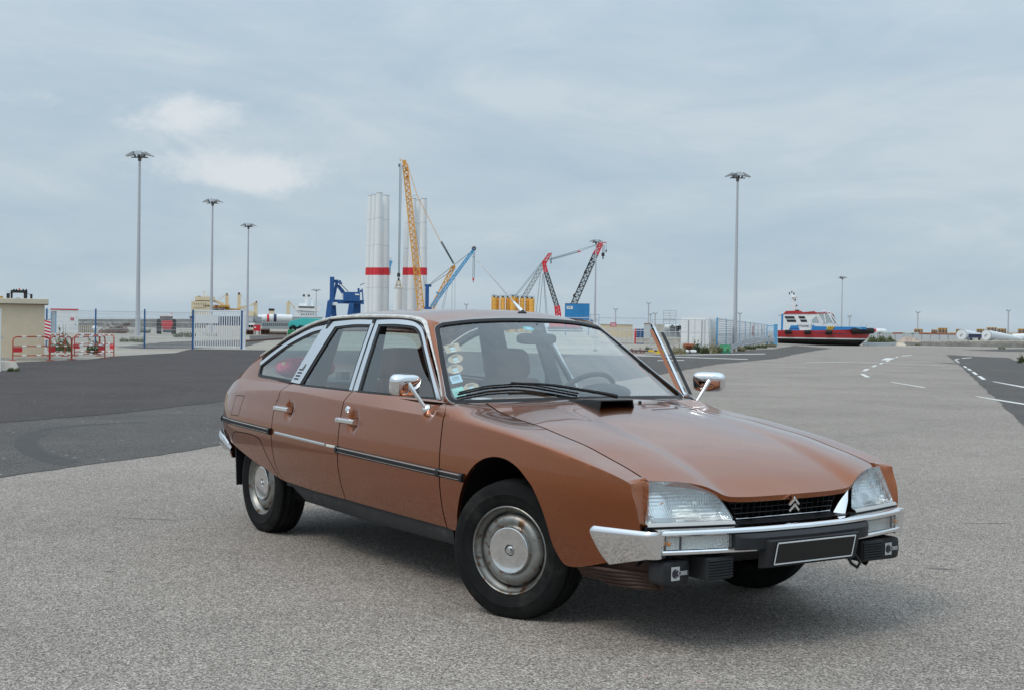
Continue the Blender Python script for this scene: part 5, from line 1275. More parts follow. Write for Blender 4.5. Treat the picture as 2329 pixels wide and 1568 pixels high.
# --- vegetation -------------------------------------------------------
def tuft_mesh(n, w, h, leaf, seed, lean=.5, spread=1.0):
    q = random.Random(seed); mb = MB()
    for _ in range(n):
        x, y = q.uniform(-w / 2, w / 2), q.uniform(-.5, .5) * w * .4 * spread; hh = h * q.uniform(.25, 1) * (.55 + .45 * math.sin(9 * x / w + seed) ** 2) * (1 - .35 * abs(2 * x / w) ** 2)
        a = q.uniform(0, 6.28); b = Vector((math.cos(a), math.sin(a), 0)); l = q.uniform(.5, 1.3) * leaf
        z0 = q.uniform(0, hh) * q.uniform(.5, 1); p = Vector((x, y, z0)); tip = p + Vector((q.uniform(-1, 1) * lean, q.uniform(-1, 1) * lean, q.uniform(.3, 1))).normalized() * l
        m = (p + tip) / 2; mb.add([p, m + b * l * .15, tip, m - b * l * .15], [(0, 1, 2, 3)])
    return mb
def plant(name, label, cat, S, a0, a1, btop, n, m, seed, leaf=.12, stems=0, group=None, dy=0):
    """weed clump between picture columns a0..a1 rising to row btop"""
    x0, zt = S.q(a0, btop); x1, _ = S.q(a1, btop); r = S.thing(name, label, cat, group)
    f = tuft_mesh(n, x1 - x0, zt, leaf, seed).build('foliage', m, r, weld=False); f.location = ((x0 + x1) / 2, dy, 0)
    q = random.Random(seed); mb = MB()
    for k in range(max(3, stems)):
        x = q.uniform(x0, x1); mb.tube([(x, dy, 0), (x + q.uniform(-.08, .08), dy + q.uniform(-.05, .05), zt * q.uniform(.6, 1.0))], [.008, .004], 4)
    mb.build('stem', 'leaf_dry', r, weld=False); return r
S45 = Spot('1', 700, 46); S34 = Spot('1', 150, 33.6)
plant('grass_tuft', 'low green grass tuft at the foot of the concrete block', 'grass tuft', S34, 95, 225, 1278, 130, 'leaf', 1, .10)
plant('weed', 'leafy green weeds behind the left barriers below the white cabin', 'weed', Spot('1', 700, 55), 590, 860, 880, 520, 'leaf', 2, .15, 6)
plant('weed', 'tall thin dark weed standing in front of the white cabin', 'weed', Spot('1', 750, 58), 680, 830, 670, 130, 'leaf_dark', 3, .20, 6)
plant('weed', 'bushy weed growing through the middle red barriers', 'weed', Spot('1', 1130, 52), 1050, 1215, 850, 260, 'leaf_dark', 4, .18, 5)
plant('weed', 'low weeds round the concrete foot of the tallest lamp mast', 'weed', Spot('1', 1580, 82), 1440, 1720, 900, 420, 'leaf', 5, .18, 4)
plant('weed', 'green grass patch behind the mesh fence by the red tractor', 'weed', Spot('1', 2210, 110), 2080, 2340, 800, 380, 'leaf', 6, .25, 3)
plant('weed', 'yellow green bush left of the red tractor', 'bush', Spot('1', 1720, 140), 1660, 1800, 735, 220, 'leaf', 7, .3, 3)

# --- machine cab behind the building ------------------------------------
S = Spot('1', 225, 120); r = S.thing('loader', 'black loader cab with orange beacon rising behind the beige building', 'loader')
def B(mb, a0, b0, a1, b1, y0=0, y1=.1): return rect(mb, S, a0, b0, a1, b1, y0, y1)
mb = MB(); B(mb, 128, 330, 152, 440, 0, 1.4); B(mb, 285, 325, 328, 440, 0, 1.4); mb.build('cab_pillar', 'black_paint', r)
B(MB(), 130, 322, 330, 358, -.05, 1.5).build('cab_roof', 'black_paint', r, bevel=.04)
B(MB(), 190, 418, 245, 440, .3, .6).build('seat', 'black_paint', r)
x, z = S.q(228, 430); MB().box((x, .8, z / 2 - .1), (2.0, 2.4, z - .2)).build('body', 'hi_yellow', r, bevel=.08)
for sx in (-1, 1):
    for yy in (0, 1.8): MB().lathe([(.25, -.2), (.7, -.2), (.75, 0), (.7, .2), (.25, .2)], (x + sx * 1.1, yy, .75), (1, 0, 0), 20).build('wheel', 'tyre', r, smooth=40)
for a0, b0, a1, b1 in ((78, 362, 118, 440), (362, 372, 390, 432)): B(MB(), a0, b0, a1, b1, -.1, .15).build('mirror', 'black_paint', r, bevel=.02)
mb = MB(); mb.bar(S.p(330, 365, 0), S.p(365, 380, 0), .04); mb.bar(S.p(118, 365, 0), S.p(130, 350, 0), .04); mb.bar(S.p(75, 335, 0), S.p(120, 340, 0), .02); mb.build('mirror_arm', 'black_paint', r)
for a in (168, 198, 280, 315): B(MB(), a - 9, 312, a + 9, 330, -.1, .1).build('work_lamp', 'black_paint', r, bevel=.02)
xx, zz = S.q(233, 323); MB().lathe([(.07, 0), (.07, .12), (.04, .19), (.001, .2)], (xx, .5, zz), (0, 0, 1), 12).build('beacon', 'orange_lamp', r, smooth=40)
B(MB(), -40, 395, 35, 440, .3, 1.2).build('arm', 'cargo_yellow', r)
# --- white cabin ------------------------------------------------------
S = Spot('1', 800, 136); r = S.thing('site_cabin', 'white site cabin with red roof edge and plain door behind the fence', 'cabin')
rect(MB(), S, 680, 560, 938, 842, 0, 2.6).build('wall', 'white_metal', r); rect(MB(), S, 608, 575, 680, 842, .3, 2.6).build('wall', 'pale_panel' if 'pale_panel' in MAT else 'galv', r)
rect(MB(), S, 606, 546, 942, 566, -.06, 2.7).build('roof', 'sig_red', r)
d = rect(MB(), S, 818, 622, 915, 838, -.03, .05).build('door', 'ship_white', r); rect(MB(), S, 845, 655, 890, 690, -.05, -.02).build('door_sign', 'sign_pink', d); rect(MB(), S, 900, 730, 908, 745, -.06, -.02).build('handle', 'lamp_dark', d)
for a in (612, 672): rect(MB(), S, a - 5, 590, a + 5, 842, .2, .3).build('corner_post', 'light_blue', r)
# --- striped board ------------------------------------------------------
S = Spot('1', 575, 62); r = S.thing('marker_board', 'red and white diagonally striped marker board at the building corner', 'marker board')
mb = MB(); x0, z1 = S.q(536, 683); x1, z0 = S.q(608, 920); mb.box(((x0 + x1) / 2, 0, (z0 + z1) / 2), (x1 - x0, .03, z1 - z0)); mb.build('panel', 'white_metal', r)
n = 6; h = (z1 - z0) / n
for k in range(n):
    zz = z0 + k * h; mb = MB(); mb.add([(x0, -.018, zz + h * .5), (x1, -.018, zz), (x1, -.018, zz + h * .5), (x0, -.018, zz + h)], [(0, 1, 2, 3)]); mb.build('stripe', 'sig_red', r)
MB().box(((x0 + x1) / 2, .03, z0 / 2), (.06, .04, z0)).build('post', 'galv', r)
# --- blue-post mesh fence, gate -----------------------------------------
def mesh_panel(r, a, b, h0, h1, m='galv', dv=.05, dh=.2, t=.008, folds=True):
    """welded wire panel between plan points a and b (local)"""
    a = Vector(a); b = Vector(b); L = (b - a).length; mb = MB(); n = max(2, int(L / dv))
    for k in range(n + 1): p = a + (b - a) * k / n; mb.bar((p.x, p.y, h0), (p.x, p.y, h1), t)
    for z in np.arange(h0, h1 + .01, dh):
        mb.bar((a.x, a.y, z), (b.x, b.y, z), t * 1.3)
    if folds:
        for z in (h0 + .05, (h0 + h1) / 2, h1 - .02):
            for e in (0, .02): mb.bar((a.x, a.y, z + e), (b.x, b.y, z + e), t * 1.5)
    return mb.build('mesh_panel', m, r, weld=False, kind='stuff')
S = Spot('1', 1150, 65)
r = S.thing('mesh_fence', 'wire mesh fence on dark blue posts left of the white gate', 'fence')
fx_ = [S.q(a, 600)[0] for a in (330, 562, 1150, 1738, 2318)]
for a, top in zip(fx_[1:], (560, 553, 548, 558)):
    z = S.q(1150, top)[1]; o = MB().box((a, 0, z / 2), (.07, .07, z)).build('post', 'post_blue', r, bevel=.005); MB().box((a, 0, z + .01), (.08, .08, .02)).build('post_cap', 'post_blue', o)
ztop = S.q(1150, 575)[1]
for a, b in zip(fx_[:-1], fx_[1:]): mesh_panel(r, (a + .04, 0, 0), (b - .04, 0, 0), .04, ztop)
S = Spot('2', 620, 65); r = S.thing('sliding_gate', 'white barred metal gate with a blank white sign and blue end posts', 'gate')
zt = S.q(620, 565)[1]
for a in (322, 910): x, _ = S.q(a, 600); MB().box((x, 0, zt / 2), (.09, .09, zt)).build('post', 'post_blue', r, bevel=.006)
xa, xb = S.q(336, 600)[0], S.q(898, 600)[0]
for b0, b1, nm in ((568, 583, 'top_rail'), (995, 1012, 'bottom_rail')):
    z1, z0 = S.q(620, b0)[1], S.q(620, b1)[1]; MB().box(((xa + xb) / 2, 0, (z0 + z1) / 2), (xb - xa, .06, z1 - z0)).build(nm, 'white_metal', r, bevel=.005)
z0 = S.q(620, 995)[1]; n = 21
for k in range(n):
    x = xa + .02 + (xb - xa - .04) * k / (n - 1); MB().box((x, 0, (z0 + zt) / 2 - .02), (.052, .05, zt - z0 - .04)).build('bar', 'white_metal', r)
rect(MB(), S, 350, 615, 628, 728, -.05, -.035).build('sign', 'ship_white', r, label='blank white sign panel on the upper left of the gate')
rect(MB(), S, 440, 785, 468, 842, -.05, -.03).build('lock_box', 'ship_white', r)
S = Spot('2', 940, 65); r = S.thing('gate_column', 'thick white steel column at the right end of the barred gate', 'post')
x0, zt = S.q(921, 562); x1, _ = S.q(957, 562); MB().box(((x0 + x1) / 2, .05, zt / 2), (x1 - x0, .22, zt)).build('column', 'white_metal', r, bevel=.008); MB().box(((x0 + x1) / 2, .05, zt + .01), (x1 - x0 + .02, .24, .02)).build('cap', 'white_metal', r); MB().box(((x0 + x1) / 2, .05, .015), (.32, .36, .03)).build('foot_plate', 'galv', r)
# --- red and white barriers ---------------------------------------------
def barrier(a0, b0, a1, b1, top0, top1, label, plate=None):
    d0 = Spot('1', 0, 50).d(a0, b0); d1 = Spot('1', 0, 50).d(a1, b1); P0, P1 = Vector(gnd(*d0)), Vector(gnd(*d1)); D0 = float((np.array(P0) - CAM_POS) @ FH); D1 = float((np.array(P1) - CAM_POS) @ FH)
    h0 = at(*Spot('1', 0, 50).d(a0, top0), D0)[2]; h1 = at(*Spot('1', 0, 50).d(a1, top1), D1)[2]
    r = thing('pedestrian_barrier', label, 'barrier', P0, 0, 'red and white pedestrian barriers by the gate'); v = P1 - P0; L = v.length; e = v / L
    def pt(f, z): p = e * (L * f); return Vector((p.x, p.y, z * (h0 + (h1 - h0) * f)))
    rad = .022; rc = .12 / L
    mb = MB(); mb.tube([pt(0, 0), pt(0, .86), pt(rc * .3, .95), pt(rc, 1), pt(.5, 1), pt(1 - rc, 1), pt(1 - rc * .3, .95), pt(1, .86), pt(1, 0)], rad, 8); mb.build('frame', 'barrier_red', r, smooth=50)
    for z in (.60, .22): MB().tube([pt(0, z), pt(1, z)], rad * .85, 6).build('rail', 'barrier_red', r, smooth=50)
    for z in (1, .60, .22):
        for f in (.25, .55, .85) if L > 1.5 else (.3, .7): MB().tube([pt(f - .06, z), pt(f + .06, z)], rad * 1.06, 8).build('white_band', 'white_metal', r, smooth=50)
    for f in (0, 1): MB().box(pt(f, 0) + Vector((0, 0, .012)), (.30, .05, .024), rz=math.atan2(e.y, e.x) + math.pi / 2).build('foot', 'barrier_red', r)
    if plate: q = pt(plate, .46); MB().box(q, (.34, .02, .20 * h0), rz=math.atan2(e.y, e.x)).build('plate', 'sig_red', r)
    return r
barrier(152, 1170, 592, 1165, 885, 880, 'leftmost red and white barrier standing in front of the beige wall', .12)
barrier(602, 1166, 856, 1158, 884, 884, 'red and white barrier at right angles between the building corner and the next barrier', .08)
barrier(598, 1122, 782, 1117, 860, 866, 'farther red and white barrier in front of the leafy weeds')
barrier(862, 1156, 1258, 1140, 890, 872, 'nearest red and white barrier with a red plate at its right end', .9)
barrier(893, 1116, 1190, 1110, 862, 862, 'red and white barrier behind the bushy weed', .08)
barrier(1196, 1112, 1366, 1122, 862, 864, 'rightmost short red and white barrier of the left group', .88)
# --- lamp masts ----------------------------------------------------------
def mast(px, pyt, D, label, heads=4, wide=1.85, group='tall floodlight masts', rot=0):
    o = foot(px, D); r = thing('lamp_mast', label, 'lamp mast', o, FACE + rot, group)
    P = at(px, pyt, D); h = float(P[2]); 
    MB().lathe([(.17, 0), (.17, 1.6), (.15, 1.62), (.11, h * .55), (.075, h - .25)], (0, 0, 0), (0, 0, 1), 14, cap=True).build('pole', 'mast_grey', r, smooth=40)
    MB().box((0, 0, .15), (.9, .9, .3)).build('footing', 'concrete', r, bevel=.03)
    w = wide / 2
    mb = MB(); mb.bar((-w * .6, 0, h - .12), (w * .6, 0, h - .12), .10, .07); mb.bar((0, -w * .5, h - .10), (0, w * .5, h - .10), .10, .07); mb.tube([(0, 0, h - .35), (0, 0, h - .05)], .12, 10); mb.build('crosshead', 'lamp_dark', r)
    hs = [(-1, 0), (1, 0), (.12, -1), (-.1, 1)] if heads == 4 else [(-1, 0), (1, 0)]
    for dx, dy in hs:
        l = math.hypot(dx, dy); dx /= l; dy /= l; s_ = Vector((dx, dy, 0)); t_ = Vector((-dy, dx, 0)); c = s_ * (w * .42) + Vector((0, 0, h + .05))
        pts = [(0, .30, .16), (0, .30, -.02), (w * .56, .20, .0), (w * .56, .20, .03)]
        mb = MB(); top0, top1 = .26, .05
        vs = [c + s_ * a + t_ * b + Vector((0, 0, z)) for a, b, z in ((0, -.22, 0), (0, .22, 0), (0, .2, .24), (0, -.2, .24), (w * .58, -.26, -.10), (w * .58, .26, -.10), (w * .58, .24, -.05), (w * .58, -.24, -.05))]
        mb.add(vs, [(0, 1, 2, 3), (4, 7, 6, 5), (0, 4, 5, 1), (1, 5, 6, 2), (2, 6, 7, 3), (3, 7, 4, 0)]); f = mb.build('floodlight', 'lamp_grey', r)
        MB().bar(s_ * w * .3 + Vector((0, 0, h - .12)), c + Vector((0, 0, .1)), .12).build('gear_box', 'lamp_dark', r)
    return r
mast(313, 355, 91, 'tallest and nearest lamp mast at the left with four floodlights')
mast(480, 460, 125, 'second lamp mast from the left standing behind the barred gate')
mast(562, 514, 155, 'third lamp mast from the left behind the white gate column')
mast(1671, 402, 98, 'tall lamp mast right of centre behind the white containers')
mast(1352, 550, 176, 'lamp mast crossing the red crane boom behind the blue box')
mast(1913, 632, 265, 'lamp mast rising behind the red and blue boat')
mast(718, 660, 330, 'small distant lamp mast beside the white ship bridge', wide=2.6)
def small_lamp(px, pyt, D, label):
    o = foot(px, D); r = thing('lamp_post', label, 'lamp post', o, FACE, 'small far lamp posts'); h = float(at(px, pyt, D)[2]); w = 5 * D / FPX
    MB().tube([(0, 0, 0), (0, 0, h)], .10 * D / 200, 6).build('pole', 'mast_grey', r)
    for q in (-1, 1): MB().box((q * w * .6, 0, h + .1 * w), (w * .9, w * .5, w * .35), ry=R(-28) * q).build('lamp_head', 'lamp_grey', r)
def dd(tab, a, b): return ((ZT[tab][0] + a * ZT[tab][2]) / KD, (ZT[tab][1] + b * ZT[tab][2]) / KD)
for tab, a, b, D, lab in (('4', 106, 930, 300, 'far small lamp post left of the yellow silos'), ('4', 1900, 988, 300, 'far lamp post above the white cabin behind the wire fence'), ('5', 798, 150, 260, 'taller thin lamp post left of the scaffold tower'), ('5', 822, 282, 520, 'tiny lamp post just right of the taller thin one'), ('5', 878, 272, 560, 'tiny lamp post left of the scaffold top'),
                         ('5', 1895, 272, 400, 'small lamp post above the white container row'), ('6', 1472, 662, 380, 'small lamp post right of the mast behind the boat'), ('7', 665, 402, 420, 'lamp post above the left brown cargo stack at far right'), ('7', 1690, 382, 330, 'double lamp post above the right tower section at far right')):
    small_lamp(*dd(tab, a, b), D, lab)
# --- ships and quay on the left ---------------------------------------------
S = Spot('2', 520, 520); r = S.thing('cargo_ship', 'cream and navy cargo ship with yellow deck cargo behind the barred gate', 'ship')
def B(a0, b0, a1, b1, y0, y1, nm, m, bev=0): return rect(MB(), S, a0, b0, a1, b1, y0, y1).build(nm, m, r, bevel=bev)
mb = MB(); hull = [S.q(275, 640), S.q(310, 730), S.q(330, 790), S.q(1120, 790), S.q(1120, 640)]
mb.prism(hull, 0, 16); mb.build('hull', 'navy', r)
acc = B(302, 455, 520, 650, 1, 13, 'accommodation', 'cream'); B(345, 400, 585, 452, 2, 12, 'bridge', 'cream'); B(350, 450, 580, 462, 1.6, 12.4, 'bridge_windows', 'dark_glass')
for k in range(6):
    for j in range(3): rect(MB(), S, 330 + k * 28, 485 + j * 45, 337 + k * 28, 495 + j * 45, .8, 1.2).build('window', 'dark_glass', acc)
B(378, 392, 412, 436, 4, 7, 'funnel', 'navy'); B(425, 408, 447, 436, 4, 7, 'vent', 'black_paint')
mb = MB(); mb.bar(S.p(455, 400, 5), S.p(455, 335, 5), .35); mb.bar(S.p(440, 352, 5), S.p(470, 352, 5), .3); mb.bar(S.p(495, 430, 5), S.p(495, 370, 5), .2); mb.build('mast', 'cream', r)
rcg = random.Random(9)
for j, (bt, bb, a0, a1) in enumerate(((503, 526, 445, 765), (527, 545, 440, 770), (546, 564, 445, 900))):
    n = 7
    for k in range(n):
        x0 = a0 + (a1 - a0) * k / n; x1 = a0 + (a1 - a0) * (k + .93) / n; B(x0, bt + rcg.uniform(-2, 2), x1, bb, 1 + j, 8, 'cargo_frame', rcg.choice(['cargo_yellow', 'cargo_yellow', 'cargo_brown', 'pipe_rust']))
for xc, bt, bb in ((732, 360, 560), (880, 350, 552)):
    B(xc - 20, bt + 25, xc + 18, bb, 5, 8, 'crane_post', 'cream'); B(xc - 14, bt, xc + 10, bt + 28, 5, 8, 'crane_head', 'cargo_brown')
mb = MB(); mb.bar(S.p(580, 455, 3), S.p(690, 500, 3), 1.1); mb.bar(S.p(620, 450, 3), S.p(725, 372, 3), .15); mb.bar(S.p(640, 440, 3), S.p(735, 372, 3), .15); mb.bar(S.p(890, 370, 3), S.p(985, 500, 3), .15); mb.bar(S.p(885, 545, 3), S.p(985, 520, 3), 1.2); mb.build('crane_boom', 'cream', r)
S = Spot('2', 1480, 500); r = S.thing('heavy_lift_ship', 'ship with tall white bridge and cream crane posts left of the blue crane', 'ship')
mb = MB(); mb.prism([S.q(955, 640), S.q(960, 790), S.q(1840, 790), S.q(1880, 650)], 0, 16); mb.build('hull', 'lattice_grey', r)
acc = B(1545, 560, 1800, 665, 1, 14, 'accommodation', 'ship_white'); mb = MB(); mb.prism([S.q(1530, 515), S.q(1560, 565), S.q(1835, 585), S.q(1856, 520)], .5, 14.5); mb.build('bridge_deck', 'ship_white', r)
B(1590, 520, 1780, 538, .3, 10, 'bridge_windows', 'dark_glass'); B(1600, 480, 1690, 516, 3, 9, 'wheelhouse_top', 'ship_white')
for k in range(6):
    for j in range(2): rect(MB(), S, 1620 + k * 28, 570 + j * 40, 1630 + k * 28, 582 + j * 40, .8, 1.1).build('window', 'dark_glass', acc)
mb = MB(); mb.bar(S.p(1682, 500, 5), S.p(1682, 372, 5), 1.1); mb.bar(S.p(1645, 385, 5), S.p(1720, 385, 5), .8); mb.bar(S.p(1752, 520, 5), S.p(1752, 430, 5), .5); mb.bar(S.p(1725, 430, 5), S.p(1785, 430, 5), .5); mb.build('mast', 'ship_white', r)
for x_, y_ in ((1652, 390), (1712, 392)): MB().sphere(S.p(x_, y_, 4.5), .5, 8, 6).build('radome', 'lamp_dark', r)
B(1230, 560, 1295, 612, 4, 9, 'funnel', 'cream'); B(1228, 545, 1297, 572, 3.9, 9.1, 'funnel_top', 'black_paint')
for xc, bt, bb in ((1070, 455, 645), (1467, 450, 640)):
    B(xc - 24, bt + 15, xc + 20, bb, 3, 7, 'crane_post', 'cream'); B(xc + 2, bt, xc + 18, bt + 22, 3, 7, 'crane_head', 'cargo_brown')
mb = MB(); mb.bar(S.p(1475, 455, 3), S.p(1545, 545, 3), .5); mb.bar(S.p(1070, 470, 3), S.p(1000, 520, 3), .5); mb.bar(S.p(965, 600, 3), S.p(1050, 620, 3), 2.2); mb.build('crane_boom', 'cream', r)
S = Spot('2', 1300, 300); r = S.thing('tower_section', 'white turbine tower section lying on the quay with red and dark bands', 'tower section')
def lying(S, r, segs, y=0):
    for a0, t0, b0, a1, t1, b1, m in segs:
        p0 = S.p(a0, (t0 + b0) / 2, y); p1 = S.p(a1, (t1 + b1) / 2, y); r0 = (S.q(a0, t0)[1] - S.q(a0, b0)[1]) / 2; r1 = (S.q(a1, t1)[1] - S.q(a1, b1)[1]) / 2
        MB().tube([p0, p1], [r0, r1], 28).build('shell' if m == 'white_tower' else 'band', m, r, smooth=50)
lying(S, r, [(1105, 622, 705, 1210, 615, 704, 'white_tower'), (1210, 614.5, 704.5, 1238, 613, 704, 'sig_red'), (1238, 613, 704, 1290, 613, 705, 'white_tower'), (1290, 612, 706, 1325, 612, 706, 'navy'), (1325, 612, 706, 1512, 622, 706, 'white_tower')])
for a in (1150, 1270, 1420): rect(MB(), S, a - 20, 690, a + 20, 765, -.8, .8).build('cradle', 'lattice_grey', r)
def simple(tab, name, label, cat, D, rects, bev=0, group=None):
    """a thing made of boxes: (a0,b0,a1,b1,y0,y1,part,material)"""
    S = Spot(tab, (rects[0][0] + rects[0][2]) / 2, D); r = S.thing(name, label, cat, group)
    for q in rects: rect(MB(), S, *q[:6]).build(q[6], q[7], r, bevel=bev)
    return S, r
S, r = simple('2', 'quay_barrier', 'long grey steel barrier below the lying tower section', 'barrier', 290, [(1150, 715, 1480, 800, 0, .5, 'beam', 'lattice_grey'), (1150, 795, 1480, 803, -.1, .6, 'base_rail', 'white_metal')])
for k in range(13): rect(MB(), S, 1158 + k * 25, 722, 1170 + k * 25, 755, -.05, .0).build('opening', 'lattice_dark', r)
simple('2', 'grey_container', 'grey steel tank container left of the red cabinet', 'container', 170, [(965, 650, 1040, 712, 0, 2.4, 'body', 'galv'), (1045, 645, 1145, 712, .4, 2.6, 'body', 'lattice_grey'), (962, 706, 1148, 716, -.05, 2.7, 'frame', 'lamp_dark')])
simple('2', 'low_trailer', 'white fronted flat trailer behind the gate column', 'trailer', 165, [(958, 716, 1060, 745, 0, 2.2, 'bed', 'white_metal'), (975, 740, 1010, 775, .1, .5, 'wheel', 'tyre'), (1015, 740, 1045, 775, .1, .5, 'wheel', 'tyre')])
S, r = simple('2', 'red_cabinet', 'bright red cabinet standing on steel beams right of the white column', 'cabinet', 146, [(1048, 742, 1132, 815, 0, 1.2, 'body', 'sig_red'), (1058, 765, 1078, 780, -.02, 0, 'label', 'paper_white'), (1060, 815, 1072, 868, .1, .2, 'leg', 'rust'), (1110, 815, 1122, 868, .1, .2, 'leg', 'rust')])
for k, (a0, b0, a1, b1, lab) in enumerate(((960, 800, 1050, 870, 'rusty steel beam stack left of the red cabinet'), (1240, 822, 1450, 868, 'long rusty steel beam right of the red cabinet'), (1135, 790, 1245, 868, 'rusty steel trestle just right of the red cabinet'))):
    simple('2', 'steel_beam', lab, 'steel beam', 144 + k, [(a0, b0, a1, b0 + 12, 0, .8, 'flange', 'rust'), (a0, b1 - 12, a1, b1, 0, .8, 'flange', 'rust'), (a0, b0 + 12, a1, b1 - 12, .35, .45, 'web', 'rust')] + [(a0 + (a1 - a0) * f - 3, b0, a0 + (a1 - a0) * f + 3, b1, -.02, .3, 'stiffener', 'cargo_brown') for f in (.1, .5, .9)])
S = Spot('2', 1680, 200); r = S.thing('covered_pontoon', 'turquoise covered hull with sloping end behind the tail of the car', 'boat'); mb = MB(); mb.prism([S.q(1462, 768), S.q(1475, 700), S.q(1640, 658), S.q(1900, 672), S.q(1990, 720), S.q(1990, 768)], 0, 6); mb.build('cover', 'teal_cover', r, bevel=.05); rect(MB(), S, 1490, 768, 1980, 800, .3, 5.5).build('chassis', 'lattice_dark', r)
for k in range(5): x, z = S.q(1520 + k * 100, 800); MB().lathe([(.2, -.2), (.55, -.2), (.55, .2), (.2, .2)], (x, .2, .55), (0, 1, 0), 14).build('wheel', 'tyre', r)
S = Spot('2', 1510, 150); r = S.thing('green_skip', 'green steel skip frame below the turquoise cover', 'skip'); mb = MB(); mb.prism([S.q(1450, 868), S.q(1462, 800), S.q(1540, 800), S.q(1575, 830), S.q(1560, 868)], 0, 1.5); mb.build('body', 'green_plastic', r); mb = MB(); mb.bar(S.p(1465, 835, -.1), S.p(1570, 835, -.1), .15); mb.bar(S.p(1500, 800, -.1), S.p(1500, 868, -.1), .15); mb.build('rib', 'green_plastic', r)
a_ = Vector(gnd(*dd('2', 955, 944))); b_ = Vector(gnd(*dd('2', 1700, 885))); o = MB().bar((a_.x, a_.y, .05), (b_.x, b_.y, .05), .35, .12).build('quay_rail', 'rust'); tag(o, 'rusty rail edge crossing the concrete behind the gate column', 'rail')
# scrap and tractor behind the mesh fence
def heap(tab, a0, a1, btop, D, seed, m, name, label, cat, dep=2.0, rough=.35):
    S = Spot(tab, (a0 + a1) / 2, D); r = S.thing(name, label, cat); q = random.Random(seed); x0, zt = S.q(a0, btop); x1, _ = S.q(a1, btop); n, k = 22, 9; rows = []
    for j in range(k):
        row = []
        for i in range(n):
            f = i / (n - 1); g = j / (k - 1); e = math.sin(math.pi * f) ** .6 * math.sin(math.pi * g) ** .7
            row.append((x0 + (x1 - x0) * f, (g - .3) * dep, max(0, zt * e * q.uniform(1 - rough, 1))))
        rows.append(row)
    MB().grid(rows).build('mound', m, r); return S, r
S, r = heap('1', 1170, 1600, 722, 138, 11, 'rust', 'scrap_heap', 'rusty brown scrap metal heap behind the mesh fence', 'scrap heap', rough=.6)
rs_ = random.Random(4)
for k in range(14): x = rs_.uniform(1200, 1580); p = S.p(x, rs_.uniform(740, 840), -.7); v = Vector(p); MB().box(v, (rs_.uniform(.4, 1.5), .1, rs_.uniform(.1, .4)), ry=rs_.uniform(-.6, .6)).build('scrap_piece', rs_.choice(['rust', 'concrete', 'cargo_brown']), r)
simple('1', 'brown_shed', 'low brown plank wall between the white cabin and the scrap heap', 'wall', 142, [(940, 752, 1135, 842, 0, 1.0, 'boarding', 'cargo_brown')] + [(945 + k * 24, 750, 962 + k * 24, 842, -.04, 0, 'plank', 'sand') for k in range(8)])
S = Spot('1', 1140, 135); o = MB().sphere((0, 0, S.q(1140, 780)[1]), (.27, .27, .27), 14, 10).build('white_tank', 'white_metal', smooth=60); o.location = S.o; tag(o, 'round white tank in front of the brown plank wall', 'tank')
S = Spot('1', 1990, 138); r = S.thing('tractor', 'red tractor with pale cab roof parked behind the mesh fence', 'tractor')
def T(a0, b0, a1, b1, y0, y1, nm, m, bv=.02): return rect(MB(), S, a0, b0, a1, b1, y0, y1).build(nm, m, r, bevel=bv)
T(1915, 615, 2078, 640, .6, 2.2, 'cab_roof', 'white_metal'); [T(a, 640, a + 14, 700, .7, .8, 'cab_pillar', 'lamp_dark') for a in (1920, 2060)]; T(1934, 640, 2060, 700, 2.0, 2.05, 'rear_glass', 'pale_glass')
T(1950, 690, 2070, 800, -.6, 1.2, 'bonnet', 'sig_red'); T(1888, 695, 1945, 755, .8, 1.8, 'mudguard', 'sig_red'); T(2060, 695, 2080, 755, .8, 1.8, 'mudguard', 'sig_red'); T(1955, 795, 2065, 835, -.7, 1, 'axle', 'lattice_dark')
for a in (1905, 2090): x, z = S.q(a, 760); MB().lathe([(.3, -.22), (.74, -.2), (.78, 0), (.74, .2), (.3, .22)], (x, 1.2, .78), (1, 0, 0), 22).build('wheel', 'tyre', r, smooth=40)
for a in (1925, 2075): x, z = S.q(a, 800); MB().lathe([(.2, -.14), (.46, -.12), (.48, 0), (.46, .12), (.2, .14)], (x, -.5, .48), (1, 0, 0), 20).build('wheel', 'tyre', r, smooth=40)
mb = MB(); mb.bar(S.p(2063, 615, .7), S.p(2063, 600, .7), .1); mb.build('beacon', 'orange_lamp', r); mb = MB(); mb.bar(S.p(1940, 720, -.9), S.p(1965, 790, -.9), .08); mb.bar(S.p(2075, 720, -.9), S.p(2045, 790, -.9), .08); mb.bar(S.p(1960, 790, -.9), S.p(2050, 790, -.9), .1); mb.build('loader_arm', 'sig_red', r)
# --- blue gantry crane --------------------------------------------------------
S = Spot('3', 240, 560); r = S.thing('harbour_crane', 'dark blue harbour crane on four legs left of the white towers', 'crane')
def bars(nm, m, *L):
    mb = MB()
    for a, b, w, y in L: mb.bar(S.p(*a, y), S.p(*b, y), w)
    return mb.build(nm, m, r)
rect(MB(), S, 100, 1175, 136, 1400, 0, 4).build('tower', 'port_blue', r); rect(MB(), S, 218, 1308, 366, 1392, 0, 6).build('machine_house', 'port_blue', r); rect(MB(), S, 322, 1326, 360, 1338, -.2, 0).build('label_plate', 'paper_white', r); rect(MB(), S, 118, 1400, 166, 1428, -.5, .5).build('sign', 'white_metal', r)
bars('leg', 'port_blue', ((102, 1390), (80, 1560), 2.2, 0)); bars('leg', 'port_blue', ((128, 1405), (138, 1555), 2.2, 5)); bars('leg', 'port_blue', ((292, 1405), (272, 1545), 2.2, 0)); bars('leg', 'port_blue', ((318, 1405), (330, 1545), 2.2, 5)); rect(MB(), S, 345, 1400, 372, 1545, 6, 9).build('leg', 'port_blue', r)
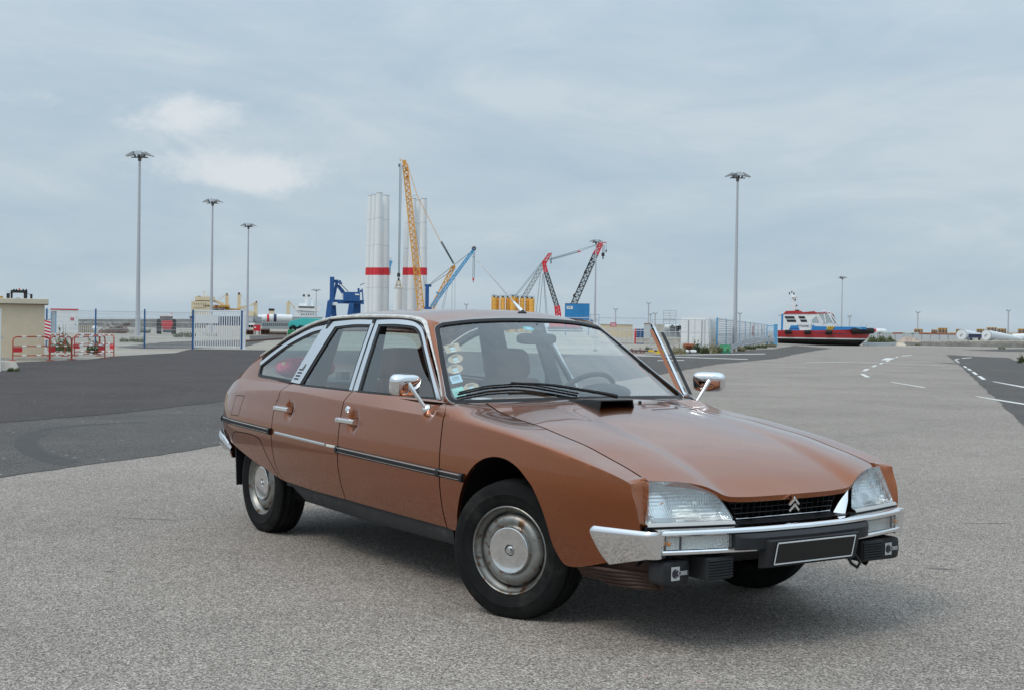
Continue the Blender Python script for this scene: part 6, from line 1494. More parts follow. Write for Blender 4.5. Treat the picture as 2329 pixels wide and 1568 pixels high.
bars('beam', 'port_blue', ((90, 1393), (400, 1400), 1.6, 2)); bars('upper_arm', 'port_blue', ((136, 1215), (175, 1215), 1.3, 2), ((165, 1210), (128, 1380), 1.2, 2), ((175, 1220), (208, 1235), .7, 2)); rect(MB(), S, 180, 1205, 198, 1240, 0, 3).build('winch', 'port_blue', r)
bars('stay', 'port_blue', ((175, 1250), (225, 1310), .9, 2), ((165, 1250), (215, 1325), .9, 2)); bars('cable', 'lattice_dark', ((195, 1240), (262, 1305), .3, 2), ((366, 1250), (405, 1232), .3, 2)); rect(MB(), S, 345, 1275, 362, 1310, 1, 4).build('winch', 'port_blue', r); rect(MB(), S, 365, 1290, 390, 1310, 1, 4).build('cab', 'port_blue', r)
bars('ladder', 'port_blue', ((385, 1280), (395, 1420), .5, 0)); 
rect(MB(), S, 208, 1320, 218, 1360, 1, 5).build('platform', 'white_metal', r)
# --- standing tower sections -----------------------------------------------------
def tower(at_, atop, ab, abot, rt, rb_, dy, label, band=True):
    S = Spot('3', at_, 640 + dy); r = S.thing('turbine_tower', label, 'tower', 'white turbine tower sections standing upright')
    x1, z1 = S.q(at_, atop); x0, _ = S.q(ab, abot); zb0 = S.q(ab, 1161)[1]; zb1 = S.q(ab, 1094)[1]
    k = .40816 / KD * (640 + dy) / FPX; R1, R0 = rt * k, rb_ * k
    def f(z): g = (z - 0) / z1; return (x0 + (x1 - x0) * g * 0 + (x1 - x0) * g, R0 + (R1 - R0) * max(0, min(1, (g - .38) / .62)))
    def seg(za, zb, m, nm, gr=1.0):
        zs = np.linspace(za, zb, 8); MB().tube([(f(z)[0], 0, z) for z in zs], [f(z)[1] * gr for z in zs], 32).build(nm, m, r, smooth=50)
    if band: seg(0, zb0, 'white_tower', 'shell'); seg(zb0, zb1, 'sig_red', 'red_band', 1.001); seg(zb1, z1, 'white_tower', 'shell')
    else: seg(0, z1, 'white_tower', 'shell')
    for zz in (z1 * .30, z1 * .62, z1 * .82): MB().tube([(f(zz)[0], 0, zz - .12), (f(zz)[0], 0, zz + .12)], f(zz)[1] * 1.006, 32).build('flange_seam', 'galv', r, smooth=50)
    MB().tube([(x1, 0, z1), (x1, 0, z1 + .5)], R1 * 1.01, 32).build('top_flange', 'galv', r, smooth=50)
    return S, r
tower(463, 463, 446, 1480, 27, 39, 18, 'leftmost upright white tower with red band of the left cluster')
tower(500, 456, 484, 1480, 27, 39, 9, 'second upright white tower from the left partly hidden behind the tallest')
tower(538, 441, 518, 1480, 28, 40, 0, 'tallest upright white tower with red band in front of the left cluster')
tower(598, 462, 586, 1480, 28, 36, 12, 'rightmost upright white tower of the left cluster')
tower(795, 500, 772, 1480, 27, 40, 12, 'upright white tower left of the yellow boom in the right cluster')
tower(838, 490, 822, 1480, 27, 41, 4, 'upright white tower with red band directly behind the yellow boom')
tower(886, 504, 880, 1480, 27, 40, 16, 'upright white tower between two others right of the yellow boom')
tower(931, 491, 920, 1480, 27, 37, 0, 'rightmost upright white tower with red band')
S = Spot('3', 703, 620); r = S.thing('lifted_section', 'short white tower section hanging from the yellow crane hook', 'tower section'); k = .40816 / KD * 620 / FPX; x, z = S.q(703, 1282); MB().tube([(x, 0, 6), (x, 0, z)], [39 * k, 36 * k], 32).build('shell', 'white_tower', r, smooth=50); MB().tube([(x, 0, z), (x, 0, z + .6)], 36.5 * k, 32).build('flange', 'galv', r)
for q in (-1, 1): MB().tube([(x + q * 15 * k, 0, z), (x + q * 19 * k, 0, z + 1.2)], 5 * k, 8).build('lifting_lug', 'cargo_yellow', r)
# --- yellow crawler crane --------------------------------------------------------
S = Spot('3', 905, 610); r = S.thing('crawler_crane', 'tall yellow lattice boom crane lifting a white tower section', 'crane'); k = .40816 / KD * 610 / FPX
foot_ = S.p(912, 1470); 
mb = lattice(MB(), S.p(906, 1470), S.p(765, 190), 52 * k, 40 * k, 46, .55, .32); mb.build('boom', 'crane_yellow', r)
mb = MB(); mb.bar(S.p(765, 190), S.p(755, 148), 34 * k); mb.bar(S.p(722, 142), S.p(776, 145), 4 * k); mb.bar(S.p(716, 125), S.p(730, 160), 5 * k); mb.bar(S.p(770, 210), S.p(778, 240), 18 * k); mb.bar(S.p(780, 280), S.p(788, 310), 18 * k); mb.build('boom_head', 'crane_yellow', r)
mb = lattice(MB(), S.p(995, 1470), S.p(1193, 1085), 34 * k, 26 * k, 16, .5, .3); mb.bar(S.p(1180, 1100), S.p(1208, 1078), 20 * k); mb.build('derrick_mast', 'crane_yellow', r)
mb = MB()
for a, b, w in (((716, 190), (704, 1145), .14), ((722, 170), (708, 1145), .14), ((729, 170), (713, 1145), .14), ((737, 185), (717, 1145), .14), ((1080, 865), (1192, 1060), .5), ((1090, 862), (1200, 1060), .3), ((825, 465), (870, 450), .1)): mb.bar(S.p(*a, -2), S.p(*b, -2), w)
for a, b in (((1182, 1090), (1178, 1480)), ((1206, 1090), (1205, 1480)), ((1140, 1240), (1085, 1480)), ((1150, 1240), (1098, 1480)), ((860, 760), (940, 1260))): mb.bar(S.p(*a, -2), S.p(*b, -2), .12)
mb.build('cable', 'lattice_dark', r)
mb = MB(); [mb.bar(S.p(*a, -2), S.p(*b, -2), .14) for a, b in (((783, 165), (872, 450)), ((779, 175), (868, 455)), ((870, 450), (1080, 860)), ((866, 455), (1074, 862)))]; mb.build('back_stay', 'crane_yellow', r)
mb = MB(); mb.box(S.p(708, 1160, -2), (26 * k, 2, 34 * k)); mb.box(S.p(708, 1195, -2), (16 * k, 1.4, 22 * k)); mb.build('hook_block', 'black_paint', r); mb = MB()
for a, b in (((700, 1205), (688, 1248)), ((716, 1205), (724, 1248)), ((685, 1250), (727, 1250)), ((687, 1250), (684, 1275)), ((724, 1250), (728, 1275))): mb.bar(S.p(*a, -2), S.p(*b, -2), .9)
mb.build('spreader', 'slab_beige', r); MB().box(S.p(712, 190, -2), (12 * k, 1, 26 * k)).build('aux_hook', 'lattice_dark', r)
x, z = S.q(950, 1480); MB().box((x, 0, 3), (14, 8, 5)).build('crane_house', 'crane_yellow', r); [MB().box((x, q * 4, .9), (13, 1.5, 1.8)).build('crawler_track', 'lattice_dark', r) for q in (-1, 1)]
# --- blue mobile crane -------------------------------------------------------------
S = Spot('3', 960, 590); r = S.thing('mobile_crane', 'blue lattice boom crane right of the yellow boom', 'crane'); k = .40816 / KD * 590 / FPX
rect(MB(), S, 945, 1245, 974, 1475, 0, 5).build('tower', 'port_blue', r); rect(MB(), S, 935, 1440, 1000, 1490, -1, 7).build('machine_house', 'port_blue', r); rect(MB(), S, 940, 1240, 998, 1262, 1, 4).build('tower_head', 'port_blue', r)
mb = lattice(MB(), S.p(1000, 1440), S.p(1365, 945), 26 * k, 18 * k, 26, .5, .3); mb.bar(S.p(1040, 1310), S.p(1060, 1330), 14 * k); mb.build('boom', 'light_blue', r); MB().bar(S.p(1350, 965), S.p(1375, 930), 20 * k).build('boom_head', 'port_blue', r)
x, z = S.q(1374, 925); mb = MB(); mb.tube([(x + 12 * k * math.cos(a), 0, z + 12 * k * math.sin(a)) for a in np.linspace(0, 2 * math.pi, 17)], .5, 6, cap=False); mb.build('sheave', 'lamp_dark', r)
mb = MB(); [mb.bar(S.p(*a), S.p(*b), .2) for a, b in (((1368, 950), (1363, 1190)), ((1381, 950), (1376, 1190)), ((1362, 1000), (1380, 1000)), ((975, 1245), (1340, 960)), ((990, 1245), (1200, 1110)))]; mb.build('cable', 'lattice_dark', r)
mb = MB(); mb.box(S.p(1368, 1197), (14 * k, 1, 24 * k)); mb.build('hook_block', 'sig_red', r); MB().box(S.p(1367, 1218), (5 * k, .6, 16 * k)).build('hook', 'lattice_dark', r)
S = Spot('3', 632, 700); r = S.thing('crane_tip', 'small blue crane tip with red hook peeking out right of the left towers', 'crane'); k = .40816 / KD * 700 / FPX; mb = MB(); mb.bar(S.p(560, 1250, 0), S.p(630, 1030, 0), 3.0); mb.build('boom', 'light_blue', r); MB().lathe([(10 * k, -.5), (12 * k, 0), (10 * k, .5)], S.p(632, 1020, 0), (0, 1, 0), 16).build('sheave', 'lamp_dark', r); mb = MB(); mb.bar(S.p(630, 1030), S.p(629, 1150), .25); mb.bar(S.p(637, 1030), S.p(634, 1140), .25); mb.bar(S.p(560, 1250), S.p(520, 1480), 2.0); mb.build('cable', 'lattice_dark', r); MB().box(S.p(631, 1145), (8 * k, .6, 26 * k)).build('hook_block', 'sig_red', r)
# --- yellow silos --------------------------------------------------------------------
S = Spot('4', 670, 330); k = .30056 / KD * 330 / FPX
cols = [(415, 473, 842), (473, 512, 850), (522, 578, 848), (584, 632, 850), (634, 708, 838), (708, 745, 852), (755, 806, 854), (820, 866, 856), (866, 926, 860)]
labs = ['leftmost yellow silo', 'narrow yellow silo second from the left', 'third yellow silo from the left', 'fourth yellow silo from the left', 'widest yellow silo at the centre of the row', 'narrow yellow silo right of the widest one', 'third yellow silo from the right', 'second yellow silo from the right', 'rightmost yellow silo']
for i, (a0, a1, bt) in enumerate(cols):
    t = S.thing('silo', labs[i] + ' behind the car roof', 'silo', 'yellow cement silos'); x0, zt = S.q(a0, bt); x1, _ = S.q(a1, bt); rr = max(.75, (x1 - x0) / 2 * 1.12); yy = 0 if i % 2 == 0 else .9
    MB().lathe([(rr, 0), (rr, zt)], ((x0 + x1) / 2, yy, 0), (0, 0, 1), 28, cap=True).build('shell', 'silo_yellow', t, smooth=50)
    for z in np.arange(1.2, zt, .9): MB().lathe([(rr + .004, z - .025), (rr + .02, z), (rr + .004, z + .025)], ((x0 + x1) / 2, yy, 0), (0, 0, 1), 28).build('seam_ring', 'cargo_yellow', t)
    mb = MB(); x0 -= .0; 
    for q in np.linspace(0, 1, 5): mb.bar((x0 + (x1 - x0) * q, yy - rr, zt), (x0 + (x1 - x0) * q, yy - rr, zt + .55), .05)
    mb.bar((x0, yy - rr, zt + .55), (x1, yy - rr, zt + .55), .05); mb.bar((x0, yy - rr, zt + .28), (x1, yy - rr, zt + .28), .04); mb.box(((x0 + x1) / 2, yy, zt + .2), (.5, .5, .4)); mb.build('roof_rail', 'lattice_dark', t)
for a, lab in ((408, 'left'), (515, 'second'), (582, 'third'), (748, 'fourth'), (815, 'fifth'), (935, 'right')):
    x, z = S.q(a, 850); t = S.thing('silo_pipe', {'left': 'pale filler pipe at the left end of the silo row', 'second': 'pale filler pipe between second and third silos', 'third': 'pale filler pipe left of the fourth silo', 'fourth': 'pale filler pipe right of the narrow silo', 'fifth': 'pale filler pipe left of the second silo from the right', 'right': 'pale filler pipe at the right end of the silo row'}[lab], 'pipe', 'filler pipes on the silos'); MB().tube([(x, -.9, 0), (x, -.9, z)], .11, 8).build('pipe', 'white_metal', t); MB().box((x, -.85, z * .6), (.3, .1, .08)).build('clamp', 'lamp_dark', t)
# --- red cranes --------------------------------------------------------------------------
S = Spot('4', 1300, 420); k = .30056 / KD * 420 / FPX; r = S.thing('crawler_crane', 'crane with dark lattice boom and red head leaning right and a leaning red-topped mast', 'crane')
lattice(MB(), S.p(1385, 960), S.p(1660, 330), 62 * k, 54 * k, 22, .38, .2).build('boom', 'lattice_dark', r); mb = lattice(MB(), S.p(1660, 330), S.p(1730, 195), 54 * k, 34 * k, 6, .38, .22); mb.bar(S.p(1700, 200, 0), S.p(1795, 183, 0), 10 * k); mb.bar(S.p(1640, 320), S.p(1705, 190), 16 * k); mb.build('boom_head', 'sig_red', r)
lattice(MB(), S.p(1215, 1070), S.p(1200, 950), 56 * k, 50 * k, 5, .5, .3).build('mast_foot', 'sig_red', r); lattice(MB(), S.p(1200, 955), S.p(1068, 545), 44 * k, 42 * k, 16, .38, .2).build('derrick_mast', 'lattice_dark', r); mb = lattice(MB(), S.p(1068, 550), S.p(1040, 420), 40 * k, 30 * k, 5, .4, .25); mb.bar(S.p(1022, 410), S.p(1065, 408), 12 * k); mb.bar(S.p(1035, 420), S.p(1042, 490), 14 * k); mb.build('mast_head', 'sig_red', r)
for a, b in (((1560, 640), (1625, 370)), ((1500, 640), (1545, 520))): pass
for (a, b), w in (((1470, 700), 20), ((1405, 820), 22), ((1540, 540), 26), ((1580, 450), 22), ((1612, 388), 22)): MB().box(S.p(a, b, -1), (w * k, .4, w * 1.7 * k), ry=R(24)).build('ballast_plate', 'black_paint', r)
mb = MB()
for a, b, w in (((1085, 395), (1470, 288), .14), ((1110, 400), (1470, 298), .14), ((1470, 292), (1690, 210), .10), ((1100, 385), (1690, 205), .08), ((1030, 560), (985, 1070), .12), ((1035, 560), (1068, 1070), .12), ((1045, 600), (1085, 1070), .12), ((1000, 580), (945, 1060), .12), ((1745, 215), (1745, 310), .1), ((1756, 215), (1756, 310), .1), ((1768, 215), (1768, 310), .1), ((1790, 190), (1790, 275), .08)): mb.bar(S.p(*a, -1), S.p(*b, -1), w)
mb.build('cable', 'lattice_dark', r); mb = MB(); mb.box(S.p(1752, 330, -1), (36 * k, .8, 40 * k)); mb.box(S.p(1752, 368, -1), (14 * k, .5, 34 * k)); mb.build('hook_block', 'black_paint', r); MB().box(S.p(1790, 288, -1), (16 * k, .5, 30 * k)).build('aux_hook', 'lattice_dark', r); MB().box(S.p(1465, 293, -1), (36 * k, .4, 14 * k), ry=R(12)).build('stay_link', 'sig_red', r)
x, z = S.q(1300, 1000); MB().box((x, 2, 2.4), (10, 5, 3.6)).build('crane_house', 'sig_red', r); [MB().box((x, 2 + q * 3, .7), (11, 1.2, 1.4)).build('crawler_track', 'lattice_dark', r) for q in (-1, 1)]
S = Spot('4', 900, 450); k = .30056 / KD * 450 / FPX; r = S.thing('lattice_crane', 'pale grey lattice boom crane with a red tip behind the yellow silos', 'crane'); lattice(MB(), S.p(770, 900), S.p(1045, 430), 48 * k, 44 * k, 20, .28, .16).build('boom', 'lattice_grey', r); mb = lattice(MB(), S.p(1045, 430), S.p(1110, 325), 44 * k, 26 * k, 5, .3, .18); mb.bar(S.p(1095, 322), S.p(1140, 316), 12 * k); mb.build('boom_head', 'sig_red', r)
mb = MB(); [mb.bar(S.p(*a), S.p(*b), .12) for a, b in (((1015, 425), (690, 830)), ((1030, 430), (700, 840)), ((1132, 325), (1128, 410)))]; mb.build('cable', 'lattice_dark', r); MB().box(S.p(1127, 420), (14 * k, .5, 36 * k)).build('hook_block', 'lattice_dark', r); x, z = S.q(760, 920); MB().box((x, 2, 2.0), (9, 5, 4)).build('crane_house', 'lattice_grey', r)
# --- blue box on a stand --------------------------------------------------------------------
S = Spot('4', 1440, 190); r = S.thing('blue_container', 'blue steel box with worn paint and a white label raised behind the car roof', 'container')
rect(MB(), S, 1295, 920, 1588, 1118, 0, 2.4).build('body', 'box_blue', r, bevel=.03); rect(MB(), S, 1465, 942, 1518, 1100, -.04, 0).build('door', 'box_blue', r); rect(MB(), S, 1315, 950, 1388, 986, -.03, 0).build('label_plate', 'paper_white', r); rect(MB(), S, 1322, 958, 1380, 966, -.035, -.03).build('label_print', 'ink', r); rect(MB(), S, 1322, 972, 1366, 977, -.035, -.03).build('label_print', 'ink', r); rect(MB(), S, 1292, 916, 1592, 924, -.03, 2.45).build('top_rail', 'port_blue', r)
for a in (1300, 1580): rect(MB(), S, a - 5, 1118, a + 5, 1300, .2, .4).build('support_leg', 'port_blue', r); rect(MB(), S, a - 5, 1118, a + 5, 1300, 2.0, 2.2).build('support_leg', 'port_blue', r)
mb = MB(); [mb.bar(S.p(*a, y), S.p(*b, y), .05) for y in (0, 1.2) for a, b in (((1600, 1050), (1706, 1052)), ((1704, 1050), (1702, 1195)), ((1600, 1050), (1600, 1180)), ((1600, 1115), (1704, 1120)))]; mb.build('railing', 'port_blue', r); rect(MB(), S, 1590, 1160, 1706, 1180, 0, 1.4).build('platform', 'port_blue', r); mb = MB(); mb.bar(S.p(1600, 1120), S.p(1690, 1190), .35); mb.build('stair', 'port_blue', r)
mb = MB(); mb.bar(S.p(1296, 920), S.p(1292, 830), .06); mb.bar(S.p(1285, 832), S.p(1312, 832), .05); mb.build('weather_mast', 'white_metal', r)
# --- wire fence and yard on the right -------------------------------------------------
S = Spot('5', 840, 77); 
def heras(a0, a1, bt, label):
    r = S.thing('wire_fence', label, 'fence', 'galvanised site fence panels'); x0, zt = S.q(a0, bt); x1, zt1 = S.q(a1, bt); zt = (zt + zt1) / 2
    mb = MB(); [mb.tube(q, .021, 6) for q in ([(x0, 0, 0), (x0, 0, zt)], [(x1, 0, 0), (x1, 0, zt)], [(x0, 0, zt), (x1, 0, zt)], [(x0, 0, .12), (x1, 0, .12)], [(x0, 0, zt * .62), (x1, 0, zt * .62)])]; mb.build('frame', 'galv', r)
    mesh_panel(r, (x0, 0, 0), (x1, 0, 0), .12, zt, 'galv', .10, .16, .0035, False)
    for x in (x0, x1): MB().box((x, 0, .06), (.22, .6, .12)).build('foot_block', 'concrete', r, bevel=.02)
heras(-500, 165, 322, 'site fence panel mostly hidden behind the windscreen'); heras(172, 828, 324, 'site fence panel carrying the pink sign right of the car roof'); heras(846, 1472, 345, 'site fence panel behind the open car door'); heras(1484, 1556, 348, 'narrow fence panel end left of the blue posts')
S2 = Spot('5', 380, 76.8); r = S2.thing('warning_sign', 'pink warning sign hung on the wire fence', 'sign'); rect(MB(), S2, 343, 380, 415, 433, -.02, 0).build('panel', 'sign_pink', r); [rect(MB(), S2, 352, b, 405, b + 5, -.024, -.02).build('print_line', 'paper_white', r) for b in (392, 405, 418)]
S, r = simple('5', 'site_cabin', 'long cream site cabin behind the wire fence right of the windscreen', 'cabin', 120, [(215, 402, 608, 560, 0, 3, 'wall', 'cream'), (212, 396, 612, 404, -.1, 3.1, 'roof', 'white_metal')])
mb = MB(); [mb.bar(S.p(*a, -1.5), S.p(*b, -1.5), .05) for a, b in (((290, 450), (290, 560)), ((430, 450), (430, 600)), ((485, 455), (485, 600)), ((540, 455), (540, 600)), ((600, 450), (600, 615)), ((290, 450), (610, 452)), ((290, 470), (400, 472)))]; o = mb.build('handrail', 'galv', r)
simple('5', 'grey_container', 'grey rust-stained container between cabin and scaffold tower', 'container', 115, [(748, 395, 828, 560, 0, 2.4, 'body', 'galv'), (828, 400, 990, 560, .3, 2.4, 'body', 'concrete'), (745, 388, 832, 397, -.05, 2.5, 'top_rail', 'pipe_rust')])
S = Spot('5', 1055, 118); r = S.thing('scaffold_tower', 'open aluminium scaffold tower behind the open car door', 'scaffold'); zt = S.q(1055, 238)[1]; xa, xb = S.q(980, 300)[0], S.q(1132, 300)[0]
for x in (xa, (xa + xb) / 2, xb):
    for y in (0, 1.4): MB().tube([(x, y, 0), (x, y, zt)], .03, 6).build('upright', 'galv', r)
n = 12
for j in range(n): z = .4 + (zt - .4) * j / (n - 1); mb = MB(); [mb.bar((xa, y, z), (xb, y, z), .035) for y in (0, 1.4)]; [mb.bar((x, 0, z), (x, 1.4, z), .035) for x in (xa, xb)]; mb.build('ledger', 'galv', r)
for z in (zt * .42, zt * .73): MB().box(((xa + xb) / 2, .7, z), (xb - xa, 1.2, .05)).build('deck', 'lamp_grey', r)
for i, (a0, a1, bt, bb, D, lab) in enumerate(((985, 1330, 405, 470, 190, 'white rounded turbine nacelle lying behind the scaffold'), (1100, 1210, 415, 480, 170, 'smaller white nacelle half hidden by the scaffold legs'))):
    S = Spot('5', (a0 + a1) / 2, D); r = S.thing('nacelle', lab, 'nacelle'); x0, zt = S.q(a0, bt); x1, zb = S.q(a1, bb); blob_box(((x0 + x1) / 2, 1.5, (zt + zb) / 2), (x1 - x0, 3, zt - zb), p=4).build('shell', 'white_tower', r, smooth=60)
    for f in (.3, .55, .85): MB().lathe([(.001, 0), (.45, 0), (.45, .1)], (x0 + (x1 - x0) * f, -.05, zb + .2), (0, -1, 0), 16).build('port', 'lattice_dark', r); rect(MB(), S, a0 + (a1 - a0) * f - 8, bt + 3, a0 + (a1 - a0) * f + 8, bt + 10, 0, .4).build('hatch', 'lattice_dark', r)
    rect(MB(), S, a0 + 10, bb, a1 - 10, 560, .5, 2.2).build('stand', 'lattice_grey', r)
S = Spot('5', 1250, 100); r = S.thing('truss_frame', 'grey steel truss frame lying before the white nacelle', 'truss'); mb = MB(); [mb.bar(S.p(*a), S.p(*b), .09) for a, b in (((1170, 475), (1325, 470)), ((1170, 475), (1200, 555)), ((1200, 555), (1325, 550)), ((1200, 555), (1235, 475)), ((1235, 475), (1270, 553)), ((1270, 553), (1325, 472)))]; mb.build('frame', 'galv', r); rect(MB(), S, 1195, 540, 1325, 570, 0, .8).build('sleeper', 'concrete', r)
for i, (a0, a1, lab) in enumerate(((650, 735, 'concrete wall block left of the fence posts behind the car'), (738, 825, 'concrete wall block just left of the double fence post'), (848, 1000, 'concrete wall block right of the double fence post'), (1005, 1160, 'concrete wall block below the scaffold'), (1165, 1330, 'concrete wall block left of the white container'))):
    simple('5', 'concrete_barrier', lab, 'concrete block', 95, [(a0, 562, a1, 622, 0, .6, 'block', 'concrete'), (a0 - 2, 612, a1 + 2, 626, -.1, .7, 'foot', 'concrete')], .02, 'concrete wall blocks in the yard')
for a0, a1, m, lab in ((632, 660, 'sig_red', 'red drum behind the fence right of the cabin'), (662, 700, 'port_blue', 'blue drum stack behind the fence'), (704, 745, 'port_blue', 'second blue drum stack next to the grey container')):
    S = Spot('5', (a0 + a1) / 2, 118); r = S.thing('drum', lab, 'drum'); x0, zt = S.q(a0, 450); x1, _ = S.q(a1, 450); rr = (x1 - x0) / 2; MB().lathe([(rr, 0), (rr, zt * .5), (rr * 1.04, zt * .52), (rr, zt * .54), (rr, zt)], ((x0 + x1) / 2, 0, 0), (0, 0, 1), 18, cap=True).build('barrel', m, r, smooth=40); MB().lathe([(rr * 1.02, zt - .05), (rr * 1.04, zt), (rr, zt + .02)], ((x0 + x1) / 2, 0, 0), (0, 0, 1), 18).build('rim', 'paper_white', r)
# row of white containers behind blue posts, running away
Pn = Vector(foot(dd('5', 1625, 0)[0], 86)); Pf = Vector(foot(dd('5', 2225, 0)[0], 163)); ev = (Pf - Pn); Lr = ev.length; ev.normalize(); ang = math.atan2(ev.y, ev.x); nv = Vector((-ev.y, ev.x, 0)); nv = nv if nv.dot(Vector(FH)) > 0 else -nv
H0 = S2.q(0, 0)[1]; HC = at(*dd('5', 1625, 322), 86)[2]
r = thing('mesh_fence', 'fence of sky blue posts and white mesh in front of the white containers', 'fence', Pn, ang); n = 10
for k in range(n + 1): o = MB().box((Lr * k / n, 0, HC / 2), (.10, .10, HC)).build('post', 'light_blue', r, bevel=.005)
for k in range(n):
    mb = MB()
    for z in np.linspace(.05, HC - .05, 14): mb.bar((Lr * k / n, 0, z), (Lr * (k + 1) / n, 0, z), .03)
    for f in np.linspace(0, 1, 60): mb.bar((Lr * (k + f) / n, 0, .05), (Lr * (k + f) / n, 0, HC - .05), .022)
    for z in (.1, HC * .52, HC - .06): mb.bar((Lr * k / n, 0, z), (Lr * (k + 1) / n, 0, z), .05)
    mb.build('mesh_panel', 'white_metal', r, weld=False, kind='stuff')
ordn = ['nearest', 'second', 'third', 'fourth', 'fifth', 'sixth']
def container(k, n, label, x0, L):
    o = Pn + ev * x0 + nv * .45; r = thing('white_container', label, 'container', o, ang, 'white containers in a row behind the blue posts'); w, h = 1.7, HC * 1.0
    ny = 1 if (Matrix.Rotation(ang, 3, 'Z') @ Vector((0, 1, 0))).dot(nv) > 0 else -1
    MB().box((L / 2, ny * w / 2, h / 2), (L, w, h - .1)).build('body', 'white_metal', r)
    for q in (0, L): MB().box((q, ny * w / 2, h / 2), (.14, w + .08, h)).build('end_frame', 'ship_white', r)
    m = int(L / .55)
    for j in range(1, m): MB().box((L * j / m, -ny * .02, h / 2), (.22, .04, h - .3)).build('corrugation', 'ship_white', r)
    if k == 0:
        for q in (.25, .75): MB().box((-.09, ny * w * q, h / 2), (.04, w * .46, h - .3)).build('end_door', 'ship_white', r); MB().box((-.13, ny * w * q, h * .5), (.03, .04, h - .4)).build('lock_rod', 'lamp_grey', r)
    return r
for k in range(6): container(k, 6, ordn[k] + ' white container of the row behind the blue posts', -1 + (Lr + 1) * k / 6, (Lr + 1) / 6 - .25)
for f, z, lab, m in ((.56, .62, 'pink sign plate on the sky blue post fence', 'sign_pink'), (.83, .62, 'small grey notice on the far part of the blue post fence', 'paper_grey')):
    o = Pn + ev * (Lr * f) - nv * .08; r = thing('fence_sign', lab, 'sign', o, ang); MB().box((0, 0, HC * z), (.9 if f < .6 else .7, .03, .95)).build('panel', m, r); [MB().box((0, (-1 if nv.dot(Matrix.Rotation(ang, 3, 'Z') @ Vector((0, 1, 0))) > 0 else 1) * .018, HC * z + q), (.5, .01, .08)).build('print_line', 'paper_white', r) for q in (-.2, 0, .2)]
S = Spot('6', 235, 118); r = S.thing('blue_post', 'light blue steel gate post at the end of the guard rail', 'post'); x0, zt = S.q(205, 800); x1, _ = S.q(265, 800); MB().box(((x0 + x1) / 2, 0, zt / 2), (x1 - x0, .35, zt)).build('post', 'light_blue', r, bevel=.02); MB().box(((x0 + x1) / 2, 0, zt), (x1 - x0 + .04, .4, .04)).build('cap', 'light_blue', r)
S = Spot('6', 145, 119); r = S.thing('blue_gate', 'sky blue mesh gate leaf left of the blue post', 'gate'); xa, zt = S.q(85, 820); xb, _ = S.q(205, 820); mb = MB(); [mb.bar((xa, 0, z), (xb, 0, z), .07) for z in (.12, zt)]; [mb.bar((x, 0, .12), (x, 0, zt), .07) for x in (xa, xb)]; mb.build('frame', 'light_blue', r); mesh_panel(r, (xa, 0, 0), (xb, 0, 0), .12, zt, 'light_blue', .12, .18, .012, False)
# guard rail
def guard(pts, label, nm='guard_rail'):
    """pts: (picture x, picture y of the beam's middle, distance)"""
    P = [Vector(at(a, b, D)) for a, b, D in pts]; P = smooth_pl([tuple(p) for p in P], 40); o = Vector((P[0][0], P[0][1], 0)); r = thing(nm, label, 'guard rail', o, 0); rows = []
    prof = [(0, .15), (.04, .11), (.04, .06), (0, .02), (0, -.02), (.04, -.06), (.04, -.11), (0, -.15)]; back = Vector(FH)
    for p in P: rows.append([Vector(p) - o - back * a + Vector((0, 0, b)) for a, b in prof])
    MB().grid(rows).build('beam', 'galv', r, smooth=40)
    for k in range(2, len(P), 7):
        p = Vector(P[k]) - o; MB().box((p.x + back.x * .08, p.y + back.y * .08, max(.05, p.z + .1) / 2), (.1, .06, max(.1, p.z + .1)), rz=FACE).build('post', 'galv', r)
    return r
g5 = lambda a, b, D: (*dd('5', a, b), D)
guard([g5(1790, 688, 80), g5(1850, 655, 83), g5(1930, 617, 88), g5(2020, 595, 95), g5(2130, 585, 103), g5(2320, 590, 116)], 'galvanised guard rail rising from the green barrier to the blue post')
g7 = lambda a, b, D: (*dd('7', a, b), D)
guard([g7(40, 752, 128), g7(150, 757, 130), g7(300, 757, 132), g7(425, 752, 134)], 'low guard rail in front of the bush right of the boat')
S = Spot('5', 1715, 78.5); r = S.thing('plastic_barrier', 'green plastic road barrier at the end of the guard rail', 'barrier'); x0, zt = S.q(1655, 642); x1, _ = S.q(1785, 642); prof = [(-.28, 0), (-.28, .12), (-.10, .40), (-.09, zt), (.09, zt), (.10, .40), (.28, .12), (.28, 0)]
mb = MB(); mb.prism(prof, x0, x1, 'yz'); mb.build('body', 'green_plastic', r, bevel=.02); [MB().box((x0 + (x1 - x0) * f, -.2, .18), (.14, .12, .16), rx=R(-30)).build('foot_slot', 'leaf_dark', r) for f in (.25, .75)]
# weeds along the right fence
wl_ = [((1090, 1250, 588), 70, 'leaf_dry', 'dry weeds right of the open door by the white pipe'), ((1220, 1330, 590), 76, 'leaf', 'green weeds behind the rusty pipes'), ((1330, 1440, 540), 75, 'leaf_dark', 'dark leafy bush left of the fence posts'), ((1440, 1530, 600), 74, 'leaf', 'weeds round the foot of the end fence post'), ((1540, 1625, 420), 73.5, 'leaf_dry', 'tall dry stalks before the blue post corner'), ((1560, 1680, 600), 77, 'leaf', 'weeds left of the green barrier'),
       ((1830, 1960, 650), 84, 'leaf_dry', 'weeds under the rising guard rail near the green barrier'), ((1950, 2090, 630), 92, 'leaf', 'weeds under the middle of the guard rail'), ((2080, 2220, 622), 100, 'leaf', 'weeds under the far half of the guard rail'), ((2200, 2340, 618), 108, 'leaf_dry', 'weeds at the foot of the blue gate post')]
for i, ((a0, a1, bt), D, m, lab) in enumerate(wl_): plant('weed', lab, 'weed', Spot('5', (a0 + a1) / 2, D), a0, a1, bt, 430 if bt > 500 else 150, m, 30 + i, .16, 5, 'weeds along the right fence')
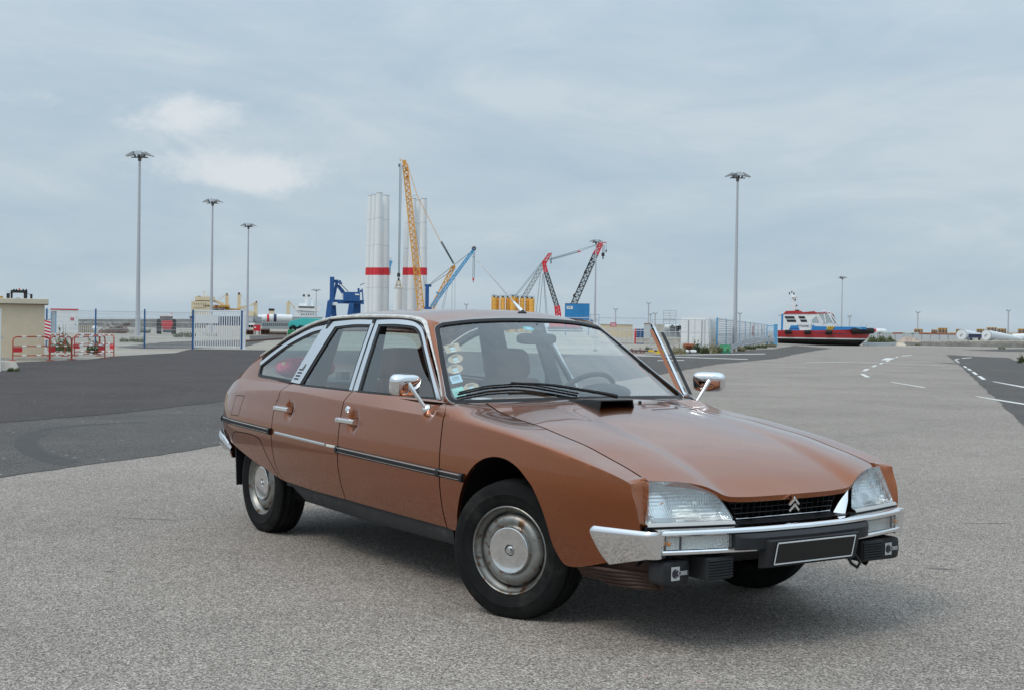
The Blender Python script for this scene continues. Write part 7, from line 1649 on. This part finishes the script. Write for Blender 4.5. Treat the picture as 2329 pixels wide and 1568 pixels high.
plant('weed', 'tall weeds behind the blue mesh gate', 'weed', Spot('6', 130, 125), 75, 210, 880, 200, 'leaf_dark', 50, .2, 5); plant('weed', 'small green shrub beside the double fence post', 'weed', Spot('5', 790, 80), 768, 812, 640, 120, 'leaf_dark', 51, .12, 3)
plant('bush', 'dense grey green bush right of the boat bow', 'bush', Spot('7', 260, 138), 105, 415, 610, 2600, 'leaf', 52, .26, 8); plant('weed', 'small weed tuft at the foot of the low concrete wall', 'weed', Spot('7', 660, 140), 635, 690, 745, 110, 'leaf', 53, .15, 3); plant('weed', 'reddish weed tuft by the low wall near the right edge', 'weed', Spot('7', 1615, 118), 1580, 1660, 760, 130, 'leaf', 54, .14, 3); plant('weed', 'dark scrubby plant cut by the right edge of the picture', 'weed', Spot('7', 1850, 62), 1800, 1910, 830, 260, 'leaf_dark', 55, .14, 5)
# rusty beams, yellow frame, white pipe, red pipes
for k, (a0, a1, b0, b1, D, lab) in enumerate(((560, 960, 700, 735, 74, 'upper rusty steel beam lying by the wire fence'), (590, 760, 735, 770, 73, 'rusty steel girder end lying on the asphalt edge'))):
    S, r = simple('5', 'steel_beam', lab, 'steel beam', D, [(a0, b0, a1, b0 + 8, 0, .5, 'flange', 'rust'), (a0, b1 - 8, a1, b1, 0, .5, 'flange', 'rust'), (a0, b0 + 8, a1, b1 - 8, .2, .3, 'web', 'rust')]); [rect(MB(), S, a0 + (a1 - a0) * f - 10, b0 - 14, a0 + (a1 - a0) * f + 10, b0, .1, .4).build('bracket', 'pipe_rust', r) for f in (.1, .35, .7, .92)]
S = Spot('5', 930, 72.5); r = S.thing('yellow_frame', 'yellow painted steel frame lying beside the white pipe', 'frame'); mb = MB(); mb.bar(S.p(885, 768), S.p(990, 765), .14); mb.bar(S.p(885, 745), S.p(985, 735), .12); mb.bar(S.p(800, 715), S.p(870, 725), .10); mb.bar(S.p(905, 720, .3), S.p(985, 718, .3), .1); mb.build('bar', 'hi_yellow', r); mb = MB(); mb.bar(S.p(890, 770), S.p(892, 735), .1); mb.bar(S.p(980, 770), S.p(978, 735), .1); mb.build('upright', 'hi_yellow', r)
S = Spot('5', 1240, 74); r = S.thing('white_pipe', 'flaking white pipe lying on the ground by the fence', 'pipe'); z = S.q(1240, 705)[1]; MB().tube([(S.q(1105, 740)[0], 0, z / 2), (S.q(1200, 735)[0], .2, z / 2), (S.q(1370, 730)[0], .5, z / 2)], z / 2, 18).build('tube', 'white_flake', r, smooth=50) if 'white_flake' in MAT else MB().tube([(S.q(1105, 740)[0], 0, z / 2), (S.q(1370, 730)[0], .5, z / 2)], z / 2, 18).build('tube', 'white_metal', r, smooth=50); [MB().lathe([(z / 2 * 1.12, -.03), (z / 2 * 1.12, .03)], (S.q(a, 735)[0], .25, z / 2), (1, .4, 0), 18).build('collar', 'rust', r) for a in (1205, 1290)]
for k, (a0, a1, b, lab) in enumerate(((1222, 1345, 650, 'upper red pipe on the weed heap'), (1215, 1320, 672, 'lower red pipe on the weed heap'))):
    S = Spot('5', 1280, 75.5 + k * .3); r = S.thing('red_pipe', lab, 'pipe'); MB().tube([S.p(a0, b), S.p(a1, b + 6)], .11, 12).build('tube', 'pipe_rust', r, smooth=50); MB().lathe([(.14, 0), (.14, .05)], S.p(a1, b + 6), (1, 0, 0), 12).build('flange', 'pipe_rust', r)
heap('5', 1080, 1560, 690, 76.5, 21, 'gravel_verge', 'soil_heap', 'low weedy soil heap under the red and white pipes', 'heap', 2.5, .3)

# --- the boat -----------------------------------------------------------------------------
S = Spot('6', 1000, 128); r = S.thing('work_boat', 'red hulled work boat with white cabin and blue bulwark beyond the road', 'boat'); k6 = .21468 / KD * 128 / FPX
def X(a): return S.q(a, 900)[0]
def Zz(b, a=900): return S.q(a, b)[1]
BW = 3.4      # beam
st = [(265, 905, 1045, 1125, .92), (500, 905, 1045, 1130, .97), (900, 900, 1045, 1142, 1), (1300, 885, 1045, 1150, .98), (1550, 872, 1045, 1153, .85), (1700, 868, 1043, 1150, .62), (1790, 866, 1038, 1100, .40), (1870, 866, 1020, 1030, .10)]
def hullrows(sel):
    rows = []
    for a, zt, zm, zb, w in st:
        hw = BW / 2 * w; x = X(a)
        pts = {'top': [(hw, zt), (hw * .99, zt + 60), (hw * .95, 1020)], 'stripe': [(hw * .95, 1020), (hw * .93, 1040)], 'bottom': [(hw * .93, 1040), (hw * .80, 1075), (hw * .28, zb), (0, zb)]}[sel]
        sl = max(0, (a - 1600) / 270)
        rows.append([(x - sl * (min(max(q, 866), 1150) - 866) * k6 * .55, BW / 2 - hh, Zz(min(q, max(zb, q if sel != 'bottom' else zb)))) for hh, q in pts] )
    return rows
for sel, m, nm in (('top', 'boat_red', 'hull'), ('stripe', 'ship_white', 'waterline_stripe'), ('bottom', 'black_paint', 'hull_bottom')):
    if 'boat_red' not in MAT: mat('boat_red', (.40, .02, .025), .35, var=.12, scale=1.5, coat=.3); mat('boat_blue', (.02, .20, .50), .4, var=.08, scale=1.5)
    A = hullrows(sel); Bm = [[(x, BW - y, z) for x, y, z in row] for row in A]; mb = MB(); mb.grid(A); mb.grid(Bm, flip=True)
    n_ = len(A[0]); mb.add(A[0] + Bm[0][::-1], [tuple(range(2 * n_))]); mb.add(A[-1] + Bm[-1][::-1], [tuple(range(2 * n_))]); mb.build(nm, m, r, smooth=30)
mb = MB(); dk = [(X(a), BW / 2 - BW / 2 * w * .98, Zz(zt) - .05) for a, zt, zm, zb, w in st]; mb.grid([dk, [(x, BW - y, z) for x, y, z in dk]]); mb.build('deck', 'galv', r)
def slab(poly, y0, y1, nm, m, bv=.0, par=None): mb = MB(); mb.prism([(X(a) + 0, Zz(b)) for a, b in poly], y0, y1); return mb.build(nm, m, par or r, bevel=bv)
cy0, cy1 = .35, BW - .35
cab = slab([(320, 905), (325, 632), (765, 622), (930, 620), (1040, 770), (835, 780), (825, 900)], cy0, cy1, 'cabin', 'ship_white', .02)
slab([(318, 905), (322, 632), (352, 632), (350, 905)], cy0 - .02, cy0 + .05, 'cabin_corner', 'boat_blue')
slab([(352, 630), (395, 580), (560, 572), (650, 575), (690, 595), (880, 575), (895, 595), (1150, 596), (1215, 640), (1190, 640), (1140, 606), (930, 618), (765, 622)], cy0 - .06, cy1 + .06, 'roof', 'boat_red', .01); slab([(262, 660), (350, 625), (395, 580), (352, 632)], cy0, cy1, 'aft_visor', 'galv')
wh = slab([(930, 622), (1045, 770), (835, 772), (845, 800), (850, 830), (1280, 830), (1290, 800), (1275, 775), (1200, 772), (1060, 770), (1010, 740)], cy0 + .01, cy1 - .01, 'wheelhouse_base', 'ship_white')
wins = [[(372, 668), (535, 666), (550, 706), (395, 708)], [(405, 724), (560, 722), (577, 762), (425, 764)], [(603, 664), (712, 663), (730, 702), (625, 704)], [(635, 722), (745, 720), (762, 758), (655, 760)]]
for w_ in wins: slab(w_, cy0 - .03, cy0, 'window', 'dark_glass', par=cab)
slab([(832, 722), (908, 655), (965, 765), (840, 766)], cy0 - .03, cy0, 'window', 'pale_glass', par=cab)
slab([(940, 622), (1035, 618), (1065, 768), (1030, 768)], cy0 - .025, cy0 + .02, 'window', 'pale_glass', par=wh); slab([(1050, 618), (1105, 612), (1195, 768), (1075, 770)], cy0 - .025, cy0 + .02, 'window', 'pale_glass', par=wh); slab([(1150, 622), (1195, 622), (1280, 775), (1215, 772)], cy0 + .3, cy1 - .3, 'window', 'pale_glass', par=wh)
mb = MB(); [mb.bar((X(a), cy0 - .04, Zz(b)), (X(c), cy0 - .04, Zz(d)), .10) for a, b, c, d in ((930, 622, 1030, 770), (1042, 618, 1070, 770), (1100, 600, 1210, 772), (1140, 600, 1285, 790))]; mb.build('window_pillar', 'ship_white', r)
mb = MB(); rows = [(830, 905), (845, 830), (870, 798), (880, 830), (1750, 830), (1760, 868), (1520, 872), (1300, 885)]; slab(rows, .05, .16, 'bulwark', 'boat_blue'); slab(rows, BW - .16, BW - .05, 'bulwark', 'boat_blue')
slab([(1088, 832), (1235, 828), (1185, 886), (1092, 890)], .03, .05, 'hazard_panel', 'hi_yellow'); [slab([(1095 + q * 28, 888), (1095 + q * 28 + 10, 888), (1095 + q * 28 + 40, 832), (1095 + q * 28 + 30, 832)], .015, .03, 'hazard_stripe', 'ink') for q in range(4)]
slab([(1570, 832), (1660, 832), (1690, 865), (1600, 868)], .03, .05, 'bow_panel', 'light_blue')
slab([(450, 905), (485, 820), (605, 820), (635, 905)], cy0 - .05, cy0, 'engine_hatch', 'boat_blue'); slab([(470, 868), (612, 868), (618, 876), (466, 876)], cy0 - .06, cy0 - .05, 'hatch_slot', 'navy')
text('DYNAMIC 19', .30, 'grey_text' if 'grey_text' in MAT else 'lattice_dark', r, frame_mat((X(720), cy0 - .03, Zz(828)), (1, 0, 0), (0, -1, 0)), ext=.005, sx=.86)
for a in (442, 770, 1128): mb = MB(); mb.tube([(X(a - 55), -.12, Zz(932)), (X(a + 55), -.12, Zz(928))], .20, 14); mb.build('fender', 'rubber', r, smooth=50)
mb = MB(); fp = [(1510, 905, .15), (1600, 900, .25), (1700, 898, .55), (1790, 895, 1.0), (1860, 892, 1.7)]; pth = [(X(a), y - .10, Zz(b)) for a, b, y in fp] + [(X(a), BW - y + .10, Zz(b)) for a, b, y in fp[::-1][1:]]; mb.tube(smooth_pl(pth, 40), .29, 14); mb.build('bow_fender', 'rubber', r, smooth=50)
mb = MB(); M0 = [(X(545), BW / 2, Zz(585)), (X(515), BW / 2, Zz(400)), (X(490), BW / 2, Zz(255))]; mb.tube(M0, [.14, .11, .07], 8); [mb.bar((X(a), BW / 2, Zz(b)), (X(c), BW / 2, Zz(b)), .06) for a, c, b in ((440, 530, 288), (452, 560, 392), (465, 585, 492))]; mb.build('mast', 'ship_white', r); [MB().box((X(a), BW / 2, Zz(b)), (.12, .12, .18)).build('nav_light', 'ink', r) for a, b in ((485, 250), (445, 272), (520, 275), (548, 380), (573, 482))]; MB().lathe([(.30, -.08), (.33, 0), (.30, .08)], (X(525), BW / 2, Zz(333)), (0, 0, 1), 16, cap=True).build('radar', 'ship_white', r, smooth=40)
[MB().tube([(X(a), cy0 + .5, Zz(590)), (X(a), cy0 + .5, Zz(b))], .018, 5).build('whip_aerial', 'ship_white', r) for a, b in ((420, 455), (640, 465), (728, 385), (893, 390))]
MB().box((X(585), cy0 + .6, Zz(580)), (.4, .8, .28)).build('exhaust', 'ink', r); [MB().tube(smooth_pl([(X(a), .6, Zz(868)), (X(a), .6, Zz(785)), (X(a + 20), .6, Zz(762)), (X(a + 45), .6, Zz(765))], 12), .025, 6).build('boarding_rail', 'galv', r) for a in (1668, 1760)]; [MB().sphere((X(a), cy0 + .7, Zz(b)), rr_, 8, 6).build('deck_lamp', 'ship_white', r) for a, b, rr_ in ((1040, 575, .12), (1120, 585, .10))]
for k in range(9): a = 890 + k * 65 - (k > 4) * 0; slab([(a, 938), (a + 48, 938), (a + 48, 950), (a, 950)], .0, .03, 'hull_mark', 'navy') if k not in (3, 4) else None
# --- far right yard --------------------------------------------------------------------------
S = Spot('7', 1200, 140); r = S.thing('low_wall', 'long low weathered concrete wall along the far right road edge', 'wall'); x0 = S.q(515, 760)[0]
nseg = 12; x1 = S.q(2500, 760)[0]
for k in range(nseg):
    a = x0 + (x1 - x0) * k / nseg; b = x0 + (x1 - x0) * (k + 1) / nseg - .04; zt = S.q(1200, 742)[1]; MB().box(((a + b) / 2, .2, zt / 2), (b - a, .4, zt + rb.uniform(-.04, .04))).build('wall_segment', 'grey_concrete', r, bevel=.02)
o = ridge('verge', 'dry grassy verge behind the low concrete wall', 'verge', '7', [(x, 728 + rb.uniform(-5, 5)) for x in range(420, 2500, 25)], 0, 150, 'gravel_verge', 6)
heap('7', 405, 740, 660, 150, 31, 'rubble', 'rubble_heap', 'pinkish rubble heap right of the bush', 'heap', 4, .35)
heap('7', 395, 540, 735, 139, 32, 'sand', 'earth_mound', 'small earth mound at the left end of the low wall', 'heap', 2.5, .2)
S = Spot('7', 640, 190); r = S.thing('site_fence', 'long grey site fence in front of the stored pipes', 'fence'); xs = [S.q(a, 680)[0] for a in range(110, 1112, 100)]; zt = S.q(600, 648)[1]
for a, b in zip(xs[:-1], xs[1:]): MB().box(((a + b) / 2, 0, zt / 2), (b - a - .1, .04, zt)).build('panel', 'galv', r); MB().tube([(a, 0, 0), (a, 0, zt + .1)], .05, 6).build('post', 'lamp_grey', r)
S2 = Spot('7', 1010, 189); t = S2.thing('banner', 'dark blue banner with white lettering lines on the far fence', 'banner'); rect(MB(), S2, 930, 682, 1092, 706, -.02, 0).build('cloth', 'navy', t); rect(MB(), S2, 940, 691, 1082, 695, -.03, -.02).build('print_line', 'paper_white', t)
for i, (a0, a1, b0, b1, m, D, lab) in enumerate(((130, 320, 622, 668, 'pipe_green', 230, 'leftmost pale green stored pipe with dark open end'), (225, 395, 624, 664, 'pipe_green', 240, 'second pale green stored pipe above the bush'), (395, 520, 626, 662, 'pipe_rust', 236, 'short rusty pipe between the green ones'), (505, 670, 630, 664, 'pipe_green', 232, 'right pale green stored pipe above the rubble'), (668, 815, 631, 662, 'pipe_rust', 238, 'left long rusty red pipe'), (815, 955, 634, 663, 'pipe_rust', 238, 'middle long rusty red pipe'), (955, 1118, 638, 664, 'pipe_rust', 238, 'right long rusty red pipe beside the white cone'))):
    S = Spot('7', a0, D); t = S.thing('stored_pipe', lab, 'pipe', 'steel pipes stored in the far yard'); p0 = S.p(a0, (b0 + b1) / 2); p1 = S.p(a1, (b0 + b1) / 2); rr = (S.q(a0, b0)[1] - S.q(a0, b1)[1]) / 2; MB().tube([p0, (p1[0], 6, p1[2])], rr, 20).build('shell', m, t, smooth=50)
    if i in (0, 1, 2, 3):
        for off_ in (0,): MB().lathe([(.001, 0), (rr * .9, 0)], (p0[0] + 1.5, -.2 - rr, p0[2]), (.2, -1, 0), 16).build('open_end', 'lattice_dark', t)
for i, (a0, ac, a1, bt, bb, bt1, bb1, D, lab) in enumerate(((1118, 1162, 1400, 592, 712, 640, 662, 200, 'left white blade root lying with its round end to the camera'), (1395, 1440, 1835, 597, 715, 680, 725, 195, 'right white blade root lying with its round end to the camera'))):
    S = Spot('7', ac, D); t = S.thing('blade_root', lab, 'turbine blade', 'white turbine blade roots'); r0 = (S.q(ac, bt)[1] - S.q(ac, bb)[1]) / 2; p0 = S.p(ac, (bt + bb) / 2); r1 = (S.q(a1, bt1)[1] - S.q(a1, bb1)[1]) / 2; p1 = S.p(a1, (bt1 + bb1) / 2, 12)
    MB().tube([p0, tuple(np.array(p0) * .5 + np.array(p1) * .5), p1], [r0, (r0 + r1) * .53, r1], 32).build('shell', 'white_tower', t, smooth=40); d = (Vector(p1) - Vector(p0)).normalized(); MB().lathe([(r0 * .965, -.03), (r0 * 1.008, -.03), (r0 * 1.008, .12)], p0, d, 32).build('root_ring', 'lattice_grey', t, smooth=30)
    mb = MB(); q = Vector(p0) - d * .06; mb.bar(q + Vector((-.3 * r0, 0, -.2 * r0)), q + Vector((.2 * r0, 0, .15 * r0)), .08); mb.build('hatch_bar', 'lamp_grey', t); MB().box((p0[0] + r0 * 1.6, 1, .35), (r0 * 1.2, 1, .7)).build('cradle', 'lattice_grey', t)
simple('7', 'dark_vehicle', 'dark blue flat vehicle between the two white blade roots', 'vehicle', 185, [(1240, 650, 1390, 690, 0, 2, 'body', 'navy'), (1238, 645, 1395, 652, -.1, 2.1, 'roof', 'lattice_dark'), (1255, 690, 1280, 715, 0, .3, 'wheel', 'tyre'), (1350, 690, 1375, 715, 0, .3, 'wheel', 'tyre')])
cs = [(622, 724, 588, 632, 'leftmost yellow topped brown cargo stack'), (818, 890, 596, 625, 'small yellow cargo stack second from the left'), (893, 1002, 576, 640, 'tall yellow topped brown cargo stack'), (1098, 1150, 590, 630, 'yellow cargo stack left of the first blade root'), (1330, 1420, 588, 636, 'yellow cargo stack between the blade roots'), (1445, 1560, 570, 610, 'high yellow cargo stack over the right blade root'), (1563, 1668, 584, 636, 'yellow cargo stack right of the high one'), (1797, 1905, 586, 645, 'rightmost yellow cargo stack at the picture edge')]
for i, (a0, a1, bt, bb, lab) in enumerate(cs):
    S = Spot('7', (a0 + a1) / 2, 330); t = S.thing('cargo_stack', lab, 'cargo stack', 'yellow and brown cargo stacks'); h = (bb - bt); 
    for j, (f0, f1, m) in enumerate(((0, .32, 'cargo_yellow'), (.34, .58, 'cargo_brown'), (.60, .80, 'cargo_brown'), (.82, 1.6, 'cargo_brown'))): rect(MB(), S, a0 + (j % 2) * 2, bt + h * f0, a1 - (j % 2) * 3, bt + h * f1, 0, 5).build('crate', m, t)
    n = 6
    for q in range(n): xx = a0 + (a1 - a0) * (q + .5) / n; rect(MB(), S, xx - 2, bt + 1, xx + 2, bb, -.1, 0).build('strap', 'cargo_brown' if q % 2 else 'cargo_yellow', t)
for i, (a, b) in enumerate(((1810, 668), (1850, 672))): pass
S = Spot('7', 1800, 210); t = S.thing('tower_section', 'far white tube lying beyond the right blade root', 'tower section'); MB().tube([S.p(1740, 684), S.p(1960, 676)], .55, 24).build('shell', 'white_tower', t, smooth=50); rect(MB(), S, 1760, 680, 1780, 720, -.5, .5).build('cradle', 'lattice_grey', t)
S = Spot('6', 1950, 300); t = S.thing('tower_section', 'red tipped white tube seen above the bow fender of the boat', 'tower section'); MB().tube([S.p(1880, 914), S.p(1925, 914)], .55, 20).build('band', 'sig_red', t, smooth=50); MB().tube([S.p(1925, 914), S.p(2060, 916), S.p(2095, 920)], [.62, .62, .3], 20).build('shell', 'white_tower', t, smooth=50); rect(MB(), S, 1960, 915, 1990, 960, -.5, .5).build('cradle', 'lattice_grey', t)
